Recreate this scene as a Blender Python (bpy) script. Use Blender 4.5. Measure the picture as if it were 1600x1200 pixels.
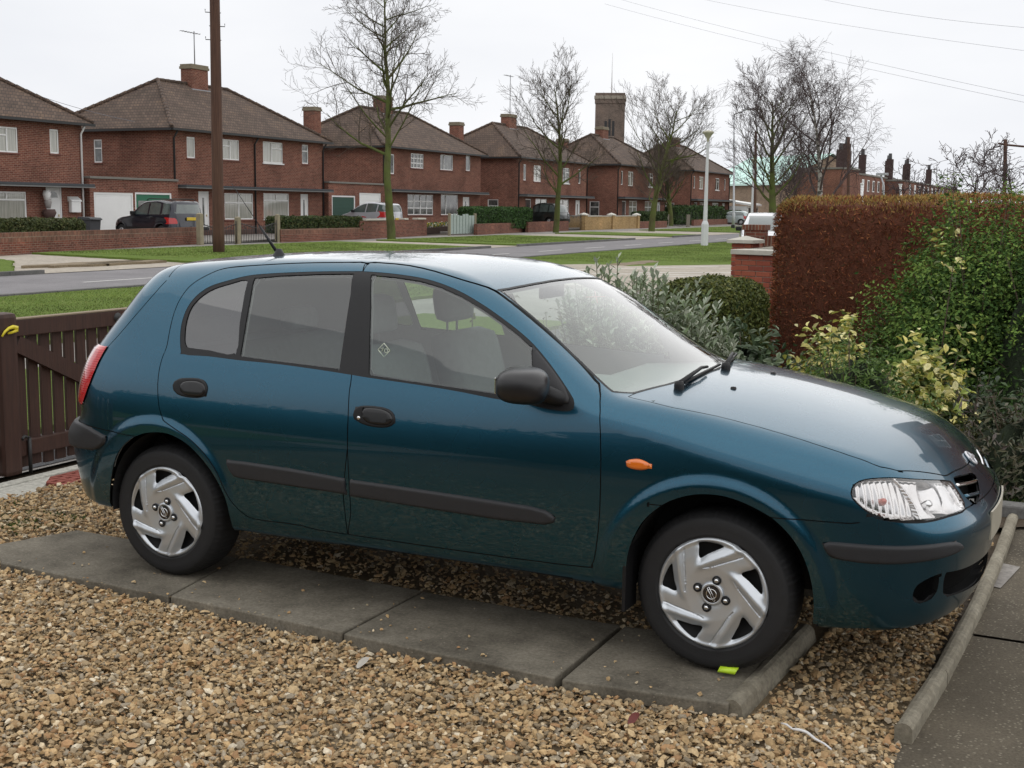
import bpy, bmesh, math, random, time
import numpy as np
from mathutils import Vector, Matrix
T0 = time.time()
for o in list(bpy.data.objects): bpy.data.objects.remove(o)
SC = bpy.context.scene
COL = SC.collection
rad = math.radians
# ---------------------------------------------------------------- camera (solved from the photograph)
CAM = np.array([3.73962, -5.01304, 1.67544]); YAW, PIT, ROL, FPX = -.446319, .141397, .0128194, 1930.06
VF = np.array([math.sin(YAW)*math.cos(PIT), math.cos(YAW)*math.cos(PIT), -math.sin(PIT)])
_R = np.array([math.cos(YAW), -math.sin(YAW), 0.]); _U = np.cross(_R, VF)
VR = math.cos(ROL)*_R + math.sin(ROL)*_U; VU = -math.sin(ROL)*_R + math.cos(ROL)*_U
cd = bpy.data.cameras.new('camera'); cam = bpy.data.objects.new('camera', cd); COL.objects.link(cam)
cd.sensor_width = 36; cd.lens = FPX/1600*36; cd.clip_start = .05; cd.clip_end = 3000
cam.matrix_world = Matrix(((VR[0], VU[0], -VF[0], CAM[0]), (VR[1], VU[1], -VF[1], CAM[1]), (VR[2], VU[2], -VF[2], CAM[2]), (0, 0, 0, 1)))
SC.camera = cam
# ---------------------------------------------------------------- overcast sky and weak soft sun
SUN_EL, SUN_AZ = rad(64), rad(35)      # direction the light comes from, azimuth from +y clockwise
w = bpy.data.worlds.new('World'); SC.world = w; w.use_nodes = True
nt = w.node_tree; nt.nodes.clear()
def wn(t, **k):
    n = nt.nodes.new(t)
    for a, b in k.items(): setattr(n, a, b)
    return n
sky = wn('ShaderNodeTexSky', sky_type='NISHITA', sun_disc=False, sun_elevation=SUN_EL, sun_rotation=SUN_AZ, air_density=1.0, dust_density=3.0)
bw = wn('ShaderNodeRGBToBW'); nt.links.new(sky.outputs[0], bw.inputs[0])
tc = wn('ShaderNodeTexCoord'); mp = wn('ShaderNodeMapping'); mp.inputs['Scale'].default_value = (1.0, 1.0, 3.2)
nt.links.new(tc.outputs['Generated'], mp.inputs[0])
nz = wn('ShaderNodeTexNoise'); nz.inputs['Scale'].default_value = 2.3; nz.inputs['Detail'].default_value = 5; nz.inputs['Roughness'].default_value = .5
nt.links.new(mp.outputs[0], nz.inputs['Vector'])
cr = wn('ShaderNodeValToRGB'); cr.color_ramp.elements[0].position = .32; cr.color_ramp.elements[0].color = (8.3, 8.5, 8.95, 1)
cr.color_ramp.elements[1].position = .72; cr.color_ramp.elements[1].color = (10.0, 10.05, 10.2, 1)
nt.links.new(nz.outputs[0], cr.inputs[0])
mx = wn('ShaderNodeMixRGB'); mx.inputs[0].default_value = .94
nt.links.new(bw.outputs[0], mx.inputs[1]); nt.links.new(cr.outputs[0], mx.inputs[2])
bg = wn('ShaderNodeBackground'); bg.inputs[1].default_value = .10
nt.links.new(mx.outputs[0], bg.inputs[0]); wo = wn('ShaderNodeOutputWorld'); nt.links.new(bg.outputs[0], wo.inputs[0])
sd_ = bpy.data.lights.new('sun', 'SUN'); sd_.energy = 1.4; sd_.angle = rad(160); sd_.color = (1, .97, .92)
sun = bpy.data.objects.new('sun', sd_); COL.objects.link(sun)
_sd = Vector((math.sin(SUN_AZ)*math.cos(SUN_EL), math.cos(SUN_AZ)*math.cos(SUN_EL), math.sin(SUN_EL)))
sun.rotation_euler = (-_sd).to_track_quat('-Z', 'Y').to_euler()
SC.view_settings.view_transform = 'Standard'; SC.view_settings.look = 'None'; SC.view_settings.gamma = 1
SC.view_settings.exposure = 0.10; SC.view_settings.use_curve_mapping = False
SC.render.engine = 'CYCLES'; SC.cycles.use_denoising = True; SC.cycles.max_bounces = 8; SC.cycles.transparent_max_bounces = 24
# ---------------------------------------------------------------- pixel helpers
def ray(x, y): return VF + (x-800)/FPX*VR - (y-600)/FPX*VU
def onz(x, y, z=0.): d = ray(x, y); return CAM + d*(z-CAM[2])/d[2]
def onx(x, y, X): d = ray(x, y); return CAM + d*(X-CAM[0])/d[0]
def ony(x, y, Y): d = ray(x, y); return CAM + d*(Y-CAM[1])/d[1]
G0 = -.07
def gz(x, y):
    """height of the ground: level round the drive, rising very gently up the street"""
    return G0 + .0028*max(0., y-20.)
def ong(x, y):
    p = onz(x, y, G0)
    for _ in range(6): p = onz(x, y, gz(p[0], p[1]))
    return p
# ---------------------------------------------------------------- object helpers
def tag(o, label=None, cat=None, group=None, kind=None):
    if label: o['label'] = label
    if cat: o['category'] = cat
    if group: o['group'] = group
    if kind: o['kind'] = kind
    return o
def empty(name, loc=(0, 0, 0), rz=0.):
    o = bpy.data.objects.new(name, None); o.empty_display_size = .2; COL.objects.link(o)
    o.location = loc; o.rotation_euler = (0, 0, rz); return o
def thing(name, label, cat, loc=(0, 0, 0), rz=0., group=None): return tag(empty(name, loc, rz), label, cat, group)
WROOT = {}
def wthing(name, label, cat, loc, group=None):
    """a thing whose parts are given in world coordinates"""
    o = thing(name, label, cat, loc, 0., group); WROOT[o.name] = Matrix.Translation(-Vector(loc)); return o
def mobj(name, me, m=None, parent=None):
    o = bpy.data.objects.new(name, me); COL.objects.link(o)
    if m is not None:
        for q in (m if isinstance(m, (list, tuple)) else [m]): me.materials.append(q)
    if parent is not None:
        o.parent = parent
        if parent.name in WROOT: o.matrix_parent_inverse = WROOT[parent.name]
    return o
def raw(name, V, F, m=None, parent=None, smooth=False, mi=None, col=None):
    """mesh object from vertex and face lists"""
    me = bpy.data.meshes.new(name)
    me.from_pydata([tuple(map(float, v)) for v in V], [], [tuple(map(int, q)) for q in F])
    if smooth: me.polygons.foreach_set('use_smooth', [True]*len(me.polygons))
    if mi is not None: me.polygons.foreach_set('material_index', [int(i) for i in mi])
    if col is not None:
        a = me.color_attributes.new('tint', 'FLOAT_COLOR', 'POINT'); c = np.ones((len(V), 4), np.float32); c[:, :3] = col
        a.data.foreach_set('color', c.ravel())
    me.update()
    return mobj(name, me, m, parent)
def rawnp(name, V, F, m=None, parent=None, smooth=False, col=None):
    """same, fast, for numpy arrays with one polygon size"""
    V = np.ascontiguousarray(V, np.float32); F = np.ascontiguousarray(F, np.int32); k = F.shape[1]
    me = bpy.data.meshes.new(name); me.vertices.add(len(V)); me.vertices.foreach_set('co', V.ravel())
    me.loops.add(F.size); me.loops.foreach_set('vertex_index', F.ravel())
    me.polygons.add(len(F)); me.polygons.foreach_set('loop_start', np.arange(0, F.size, k, dtype=np.int32))
    me.polygons.foreach_set('use_smooth', np.full(len(F), smooth))
    if col is not None:
        a = me.color_attributes.new('tint', 'FLOAT_COLOR', 'POINT'); c = np.ones((len(V), 4), np.float32); c[:, :3] = col
        a.data.foreach_set('color', c.ravel())
    me.update(calc_edges=True)
    return mobj(name, me, m, parent)
class MB:
    """collects boxes, prisms and tubes that make ONE part"""
    def __init__(s): s.V = []; s.F = []; s.S = []
    def add(s, V, F, sm=False):
        n = len(s.V); s.V += [tuple(v) for v in V]; s.F += [tuple(i+n for i in q) for q in F]; s.S += [sm]*len(F); return s
    def box(s, x0, x1, y0, y1, z0, z1):
        v = [(x, y, z) for z in (z0, z1) for y in (y0, y1) for x in (x0, x1)]
        return s.add(v, [(0, 2, 3, 1), (4, 5, 7, 6), (0, 1, 5, 4), (2, 6, 7, 3), (0, 4, 6, 2), (1, 3, 7, 5)])
    def bbox(s, x0, x1, y0, y1, z0, z1, b=.01):
        """box with chamfered edges"""
        bm = bmesh.new(); bmesh.ops.create_cube(bm, size=1)
        for v in bm.verts: v.co = ((x0+x1)/2+v.co.x*(x1-x0), (y0+y1)/2+v.co.y*(y1-y0), (z0+z1)/2+v.co.z*(z1-z0))
        bmesh.ops.bevel(bm, geom=bm.edges[:], offset=b, segments=2, affect='EDGES', profile=.6)
        bm.verts.index_update(); s.add([v.co[:] for v in bm.verts], [[v.index for v in q.verts] for q in bm.faces]); bm.free(); return s
    def prism(s, poly, y0, y1, axis='y'):
        n = len(poly); v = []
        for t in (y0, y1):
            for a, b in poly: v.append((a, t, b) if axis == 'y' else ((t, a, b) if axis == 'x' else (a, b, t)))
        return s.add(v, [tuple(range(n))[::-1], tuple(range(n, 2*n))] + [(i, (i+1) % n, n+(i+1) % n, n+i) for i in range(n)])
    def tube(s, pts, r, n=8, cap=True, sm=True):
        pts = [Vector(p) for p in pts]; rr = r if isinstance(r, (list, tuple)) else [r]*len(pts); base = len(s.V); V = []; F = []
        up = None
        for i, p in enumerate(pts):
            t = (pts[min(i+1, len(pts)-1)]-pts[max(i-1, 0)]).normalized()
            if up is None: up = t.orthogonal().normalized()
            up = (up - t*up.dot(t)).normalized() if (up - t*up.dot(t)).length > 1e-6 else t.orthogonal().normalized()
            b = t.cross(up)
            for k in range(n):
                a = 2*math.pi*k/n; V.append(tuple(p+(up*math.cos(a)+b*math.sin(a))*rr[i]))
        for i in range(len(pts)-1):
            for k in range(n): F.append((i*n+k, i*n+(k+1) % n, (i+1)*n+(k+1) % n, (i+1)*n+k))
        s.add(V, F, sm)
        if cap:
            s.F += [tuple(base+k for k in range(n))[::-1], tuple(base+(len(pts)-1)*n+k for k in range(n))]; s.S += [False, False]
        return s
    def lathe(s, prof, c=(0, 0, 0), n=24, axis='z', sm=True):
        V = []; F = []
        for r, h in prof:
            for k in range(n):
                a = 2*math.pi*k/n
                q = (r*math.cos(a), r*math.sin(a), h) if axis == 'z' else ((r*math.cos(a), h, r*math.sin(a)) if axis == 'y' else (h, r*math.cos(a), r*math.sin(a)))
                V.append((q[0]+c[0], q[1]+c[1], q[2]+c[2]))
        for i in range(len(prof)-1):
            for k in range(n): F.append((i*n+k, i*n+(k+1) % n, (i+1)*n+(k+1) % n, (i+1)*n+k))
        return s.add(V, F, sm)
    def build(s, name, m=None, parent=None):
        me = bpy.data.meshes.new(name); me.from_pydata(s.V, [], s.F); me.polygons.foreach_set('use_smooth', s.S); me.update()
        return mobj(name, me, m, parent)
def copy_tree(o, parent=None):
    c = o.copy(); COL.objects.link(c)
    if parent is not None: c.parent = parent
    for ch in list(o.children): copy_tree(ch, c)
    return c
# ---------------------------------------------------------------- material helpers
MATS = {}
class NT:
    def __init__(s, m): s.t = m.node_tree; s.L = s.t.links
    def n(s, t, ins=None, **k):
        q = s.t.nodes.new(t)
        for a, b in k.items(): setattr(q, a, b)
        for a, b in (ins or {}).items():
            if hasattr(b, 'is_linked') or isinstance(b, bpy.types.NodeSocket): s.L.new(b, q.inputs[a])
            else: q.inputs[a].default_value = b
        return q
    def ramp(s, fac, stops, interp='LINEAR'):
        q = s.n('ShaderNodeValToRGB'); s.L.new(fac, q.inputs[0]); e = q.color_ramp; e.interpolation = interp
        while len(e.elements) < len(stops): e.elements.new(.5)
        for i, (p, c) in enumerate(stops): e.elements[i].position = p; e.elements[i].color = (*c, 1) if len(c) == 3 else c
        return q.outputs[0]
    def noise(s, vec, sc, det=3, ro=.55, dist=0.):
        q = s.n('ShaderNodeTexNoise', {'Scale': sc, 'Detail': det, 'Roughness': ro, 'Distortion': dist}); 
        if vec is not None: s.L.new(vec, q.inputs['Vector'])
        return q.outputs[0]
    def mix(s, fac, a, b, mode='MIX'):
        q = s.n('ShaderNodeMixRGB', blend_type=mode)
        for i, v in zip((0, 1, 2), (fac, a, b)):
            if isinstance(v, bpy.types.NodeSocket): s.L.new(v, q.inputs[i])
            elif i and not hasattr(v, '__len__'): q.inputs[i].default_value = (v, v, v, 1)
            else: q.inputs[i].default_value = v if i == 0 else (*v[:3], 1)
        return q.outputs[0]
    def math(s, op, a, b=0.):
        q = s.n('ShaderNodeMath', operation=op)
        for i, v in zip((0, 1), (a, b)):
            if isinstance(v, bpy.types.NodeSocket): s.L.new(v, q.inputs[i])
            else: q.inputs[i].default_value = v
        return q.outputs[0]
    def bump(s, h, strength=.3, dist=.01):
        q = s.n('ShaderNodeBump', {'Strength': strength, 'Distance': dist}); s.L.new(h, q.inputs['Height']); return q.outputs[0]
def newmat(name):
    m = bpy.data.materials.new(name); m.use_nodes = True; MATS[name] = m
    t = NT(m); b = m.node_tree.nodes['Principled BSDF']; return m, t, b
def pm(name, col, rough=.6, metal=0., var=0., vscale=8., spec=.5, bump=0., bscale=60., coat=0., col2=None, alpha=None):
    """principled material with procedural colour variation and fine relief"""
    if name in MATS: return MATS[name]
    m, t, b = newmat(name)
    b.inputs['Base Color'].default_value = (*col, 1); b.inputs['Roughness'].default_value = rough; b.inputs['Metallic'].default_value = metal
    b.inputs['Specular IOR Level'].default_value = spec; b.inputs['Coat Weight'].default_value = coat; b.inputs['Coat Roughness'].default_value = .03
    oc = t.n('ShaderNodeTexCoord').outputs['Object']
    if var or col2:
        c2 = col2 or tuple(max(0, c*(1-var)) for c in col); c1 = col if col2 else tuple(min(1, c*(1+var)) for c in col)
        t.L.new(t.mix(t.noise(oc, vscale, 4, .6), c2, c1), b.inputs['Base Color'])
        # push contrast of the noise a little
    if bump: t.L.new(t.bump(t.noise(oc, bscale, 3, .6), bump, .01), b.inputs['Normal'])
    return m
def vcol_mat(name, rough=.7, spec=.3, var=.25, sc=30., transl=0.):
    """material that takes each piece's own colour from the mesh"""
    m, t, b = newmat(name)
    a = t.n('ShaderNodeAttribute', attribute_name='tint').outputs['Color']
    oc = t.n('ShaderNodeTexCoord').outputs['Object']
    k = t.ramp(t.noise(oc, sc, 3), [(.25, (1-var,)*3), (.75, (1+var,)*3)])
    c = t.mix(1., a, k, 'MULTIPLY'); t.L.new(c, b.inputs['Base Color'])
    b.inputs['Roughness'].default_value = rough; b.inputs['Specular IOR Level'].default_value = spec
    if transl:
        tr = t.n('ShaderNodeBsdfTranslucent'); t.L.new(c, tr.inputs[0])
        mxs = t.n('ShaderNodeMixShader', {0: transl}); t.L.new(b.outputs[0], mxs.inputs[1]); t.L.new(tr.outputs[0], mxs.inputs[2])
        out = [n for n in m.node_tree.nodes if n.type == 'OUTPUT_MATERIAL'][0]; t.L.new(mxs.outputs[0], out.inputs[0])
    return m
def glass_mat(name, tint=(.75, .85, .8), haze=.06, hazecol=(.6, .68, .64), refl=1.6):
    """thin window glass: clear with a faint film of dirt and a Fresnel reflection"""
    m, t, b = newmat(name); nd = m.node_tree.nodes; out = [n for n in nd if n.type == 'OUTPUT_MATERIAL'][0]
    nd.remove(b)
    tr = t.n('ShaderNodeBsdfTransparent', {0: (*tint, 1)})
    oc = t.n('ShaderNodeTexCoord').outputs['Object']
    df = t.n('ShaderNodeBsdfDiffuse', {0: (*hazecol, 1)})
    m1 = t.n('ShaderNodeMixShader'); t.L.new(t.math('MULTIPLY', t.noise(oc, 5., 4), haze*2), m1.inputs[0]); t.L.new(tr.outputs[0], m1.inputs[1]); t.L.new(df.outputs[0], m1.inputs[2])
    gl = t.n('ShaderNodeBsdfGlossy', {0: (1, 1, 1, 1), 'Roughness': .01})
    fa = t.n('ShaderNodeLayerWeight').outputs['Facing']; f0 = 2*((refl-1)/(refl+1))**2; fr = t.n('ShaderNodeMath', operation='ADD'); t.L.new(t.math('MULTIPLY', t.math('POWER', fa, 4.2), 1-f0), fr.inputs[0]); fr.inputs[1].default_value = f0
    m2 = t.n('ShaderNodeMixShader'); t.L.new(fr.outputs[0], m2.inputs[0]); t.L.new(m1.outputs[0], m2.inputs[1]); t.L.new(gl.outputs[0], m2.inputs[2])
    t.L.new(m2.outputs[0], out.inputs[0]); return m
RNG = np.random.default_rng(7); random.seed(7)
# ================================================================ ground, road, verges, paths
def grass_mat(name, c1, c2, c3):
    m, t, b = newmat(name); oc = t.n('ShaderNodeTexCoord').outputs['Object']
    a = t.ramp(t.noise(oc, 1.1, 5, .65), [(.3, c1), (.55, c2), (.75, c3)])
    t.L.new(t.mix(.45, a, t.ramp(t.noise(oc, 18., 4, .7), [(.3, tuple(x*.45 for x in c1)), (.7, tuple(x*1.5 for x in c2))])), b.inputs['Base Color'])
    b.inputs['Roughness'].default_value = .95; b.inputs['Specular IOR Level'].default_value = .1
    t.L.new(t.bump(t.noise(oc, 30., 4, .7), .9, .05), b.inputs['Normal']); return m
def mineral(name, c1, c2, sc, speck=None, rough=.9, bump=.3, bs=80., big=.7):
    """asphalt or concrete: broad stains, fine grain, pale specks"""
    m, t, b = newmat(name); oc = t.n('ShaderNodeTexCoord').outputs['Object']
    a = t.ramp(t.noise(oc, big, 6, .7), [(.32, c1), (.68, c2)])
    g_ = t.ramp(t.noise(oc, sc, 3, .7), [(.3, (.72,)*3), (.7, (1.25,)*3)]); c = t.mix(1., a, g_, 'MULTIPLY')
    if speck:
        v = t.n('ShaderNodeTexVoronoi', {'Vector': oc, 'Scale': speck[1]}); k = t.ramp(v.outputs['Distance'], [(.0, (1,)*3), (.22, (1,)*3), (.34, (0,)*3)])
        pick = t.ramp(v.outputs['Color'], [(.0, (0,)*3), (speck[2], (0,)*3), (min(1, speck[2]+.05), (1,)*3)])
        c = t.mix(t.math('MULTIPLY', k, pick), c, speck[0])
    t.L.new(c, b.inputs['Base Color']); b.inputs['Roughness'].default_value = rough; b.inputs['Specular IOR Level'].default_value = .3
    t.L.new(t.bump(t.noise(oc, bs, 4, .75), bump, .006), b.inputs['Normal']); return m
M_GRASS = grass_mat('verge_grass', (.095, .145, .028), (.135, .195, .040), (.19, .235, .066))
M_ASPH = mineral('road_asphalt', (.155, .148, .152), (.215, .205, .21), 60., ((.3, .3, .3), 90., .8))
M_ASPH2 = mineral('path_asphalt', (.05, .05, .052), (.085, .085, .09), 80., ((.3, .3, .3), 60., .75))
M_CONC = mineral('apron_concrete', (.30, .265, .22), (.42, .375, .31), 12., None, bump=.15)
M_PAVE = mineral('footway_concrete', (.20, .185, .17), (.30, .28, .255), 20., None, bump=.15)
M_KERB = mineral('kerb_stone', (.09, .09, .088), (.17, .165, .155), 40.)
M_SOIL = mineral('bare_soil', (.035, .025, .017), (.075, .055, .035), 25., None, bump=.8, bs=30.)
M_LINE = pm('road_paint', (.62, .61, .58), .8, var=.25, vscale=14)
def sheet(name, poly, m, lift, kind='structure', parent=None, wave=0.):
    """flat polygon laid on the ground (split at the break of slope)"""
    P = [list(p) for p in poly]; out = []
    for i, a in enumerate(P):
        b = P[(i+1) % len(P)]; n = max(1, int(math.hypot(b[0]-a[0], b[1]-a[1])/ (3. if not wave else .35)))
        for k in range(n):
            t_ = k/n; x = a[0]+(b[0]-a[0])*t_; y = a[1]+(b[1]-a[1])*t_
            if wave: x += wave*math.sin(x*3.1+y*2.3)*.6+wave*math.sin(y*7.7+x*1.3)*.5; y += wave*math.sin(x*5.3-y*3.1)*.5
            out.append((x, y))
    V = [(x, y, gz(x, y)+lift) for x, y in out]
    bm = bmesh.new(); bv = [bm.verts.new(v) for v in V]; f_ = bm.faces.new(bv); bmesh.ops.triangulate(bm, faces=[f_])
    if f_.is_valid and f_.normal.z < 0: pass
    bmesh.ops.recalc_face_normals(bm, faces=bm.faces[:])
    if sum(q.normal.z for q in bm.faces) < 0: bmesh.ops.reverse_faces(bm, faces=bm.faces[:])
    bmesh.ops.bisect_plane(bm, geom=bm.verts[:]+bm.edges[:]+bm.faces[:], plane_co=(0, 20, 0), plane_no=(0, 1, 0))
    for v in bm.verts: v.co.z = gz(v.co.x, v.co.y)+lift
    if lift > .05:
        ex = bmesh.ops.extrude_edge_only(bm, edges=[e for e in bm.edges if e.is_boundary])
        for v in [q for q in ex['geom'] if isinstance(q, bmesh.types.BMVert)]: v.co.z -= lift+.05
    me = bpy.data.meshes.new(name); bm.to_mesh(me); bm.free(); o = mobj(name, me, m, parent)
    if kind: o['kind'] = kind
    return o
# the ground: one sheet out to the horizon
ys = [-900, -60, 20, 120, 300, 600, 1200]; xs = [-1200, -300, -60, 60, 400, 1200]
raw('ground', [(x, y, gz(x, min(y, 200))) for y in ys for x in xs], [(j*6+i, j*6+i+1, (j+1)*6+i+1, (j+1)*6+i) for j in range(6) for i in range(5)], M_SOIL)['kind'] = 'structure'
RX0, RX1 = -14.0, -19.6
sheet('road', [(RX0, -60), (RX0, 240), (RX1, 240), (RX1, -60)], M_ASPH, .012)
sheet('verge', [(RX0+.14, -60), (-7.8, -60), (-7.8, 19.), (-13.7, 23.5), (-13.7, 24.2), (-10.2, 29.5), (-8.8, 29.1), (-6.5, 32.1), (-6.4, 240), (RX0+.14, 240)], M_GRASS, .085, wave=.08)
sheet('footway', [(-8.55, -60), (-2.42, -60), (-2.42, 34), (-4.0, 240), (-6.4, 240), (-6.4, 33), (-8.55, 28.5)], M_PAVE, .03)
sheet('driveway_crossing', [(-13.9, 24.), (-10.2, 29.4), (-8.8, 29.0), (-6.5, 32.0), (-3.0, 33), (-3.0, 19), (-9, 20.5)], M_CONC, .0952)
for q in (((-9.2, 26.2), (-6.6, 30.6)), ((-7.3, 25.7), (-4.9, 27.6)), ((-8.2, 24.6), (-5.6, 25.6)), ((-6.8, 24.1), (-5.2, 25.0))):
    (x0, y0), (x1, y1) = q; dx, dy = x1-x0, y1-y0; L = math.hypot(dx, dy); nx, ny = -dy/L*.055, dx/L*.055
    sheet('edging_line', [(x0+nx, y0+ny), (x1+nx, y1+ny), (x1-nx, y1-ny), (x0-nx, y0-ny)], M_LINE, .1)
# far verge in pieces, parted by the driveway crossings
FV = [(-60., 16.6), (23.2, 41.2), (44.5, 59.0), (66.0, 72.2), (82.0, 140.), (146, 240)]
for i, (a, b) in enumerate(FV):
    sl = 6.0
    sheet('verge', [(RX1-.14, a+.3), (RX1-.14, b-.2), (-24.2, b+sl*.66 if i in (0,) else b+.9), (-28.2, b+sl if i in (0,) else b+1.6), (-28.2, a+1.8), (-24, a+1.0)], M_GRASS, .085, wave=.10)
sheet('footway', [(-28.25, -60), (-28.25, 240), (-32.2, 240), (-31.0, 40), (-29.2, 24), (-29., -60)], M_PAVE, .03)
sheet('driveway_crossing', [(RX1-.02, -60), (RX1-.02, 240), (-28.3, 240), (-28.3, -60)], M_CONC, .024)
sheet('forecourt', [(-30.9, -30), (-31.2, 40), (-33.9, 62), (-31., 100), (-31, 160), (-60, 160), (-60, -30)], M_PAVE, .10)
# kerbs as rows of stones
def kerb_row(x, y0, y1, side, h=.115):
    n = int((y1-y0)/9.)+1; k = MB()
    for i in range(n):
        a = y0+(y1-y0)*i/n; b = y0+(y1-y0)*(i+1)/n; j = max(1, int((b-a)/.92))
        for q in range(j):
            c = a+(b-a)*q/j; d = a+(b-a)*(q+1)/j-.012; z = gz(x, c); k.bbox(min(x, x+side*.13), max(x, x+side*.13), c, d, z-.02, z+h, .012)
    o = k.build('kerb', M_KERB); o['kind'] = 'structure'
kerb_row(RX0, 5, 70, 1); kerb_row(RX1, -2, 17.3, -1); kerb_row(RX1, 23, 41.6, -1); kerb_row(RX1, 44.3, 59.2, -1); kerb_row(RX1, 65.8, 72.4, -1); kerb_row(RX1, 81.8, 125, -1)
# centre dashes
for y0 in (-8.6, -3.8, 1.0, 5.8, 10.6, 15.4, 20.2, 25., 29.8, 34.6, 39.6, 44.4, 49.2, 54.0, 59., 64, 69, 74, 79, 84):
    sheet('centre_dash', [(-16.45, y0), (-16.55, y0), (-16.55, y0+2.3), (-16.45, y0+2.3)], M_LINE, .0165)
# earth showing through the verge
M_BARE = mineral('worn_earth', (.16, .125, .08), (.24, .19, .125), 30.)
for i, (px, py, rx, ry) in enumerate(((140, 416, .5, 2.0), (195, 414, .4, 1.6), (985, 416, .4, 2.4))):
    c = ong(px, py); r = random.Random(i)
    sheet('worn_earth', [(c[0]+rx*math.cos(a)*(.7+.6*r.random()), c[1]+ry*math.sin(a)*(.7+.6*r.random())) for a in np.linspace(0, 6.28, 22, endpoint=False)], M_BARE, .091)

def grass_field(name, label, areas, size, cols, seed):
    """short turf: many small blades standing on the verges"""
    r = np.random.default_rng(seed); P = []
    for (x0, x1, y0, y1, n) in areas: P.append(np.stack([r.uniform(x0, x1, n), r.uniform(y0, y1, n)], 1))
    P = np.concatenate(P); z = np.array([gz(x, y) for x, y in P])+.085; n = len(P); a = r.random(n)*6.283; s = size*(.5+r.random(n)); d = np.stack([r.normal(0, .5, n), r.normal(0, .5, n), np.ones(n)], 1)*s[:, None]; w_ = np.stack([np.cos(a), np.sin(a), np.zeros(n)], 1)*(s*.55)[:, None]; B = np.stack([P[:, 0], P[:, 1], z], 1)
    V = np.stack([B-w_*.6, B+w_*.6, B+d], 1).reshape(-1, 3); patch_ = (.75+.35*np.sin(P[:, 0]*1.7+np.sin(P[:, 1]*.9)*2)*np.sin(P[:, 1]*1.1+1))[:, None]; col = np.asarray(cols)[r.integers(0, len(cols), n)]*(.7+.6*r.random((n, 1)))*patch_
    tag(rawnp(name, V, np.arange(n)[:, None]*3+[0, 1, 2], vcol_mat('turf_blade', .9, .1, .2, 3., .2), None, False, np.repeat(col, 3, 0)), label, 'grass', None, 'stuff')
GCOL = [(.15, .225, .05), (.20, .275, .06), (.25, .31, .085), (.29, .31, .12), (.125, .19, .042)]
grass_field('grass', 'short tufted turf on the near verge', [(-13.75, -8.0, 6, 22.5, 52000), (-13.7, -10.4, 31, 60, 40000), (-10.4, -7.2, 33, 60, 24000)], .017, GCOL, 5)
grass_field('grass', 'short turf on the far verges in front of the houses', [(-28., -20., 25.5, 40.5, 22000), (-28, -20, 46.5, 58.5, 16000), (-28, -20, 84, 110, 12000)], .026, GCOL, 6)
# ================================================================ houses across the street
def brick_mat(name, c1, c2, mortar, bw=.225, bh=.075, mort=.012, bump=.4):
    m, t, b = newmat(name); oc = t.n('ShaderNodeTexCoord').outputs['Object']; s = t.n('ShaderNodeSeparateXYZ', {0: oc})
    v = t.n('ShaderNodeCombineXYZ', {0: t.math('ADD', s.outputs[0], s.outputs[1]), 1: s.outputs[2]}).outputs[0]
    br = t.n('ShaderNodeTexBrick', {'Vector': v, 'Scale': 1., 'Mortar Size': mort/2, 'Brick Width': bw, 'Row Height': bh, 'Color1': (*c1, 1), 'Color2': (*c2, 1), 'Mortar': (*mortar, 1), 'Bias': -.1})
    st = t.ramp(t.noise(oc, .55, 5, .65), [(.28, (.66, .64, .64)), (.5, (1, 1, 1)), (.74, (1.28, 1.22, 1.18))])
    fine = t.ramp(t.noise(oc, 9., 3, .7), [(.3, (.75,)*3), (.7, (1.25,)*3)])
    t.L.new(t.mix(1., t.mix(1., br.outputs[0], st, 'MULTIPLY'), fine, 'MULTIPLY'), b.inputs['Base Color']); b.inputs['Roughness'].default_value = .9; b.inputs['Specular IOR Level'].default_value = .2
    t.L.new(t.bump(br.outputs['Fac'], -bump, .01), b.inputs['Normal']); return m
M_BRICK = brick_mat('house_brick', (.130, .043, .031), (.205, .076, .052), (.26, .19, .145), mort=.016)
M_BRICK2 = brick_mat('wall_brick', (.115, .040, .028), (.20, .072, .048), (.20, .155, .12), mort=.016)
M_YBRICK = brick_mat('yellow_brick', (.34, .22, .09), (.42, .28, .13), (.30, .24, .16))
M_SOLD = brick_mat('soldier_course', (.105, .042, .028), (.20, .080, .052), (.22, .18, .14), .075, .30, .018)
def tile_mat(name, c1, c2):
    m, t, b = newmat(name); oc = t.n('ShaderNodeTexCoord').outputs['Object']; s = t.n('ShaderNodeSeparateXYZ', {0: oc})
    v = t.n('ShaderNodeCombineXYZ', {0: t.math('ADD', s.outputs[0], s.outputs[1]), 1: s.outputs[2]}).outputs[0]
    br = t.n('ShaderNodeTexBrick', {'Vector': v, 'Scale': 1., 'Mortar Size': .012, 'Brick Width': .20, 'Row Height': .16, 'Color1': (*c1, 1), 'Color2': (*c2, 1), 'Mortar': (.03, .022, .018, 1)})
    st = t.ramp(t.noise(oc, .8, 6, .7), [(.3, (.62, .62, .58)), (.55, (1, 1, 1)), (.72, (1.35, 1.3, 1.1))]); lich = t.ramp(t.noise(oc, 5., 4, .8), [(.70, (0,)*3), (.78, (1,)*3)])
    c = t.mix(t.math('MULTIPLY', lich, .35), t.mix(1., br.outputs[0], st, 'MULTIPLY'), (.20, .19, .13)); t.L.new(c, b.inputs['Base Color']); b.inputs['Roughness'].default_value = .9
    w_ = t.n('ShaderNodeTexWave', {'Vector': v, 'Scale': 1.98}, wave_profile='SAW', bands_direction='Y').outputs[0]
    t.L.new(t.bump(t.math('ADD', w_, t.math('MULTIPLY', br.outputs['Fac'], -.6)), .55, .03), b.inputs['Normal']); return m
M_TILE = tile_mat('roof_tile', (.082, .052, .038), (.125, .083, .060))
M_WHITE = pm('white_upvc', (.74, .74, .73), .4, var=.06, vscale=3)
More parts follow.
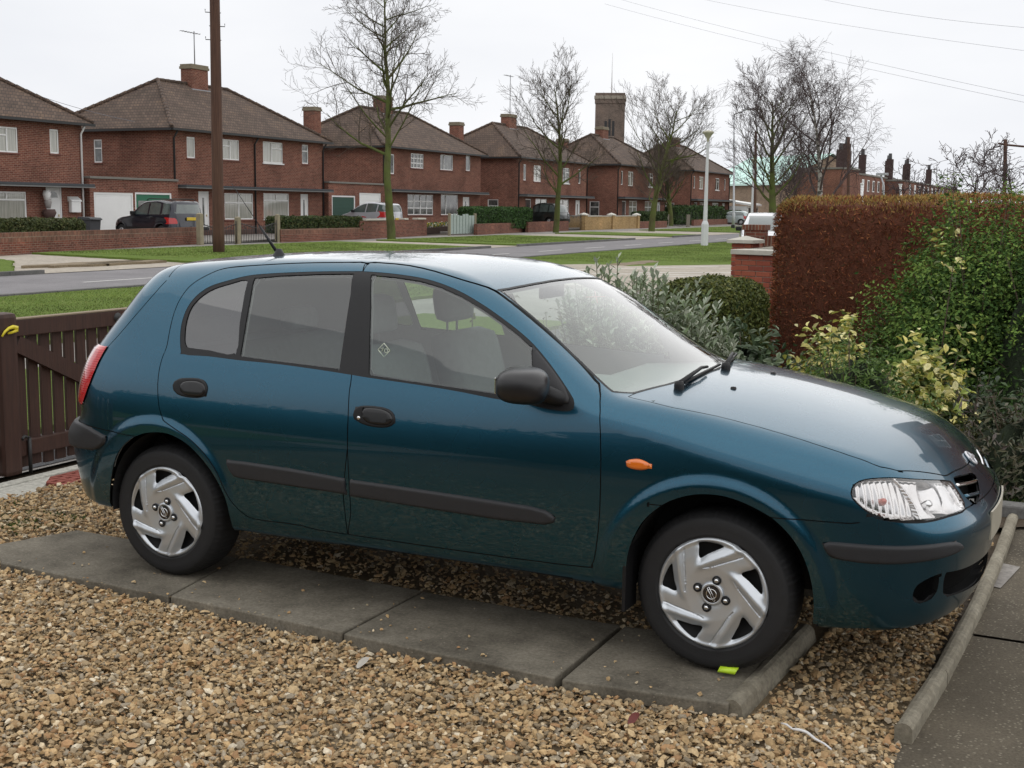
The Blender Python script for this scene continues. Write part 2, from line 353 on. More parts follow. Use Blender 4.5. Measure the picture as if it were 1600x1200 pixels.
M_PANE = None
def pane_mat():
    m, t, b = newmat('window_pane'); oc = t.n('ShaderNodeTexCoord').outputs['Object']
    c = t.ramp(t.noise(oc, 1.7, 4, .6), [(.35, (.02, .022, .024)), (.55, (.09, .095, .09)), (.75, (.22, .22, .205))]); t.L.new(c, b.inputs['Base Color'])
    b.inputs['Roughness'].default_value = .05; b.inputs['Specular IOR Level'].default_value = .9; return m
M_PANE = pane_mat()
m, t, b = newmat('net_curtain'); oc = t.n('ShaderNodeTexCoord').outputs['Object']; mp_ = t.n('ShaderNodeMapping', {0: oc}); mp_.inputs['Scale'].default_value = (9, 9, .3)
t.L.new(t.ramp(t.noise(mp_.outputs[0], 3., 3), [(.3, (.20, .20, .17)), (.7, (.42, .41, .36))]), b.inputs['Base Color']); b.inputs['Roughness'].default_value = .12; b.inputs['Coat Weight'].default_value = 1.
M_NET = m
M_FELT = pm('canopy_felt', (.05, .055, .06), .85, var=.25, vscale=4); M_GUT = pm('gutter_black', (.02, .02, .021), .5, var=.2); M_LEAD = pm('lead_flashing', (.28, .28, .30), .6, var=.2)
M_SILL = pm('tile_sill', (.16, .06, .045), .7, var=.2); M_GDOOR = pm('green_door', (.012, .12, .06), .5, var=.12, vscale=5); M_DGREEN = pm('dark_green_door', (.008, .05, .032), .5, var=.15)
M_POT = pm('chimney_cap', (.20, .17, .12), .9, var=.3, vscale=9); M_DOORW = pm('white_door', (.70, .70, .69), .45, var=.06, vscale=2)
def facade(k, X, y0, y1, z0, z1, holes, dep=.11):
    """front wall face (normal +x) at X with recessed openings"""
    ys_ = sorted({y0, y1, *[h[0] for h in holes], *[h[1] for h in holes]}); zs_ = sorted({z0, z1, *[h[2] for h in holes], *[h[3] for h in holes]})
    ins = lambda y, z: any(h[0] < y < h[1] and h[2] < z < h[3] for h in holes)
    for a, b in zip(ys_[:-1], ys_[1:]):
        for c, d in zip(zs_[:-1], zs_[1:]):
            if not ins((a+b)/2, (c+d)/2): k.add([(X, a, c), (X, b, c), (X, b, d), (X, a, d)], [(0, 1, 2, 3)])
    for a, b, c, d in holes:
        X2 = X-dep; k.add([(X, a, c), (X, b, c), (X, b, d), (X, a, d), (X2, a, c), (X2, b, c), (X2, b, d), (X2, a, d)], [(0, 4, 5, 1), (1, 5, 6, 2), (2, 6, 7, 3), (3, 7, 4, 0), (4, 7, 6, 5)])
def window(root, X, r, kind, glass=None):
    """frame, panes and sill in one recessed opening of a wall facing +x"""
    a, b, c, d = r; fw = .065; k = MB(); xf = X-.03
    def bar(y0, y1, z0, z1, p=0.): k.bbox(xf-.05, xf+p, y0, y1, z0, z1, .008)
    bar(a, a+fw, c, d); bar(b-fw, b, c, d); bar(a+fw+.001, b-fw-.001, c, c+fw, .004); bar(a+fw+.001, b-fw-.001, d-fw, d, .004); w_ = b-a; h = d-c; panes = []
    def vb(y, z0=None, z1=None): bar(y-.035, y+.035, (c+fw if z0 is None else z0)+.001, (d-fw if z1 is None else z1)-.001, .006)
    def hb(z, y0=None, y1=None): bar((a+fw if y0 is None else y0)+.002, (b-fw if y1 is None else y1)-.002, z-.035, z+.035, .009)
    if kind == 'narrow': pass
    elif kind == 'narrow2': hb(c+h*.66)
    elif kind == 'case': vb(a+w_*.5); hb(c+h*.68, a, a+w_*.5)
    elif kind == 'caser': vb(a+w_*.45); hb(c+h*.70, a+w_*.45, b)
    elif kind == 'pic2': hb(c+h*.72); vb(a+w_*.5, c+h*.72, d-fw)
    elif kind == 'four': hb(c+h*.64); vb(a+w_*.5)
    elif kind == 'side': vb(a+w_*.30)
    elif kind == 'grid': 
        for q in (.25, .5, .75): vb(a+w_*q)
        for q in (.34, .67): hb(c+h*q)
    wo_ = k.build('window', M_WHITE, root)
    MB().box(xf-.045, xf-.03, a+fw*.7, b-fw*.7, c+fw*.7, d-fw*.7).build('pane', glass or M_PANE, wo_)
    MB().bbox(X-.08, X+.055, a-.06, b+.06, c-.07, c-.002, .01).build('sill', M_WHITE if kind in ('caser', 'pic2') else M_SILL, wo_)
def hip_roof(root, x0, x1, y0, y1, ze, rise, over=.38):
    xm = (x0+x1)/2; hw = (x1-x0)/2; X0, X1, Y0, Y1 = x0-over, x1+over, y0-over, y1+over; zl = ze-.02; run = hw+over
    V = [(X0, Y0, zl), (X1, Y0, zl), (X1, Y1, zl), (X0, Y1, zl), (xm, Y0+run*.93, zl+rise), (xm, Y1-run*.93, zl+rise)]
    V += [(v[0], v[1], v[2]-.09) for v in V[:4]]
    r = raw('roof', V, [(1, 2, 5, 4), (3, 0, 4, 5), (0, 1, 4), (2, 3, 5), (0, 6, 7, 1), (1, 7, 8, 2), (2, 8, 9, 3), (3, 9, 6, 0), (6, 9, 8, 7)], M_TILE, root)
    k = MB()
    for a, b in ((0, 4), (1, 4), (2, 5), (3, 5), (4, 5)):
        A, B = Vector(V[a]), Vector(V[b]); n = max(2, int((B-A).length/.42)); up = Vector((0, 0, .02))
        for i in range(n): k.tube([A.lerp(B, i/n)+up, A.lerp(B, (i+1.03)/n)+up*1.6], [.10, .115], 6)
    k.build('ridge_tiles', M_TILE, r)
    k = MB(); k.box(X1-.02, X1+.10, Y0, Y1, zl-.13, zl-.02); k.box(X0, X1, Y0-.10, Y0+.02, zl-.14, zl-.025); k.build('gutter', M_GUT, r)
    return r, xm, zl+rise
def chimney(root, x, y, z0, z1, wx, wy):
    k = MB().box(x-wx/2, x+wx/2, y-wy/2, y+wy/2, z0, z1); c = k.build('chimney', M_BRICK, root)
    k = MB(); k.bbox(x-wx/2-.06, x+wx/2+.06, y-wy/2-.06, y+wy/2+.06, z1-.22, z1-.08, .01); k.bbox(x-wx/2-.03, x+wx/2+.03, y-wy/2-.03, y+wy/2+.03, z1-.079, z1+.04, .02); k.build('chimney_cap', M_POT, c)
    MB().box(x-wx/2-.10, x+wx/2+.12, y-wy/2-.10, y+wy/2+.10, z0+.02, z0+.30).build('flashing', M_LEAD, c); return c
def aerial(root, x, y, z, h, arms=2):
    k = MB(); k.tube([(x, y, z), (x, y, z+h)], .03, 6)
    k.tube([(x, y-1.1, z+h-.1), (x, y+.5, z+h-.1)], .018, 5)
    for i in range(7): k.tube([(x-.18, y-1.0+i*.22, z+h-.1), (x+.18, y-1.0+i*.22, z+h-.1)], .010, 4)
    k.build('aerial', pm('aerial_metal', (.25, .25, .26), .5, metal=.6), root)
def door(root, X, a, b, z0, z1, m_, fan=False):
    k = MB(); k.bbox(X-.10, X-.05, a, b, z0, z1, .01); d = k.build('front_door', m_, root)
    k = MB(); k.bbox(X-.06, X-.03, a-.07, a, z0, z1+.07, .008); k.bbox(X-.06, X-.03, b, b+.07, z0, z1+.07, .008); k.bbox(X-.06, X-.031, a-.07, b+.07, z1+.001, z1+.07, .008); k.build('door_frame', M_WHITE, d)
    w_ = b-a; k = MB(); 
    if fan: k.prism([((a+b)/2+.33*w_*math.cos(q), z1-.42+.28*math.sin(q)) for q in np.linspace(0, math.pi, 12)], X-.05, X-.044, 'x')
    else: k.box(X-.05, X-.044, a+w_*.4, a+w_*.6, z0+.5, z1-.25)
    k.build('door_light', M_PANE, d); MB().bbox(X-.05, X-.01, b-.14, b-.10, z0+.95, z0+1.05, .005).build('door_handle', pm('brass', (.5, .4, .2), .35, metal=1), d)
def rect(X, px): 
    """pixel rectangle (x0, x1, y0, y1) on the facade plane at X -> y0, y1, z0, z1"""
    xm = (px[0]+px[1])/2; p = onx(px[0], (px[2]+px[3])/2, X); q = onx(px[1], (px[2]+px[3])/2, X); return (p[1], q[1], onx(xm, px[3], X)[2], onx(xm, px[2], X)[2])
def semi(label, X, y0, y1, zb, ze, wins, doors, depth=8., chim=None, slim=None, canopy=None, sidewin=(), pipes=('l', 'm'), aer=0, rise=2.75, group=None, whitepipe=False, canm=None):
    root = wthing('brick_house', label, 'house', (X-depth/2, (y0+y1)/2, zb), group)
    k = MB(); holes = [w_[0] for w_ in wins]+[(d[0]-.07, d[1]+.07, d[2], d[3]+.07) for d in doors]; facade(k, X, y0, y1, zb-.3, ze, holes)
    k.add([(X, y1, zb-.3), (X-depth, y1, zb-.3), (X-depth, y1, ze), (X, y1, ze)], [(0, 1, 2, 3)]); k.add([(X-depth, y1, zb-.3), (X-depth, y0, zb-.3), (X-depth, y0, ze), (X-depth, y1, ze)], [(0, 1, 2, 3)])
    # side wall facing -y, with small openings
    hs = [(-s_[1], -s_[0], s_[2], s_[3]) for s_ in sidewin]; k2 = MB(); facade(k2, 0., 0., depth, zb-.3, ze, [(h[0], h[1], h[2], h[3]) for h in [(s_[0], s_[1], s_[2], s_[3]) for s_ in sidewin]])
    n = len(k.V); k.add([(X-v[1], y0-v[0], v[2]) for v in k2.V], k2.F)
    k.build('wall', M_BRICK, root)
    MB().box(X-depth-.004, X+.012, y0-.012, y1+.012, zb-.3, zb+.32).build('plinth', pm('plinth_brick', (.09, .05, .04), .9, var=.2), root)
    for r, kind, *g_ in wins: window(root, X, r, kind, g_[0] if g_ else None)
    for s_ in sidewin:
        kk = MB(); a, b, c, d = s_; f_ = .06; yf = y0+.03
        for (u0, u1, w0, w1) in ((a, a+f_, c, d), (b-f_, b, c, d), (a+f_, b-f_, c, c+f_), (a+f_, b-f_, d-f_, d), (a+f_, b-f_, c+(d-c)*.62-.03, c+(d-c)*.62+.03)): kk.box(X-u1, X-u0, yf, yf+.05, w0, w1)
        wo_ = kk.build('window', M_WHITE, root); MB().box(X-b+f_*.5, X-a-f_*.5, yf+.03, yf+.045, c+f_*.5, d-f_*.5).build('pane', M_PANE, wo_); MB().bbox(X-b-.05, X-a+.05, y0-.06, y0+.03, c-.07, c-.002, .01).build('sill', M_SILL, wo_)
    for d in doors: door(root, X, d[0], d[1], d[2], d[3], d[4] if len(d) > 4 else M_DOORW, d[5] if len(d) > 5 else False)
    rf, xm, zr = hip_roof(root, X-depth, X, y0, y1, ze, rise)
    if chim: c = chimney(root, xm+chim[2], chim[0], zr-.55, chim[1], .75, 1.35); 
    if chim and aer: aerial(root, xm+.2, chim[0]-.2, chim[1]-.1, aer)
    if slim: chimney(root, slim[0], slim[1], ze-.5, slim[2], .85, .75)
    if canopy:
        za, zc = canopy; cm = canm or M_FELT
        MB().bbox(X-.05, X+.75, y0+.15, y1-.05, zc-.12, zc, .02).build('porch_canopy', cm, root); MB().box(X-.04, X+.77, y0+.13, y1-.03, zc-.17, zc-.122).build('canopy_fascia', pm('grey_fascia', (.16, .16, .155), .6, var=.2), root)
    pts = {'l': y0+.12, 'm': (y0+y1)/2, 'r': y1-.1}
    for q in pipes: MB().tube([(X+.30, pts[q], ze-.16), (X+.06, pts[q], ze-.5), (X+.06, pts[q], zb+.1)], .045, 8).build('downpipe', M_WHITE if (whitepipe and q == 'r') else M_GUT, root)
    return root
def up_over(root, X, r, m_, ribs=16, glazed=False):
    a, b, c, d = r; k = MB(); k.box(X-.09, X-.06, a, b, c, d); n = ribs
    for i in range(n): k.box(X-.062, X-.045, a+.05, b-.05, c+(d-c)*(i+.12)/n, c+(d-c)*(i+.88)/n)
    g_ = k.build('garage_door', m_, root); k = MB(); k.box(X-.07, X-.02, a-.09, a, c, d+.09); k.box(X-.07, X-.02, b, b+.09, c, d+.09); k.box(X-.07, X-.021, a, b, d, d+.09); k.build('door_frame', M_WHITE, g_)
    if glazed:
        for q in (0, 1): MB().box(X-.05, X-.035, a+(b-a)*(.06+.48*q), a+(b-a)*(.46+.48*q), c+(d-c)*.45, c+(d-c)*.85).build('pane', M_PANE, g_)
def garage(label, X, y0, y1, zb, zt, doors):
    root = wthing('brick_garage', label, 'garage', (X-2.5, (y0+y1)/2, zb)); k = MB()
    facade(k, X, y0, y1, zb-.3, zt, [(d[0]-.09, d[1]+.09, d[2], d[3]+.09) for d in doors]); k.add([(X, y1, zb-.3), (X-5, y1, zb-.3), (X-5, y1, zt), (X, y1, zt)], [(0, 1, 2, 3)]); k.add([(X-5, y0, zb-.3), (X, y0, zb-.3), (X, y0, zt), (X-5, y0, zt)], [(0, 1, 2, 3)]); k.build('wall', M_BRICK, root)
    MB().bbox(X-5, X+.08, y0-.02, y1-.02, zt+.001, zt+.11, .015).build('parapet_coping', pm('coping_grey', (.17, .16, .14), .85, var=.25), root)
    for d in doors: up_over(root, X, d[:4], d[4], d[5], d[6] if len(d) > 6 else False)
G = 'brick semi-detached houses along the street'
# --- first house (cut by the picture edge)
X = -38.; zb = .05
P_ = lambda *q: rect(X, q)
y1 = onx(127, 200, X)[1]
semi('brick house with fan-light white door and plastic letter box, white downpipe at its corner', X, y1-13.2, y1, zb, 5.2,
     [(P_(-6, 28, 198, 238), 'case', M_NET), (P_(78, 92, 202, 240), 'narrow', M_NET), ((y1-12.9, y1-12.4, 3.6, 4.9), 'narrow'), ((y1-11, y1-9.6, 3.55, 4.85), 'caser'), (P_(-20, 42, 299, 345), 'pic2', M_NET), ((y1-11.5, y1-9.2, .75, 2.35), 'pic2', M_NET)],
     [(*P_(75, 96, 301, 360)[:2], .1, 2.3, M_DOORW, True)], chim=None, canopy=(0, onx(70, 286, X)[2]), pipes=('r',), whitepipe=True, group=G)
# --- second house
y0, y1 = onx(268, 230, X)[1], onx(505, 240, X)[1]
YA, YB = y0, y1
semi('brick house behind the telegraph pole, wide chimney with two aerials, grey porch canopy', X, y0, y1, zb, 5.38,
     [(P_(292, 305, 214, 247), 'narrow', M_NET), (P_(346, 374, 218, 250), 'case', M_NET), (P_(411, 442, 222, 255), 'caser', M_NET), (P_(472, 482, 226, 256), 'narrow2'), (P_(351, 396, 302, 343), 'four', M_NET), (P_(412, 452, 302, 342), 'pic2', M_NET)],
     [(*P_(312, 326, 304, 360)[:2], .1, 2.25), (*P_(471, 481, 303, 345)[:2], .1, 2.25)], chim=((YA+YB)/2+.1, 9.15, .0), canopy=(0, 2.62), sidewin=[(4.5, 5.05, 3.7, 4.85)], pipes=('l', 'm', 'r'), aer=1.9, group=G)
Xg = X+.25
garage('double brick garage with white and bright green doors behind the dark estate car', Xg, onx(131, 300, X)[1]+.1, YA+.1, zb, onx(200, 281, Xg)[2],
       [(*rect(Xg, (150, 207, 304, 366))[:2], .1, rect(Xg, (150, 207, 304, 366))[3], M_WHITE, 18), (*rect(Xg, (214, 267, 304, 366))[:2], .1, rect(Xg, (214, 267, 304, 366))[3], M_GDOOR, 2, True)])
# --- third house
y0, y1 = onx(597, 250, X)[1], onx(751, 260, X)[1]; YC, YD = y0, y1
semi('brick house with leaded lattice windows behind the bare tree', X, y0, y1, zb+.08, 5.5,
     [(P_(642, 662, 240, 263), 'grid'), (P_(688, 708, 242, 266), 'side'), (P_(728, 735, 243, 267), 'narrow'), ((y0+1.0, y0+1.5, 3.75, 5.0), 'narrow'), (P_(637, 677, 304, 336), 'grid'), (P_(689, 716, 304, 336), 'side')],
     [(*P_(724, 733, 306, 336)[:2], .2, 2.35)], chim=((y0+y1)/2-.2, 9.15, 0), slim=(X-5.1, y0-.25, onx(486, 168, X-5.1)[2]), canopy=(0, 2.78), pipes=('l',), aer=1.6, group=G)
garage('brick double garage, one dark green and one white door, beside the lattice windows', Xg, YB+.15, YC+.1, zb, onx(560, 288, Xg)[2],
       [(*rect(Xg, (520, 554, 308, 340))[:2], .15, rect(Xg, (520, 554, 308, 340))[3], M_DGREEN, 9), (*rect(Xg, (563, 594, 304, 340))[:2], .15, rect(Xg, (563, 594, 304, 340))[3], M_WHITE, 12)])
# --- houses further up the street
def far_house(label, X, yl, yr, zb, ze, porch=False, **kw):
    L = yr-yl; U = lambda a, b, z0, z1: (yl+a*L, yl+b*L, zb+z0, zb+z1)
    wins = [(U(.075, .11, 3.65, 4.85), 'narrow'), (U(.21, .31, 3.6, 4.85), 'case', M_NET), (U(.62, .72, 3.6, 4.85), 'caser'), (U(.86, .895, 3.65, 4.85), 'narrow'), (U(.24, .40, .8, 2.3), 'four', M_NET), (U(.56, .72, .8, 2.3), 'four', M_NET)]
    drs = [(yl+.11*L, yl+.175*L, zb+.1, zb+2.2, pm('brown_door', (.05, .025, .018), .6, var=.2)), (yl+.83*L, yl+.89*L, zb+.1, zb+2.2)]
    return semi(label, X, yl, yr, zb, ze, wins, drs, canopy=(0, zb+2.62), sidewin=[(1.6, 2.5, zb+.9, zb+2.2)], pipes=('l', 'r'), group=G, **kw)
far_house('brick house behind the black taxi, tall aerial on its wide chimney', -36.5, 79.6, 93.3, .12, 5.52, chim=(86.2, 9.1, 0), slim=(-41.6, 79.4, onx(708, 191, -41.6)[2]), aer=3.2)
far_house('brick house below the church tower, beside the yellow brick wall', -34.9, 96.2, 109.2, .16, 5.58, chim=(102.5, 9.1, 0), slim=(-40, 96, 7.7))
h6 = far_house('last brick house of the row with a white glazed side porch', -33.7, 113.2, 127.0, .2, 5.64, chim=(120, 9.1, 0), aer=.0)
k = MB(); k.box(-35.5, -31.6, 127.05, 131.5, .1, 2.2); pr = k.build('side_porch', M_WHITE, h6); k = MB(); k.prism([(-36, 2.9), (-31.3, 2.25), (-31.3, 2.45), (-36, 3.1)], 126.9, 131.8); k.build('porch_roof', M_WHITE, pr); 
for i in range(3): MB().box(-31.6, -31.58, 127.4+i*1.35, 128.5+i*1.35, 1.0, 2.0).build('pane', M_PANE, pr)
# --- church tower far behind
def at_depth(px, py, D): return CAM+ray(px, py)*D
c = at_depth(952, 240, 205.); tw = 4.75; zt = at_depth(952, 152, 205.)[2]; az = .34
root = thing('church_tower', 'square grey brown brick church tower with slit openings and flagpole', 'tower', (c[0], c[1], .4), az)
M_TOW = brick_mat('tower_brick', (.13, .10, .085), (.19, .145, .12), (.2, .17, .14)); M_TSTONE = pm('tower_stone', (.30, .265, .215), .9, var=.2)
k = MB(); h = tw/2; k.box(-h, h, -h, h, -.6, zt-1.7); k.build('shaft', M_TOW, root); k = MB(); k.bbox(-h-.1, h+.1, -h-.1, h+.1, zt-1.699, zt-1.0, .03); k.build('stone_band', M_TOW, root)
MB().bbox(-h-.2, h+.2, -h-.2, h+.2, zt-.999, zt-.45, .05).build('parapet', M_TSTONE, root); MB().bbox(-h-.05, h+.05, -h-.05, h+.05, zt-.449, zt, .05).build('parapet_top', M_TOW, root)
for i in (-1, 0, 1): MB().bbox(i*.62-.2, i*.62+.2, -h-.03, -h+.1, zt-7.2+.3*abs(i), zt-4.2-.3*abs(i), .01).build('belfry_slit', M_GUT, root)
for i in (-1, 1): MB().bbox(h-.1 if i > 0 else -h-.03, h+.03 if i > 0 else -h+.1, -.6, .6, zt-7, zt-4.4, .01).build('belfry_slit', M_GUT, root)
MB().tube([(.15, 0, zt-.1), (.15, 0, zt+6.6)], [.09, .05], 6).build('flagpole', M_WHITE, root)
# --- hall with pale copper roof
a = at_depth(1112, 300, 165.); b = at_depth(1216, 300, 152.)
root = thing('village_hall', 'tan brick hall with a pale mint green copper roof', 'building', ((a[0]+b[0])/2, (a[1]+b[1])/2, .4), math.atan2(b[1]-a[1], b[0]-a[0]))
M_TAN = brick_mat('tan_brick', (.26, .19, .135), (.33, .245, .175), (.28, .23, .18)); M_COP = pm('copper_green', (.60, .82, .75), .6, var=.08, vscale=2)
L = math.hypot(b[0]-a[0], b[1]-a[1])/2+1
k = MB(); k.box(-L, L, 0, 14, -.6, 4.9); k.prism([(-.0, 4.9), (14, 4.9), (7, 8.2)], L-.4, L, 'x'); k.build('wall', M_TAN, root)
k = MB(); k.add([(-L-.4, -.6, 4.75), (L+.4, -.6, 4.75), (L+.4, 7, 8.5), (-L-.4, 7, 8.5), (L+.4, 14.6, 4.75), (-L-.4, 14.6, 4.75)], [(0, 1, 2, 3), (3, 2, 4, 5)]); k.add([(-L-.4, -.6, 4.75), (L+.4, -.6, 4.75), (L+.4, -.6, 4.5), (-L-.4, -.6, 4.5)], [(0, 3, 2, 1)]); rf = k.build('roof', M_COP, root)
k = MB()
for i in range(13): xx = -L+i*2*L/12; k.tube([(xx, -.6, 4.78), (xx, 7, 8.53)], .06, 4)
k.build('roof_seams', M_COP, rf)
for i in range(4): MB().tube([(-L+2+i*2*L/4, -.05, 0), (-L+2+i*2*L/4, -.05, 4.6)], .07, 6).build('downpipe', M_GUT, root)
# --- long flat-roofed terrace
def far_block(label, p0, d0, p1, d1, z1, chim, nwin, wz, th=4.4):
    a = at_depth(p0, 300, d0); b = at_depth(p1, 300, d1); L = math.hypot(b[0]-a[0], b[1]-a[1]); an = math.atan2(b[1]-a[1], b[0]-a[0])
    root = thing('brick_terrace', label, 'building', (a[0], a[1], .5), an)
    k = MB(); k.box(0, L, 0, th, -1, z1-.5); k.build('wall', M_BRICK, root); MB().bbox(-.1, L+.1, -.1, th+.1, z1-.499, z1-.3, .02).build('parapet_coping', pm('coping_grey', (.17, .16, .14), .85, var=.25), root)
    for u in chim:
        c = MB().box(u*L-.30, u*L+.30, 1.6, 2.4, z1-.6, z1+2.2).build('chimney', pm('sooty_brick', (.055, .032, .030), .9, var=.3), root); kk = MB(); kk.lathe([(.24, z1+2.2), (.20, z1+2.9), (.14, z1+2.9)], (u*L, 2.0, 0), 8); kk.build('chimney_pot', M_GUT, c)
    for i in range(nwin[2]):
        u = (nwin[0]+(nwin[1]-nwin[0])*i/(nwin[2]-1))*L; w_ = MB().bbox(u-.62, u+.62, -.04, .05, wz, wz+1.3, .02).build('window', M_WHITE, root)
        for q in (-1, 1): MB().box(u+q*.25-.17, u+q*.25+.17, -.06, -.035, wz+.12, wz+1.18).build('pane', M_PANE, w_)
    return root
far_block('taller end block of the flat-roofed brick terrace', 1243, 131, 1316, 128, 6.1, (.90,), (.1, .2, 2), -3.5)
r_ = far_block('long flat-roofed brick terrace with a row of white windows', 1316.5, 128.5, 1482, 205, 5.8, (.092, .135, .24, .45, .62), (.126, .428, 9), 3.55)
far_block('far wing of the flat-roofed terrace with white windows', 1412, 150, 1500, 208, 5.5, (.02, .25, .6), (.08, .62, 9), 3.45)
# ================================================================ foliage toolkit
def leaf_cloud(name, pts, nrm, size, cols, m_, parent=None, aspect=.5, flat=.5, seed=1, fold=.15, up=0., six=False, bend=0.):
    """one mesh of many small leaves: a leaf at every point, roughly facing its normal"""
    r = np.random.default_rng(seed); n = len(pts); pts = np.asarray(pts); nrm = np.asarray(nrm)
    N = nrm+r.normal(0, flat, (n, 3)); N[:, 2] += up; N /= np.linalg.norm(N, axis=1)[:, None]+1e-9
    d = r.normal(0, 1, (n, 3)); T_ = d-(d*N).sum(1)[:, None]*N; T_ /= np.linalg.norm(T_, axis=1)[:, None]+1e-9; B = np.cross(N, T_)
    s = (np.asarray(size)*(.65+.7*r.random(n)))[:, None]; a = aspect*s
    col = np.asarray(cols)[r.integers(0, len(cols), n)]*(.7+.6*r.random((n, 1)))
    if six:
        V = np.stack([pts-T_*s, pts-T_*s*.3+B*a+N*s*fold, pts+T_*s*.45+B*a*.8+N*s*fold, pts+T_*s-N*s*bend, pts+T_*s*.45-B*a*.8+N*s*fold, pts-T_*s*.3-B*a+N*s*fold], 1).reshape(-1, 3)
        i = np.arange(n)[:, None]*6; F = np.concatenate([i+[0, 1, 2, 3], i+[0, 3, 4, 5]], 0)
        return rawnp(name, V, F, m_, parent, False, np.repeat(col, 6, 0))
    V = np.stack([pts-T_*s, pts+B*a+N*s*fold, pts+T_*s, pts-B*a+N*s*fold], 1).reshape(-1, 3)
    F = (np.arange(n)[:, None]*4+[0, 1, 2, 3]); return rawnp(name, V, F, m_, parent, False, np.repeat(col, 4, 0))
def box_pts(n, x0, x1, y0, y1, z0, z1, seed=1, rnd=.12, jit=.05, lump=.0, depth=.10):
    """points and normals over the sides and top of a clipped hedge with rounded edges"""
    r = np.random.default_rng(seed); A = [(y1-y0)*(z1-z0), (y1-y0)*(z1-z0), (x1-x0)*(z1-z0), (x1-x0)*(z1-z0), (x1-x0)*(y1-y0)]; A = np.array(A)/sum(A)
    f_ = r.choice(5, n, p=A); u, v = r.random(n), r.random(n); P = np.zeros((n, 3)); N = np.zeros((n, 3))
    for k in range(5):
        m_ = f_ == k
        if k < 2: P[m_] = np.stack([np.full(m_.sum(), x1 if k else x0), y0+u[m_]*(y1-y0), z0+v[m_]*(z1-z0)], 1); N[m_] = (1 if k else -1, 0, 0)
        elif k < 4: P[m_] = np.stack([x0+u[m_]*(x1-x0), np.full(m_.sum(), y1 if k == 3 else y0), z0+v[m_]*(z1-z0)], 1); N[m_] = (0, 1 if k == 3 else -1, 0)
        else: P[m_] = np.stack([x0+u[m_]*(x1-x0), y0+v[m_]*(y1-y0), np.full(m_.sum(), z1)], 1); N[m_] = (0, 0, 1)
    # round the top and vertical edges
    lo = np.array([x0+rnd, y0+rnd, -9]); hi = np.array([x1-rnd, y1-rnd, z1-rnd]); c = np.clip(P, lo, hi); d = P-c; L = np.linalg.norm(d, axis=1)[:, None]
    P = np.where(L > 1e-6, c+d/np.maximum(L, 1e-6)*rnd, P); N = np.where(L > 1e-6, d/np.maximum(L, 1e-6), N)
    if lump: P = P+N*(lump*(np.sin(P[:, 0]*3.1+P[:, 2]*2.3+seed)+np.sin(P[:, 1]*2.7-P[:, 2]*1.9+P[:, 0]*1.3)+.6*np.sin(P[:, 1]*7+P[:, 0]*6+P[:, 2]*5)))[:, None]
    return P-N*(r.random((n, 1))**2*depth)+r.normal(0, jit, (n, 3)), N
def hedge(name, label, cat, x0, x1, y0, y1, z0, z1, n, size, cols, seed=1, rnd=.15, core=(.02, .03, .012), group=None, lump=.015, aspect=.5, mname='hedge_leaf', depth=.12, shrink=.10, jit=.02):
    root = wthing(name, label, cat, ((x0+x1)/2, (y0+y1)/2, z0), group); s = shrink
    MB().bbox(x0+s, x1-s, y0+s, y1-s, z0-.05, z1-s, rnd*.8).build('branches', pm('hedge_core', core, .95, var=.4, vscale=20, bump=.8, bscale=40), root)
    P, N = box_pts(n, x0, x1, y0, y1, z0, z1, seed, rnd, jit, lump, depth); leaf_cloud('foliage', P, N, size, cols, MATS.get(mname) or vcol_mat(mname, .65, .35, .3, 25., .15), root, aspect, .7, seed)
    return root
DGREEN = [(.030, .055, .014), (.045, .080, .018), (.022, .042, .012), (.060, .085, .022)]
OLIVE = [(.05, .065, .018), (.07, .085, .022), (.085, .085, .028), (.035, .05, .014)]
BGREEN = [(.035, .085, .018), (.05, .11, .022), (.025, .06, .014)]
# ================================================================ garden walls, hedges and gates across the street
def gp(px, py): return ong(px, py)
def wall_run(label, a, b, h, thick=.23, m_=None, top=None, toph=.0, coping=None, name='garden_wall', zb=None, piers=()):
    """low wall between two ground points"""
    a, b = np.array(a[:2]), np.array(b[:2]); L = np.linalg.norm(b-a); an = math.atan2(b[1]-a[1], b[0]-a[0]); z = gz(*a) if zb is None else zb; z2 = gz(*b) if zb is None else zb
    root = tag(empty(name, (a[0], a[1], z), an), label, 'wall'); sl = (z2-z)/L
    def bx(k, x0, x1, y0, y1, q0, q1):
        n = len(k.V); k.box(x0, x1, y0, y1, q0, q1); k.V[n:] = [(v[0], v[1], v[2]+v[0]*sl) for v in k.V[n:]]
    k = MB(); bx(k, 0, L, -thick/2, thick/2, -.1, h-toph); k.build('brickwork', m_ or M_BRICK2, root)
    if top: k = MB(); bx(k, -.002, L+.002, -thick/2-.002, thick/2+.002, h-toph+.001, h); k.build('brick_on_edge', top, root)
    if coping:
        n = max(1, int(L/.9))
        for i in range(n): k = MB(); bx(k, L*i/n, L*(i+1)/n-.01, -thick/2-.04, thick/2+.04, h+.001, h+.06); k.build('coping_stone', coping, root)
    for u in piers:
        k = MB(); k.box(u-.22, u+.22, -.22, .22, -.1, h+.10); p = k.build('pier', m_ or M_BRICK2, root); k = MB(); k.add([(u-.28, -.28, h+.1), (u+.28, -.28, h+.1), (u+.28, .28, h+.1), (u-.28, .28, h+.1), (u-.28, -.28, h+.17), (u+.28, -.28, h+.17), (u+.28, .28, h+.17), (u-.28, .28, h+.17), (u, 0, h+.30)], [(0, 3, 2, 1), (0, 1, 5, 4), (1, 2, 6, 5), (2, 3, 7, 6), (3, 0, 4, 7), (4, 5, 8), (5, 6, 8), (6, 7, 8), (7, 4, 8)]); k.build('pier_cap', pm('white_coping', (.62, .60, .54), .8, var=.15), p)
    return root
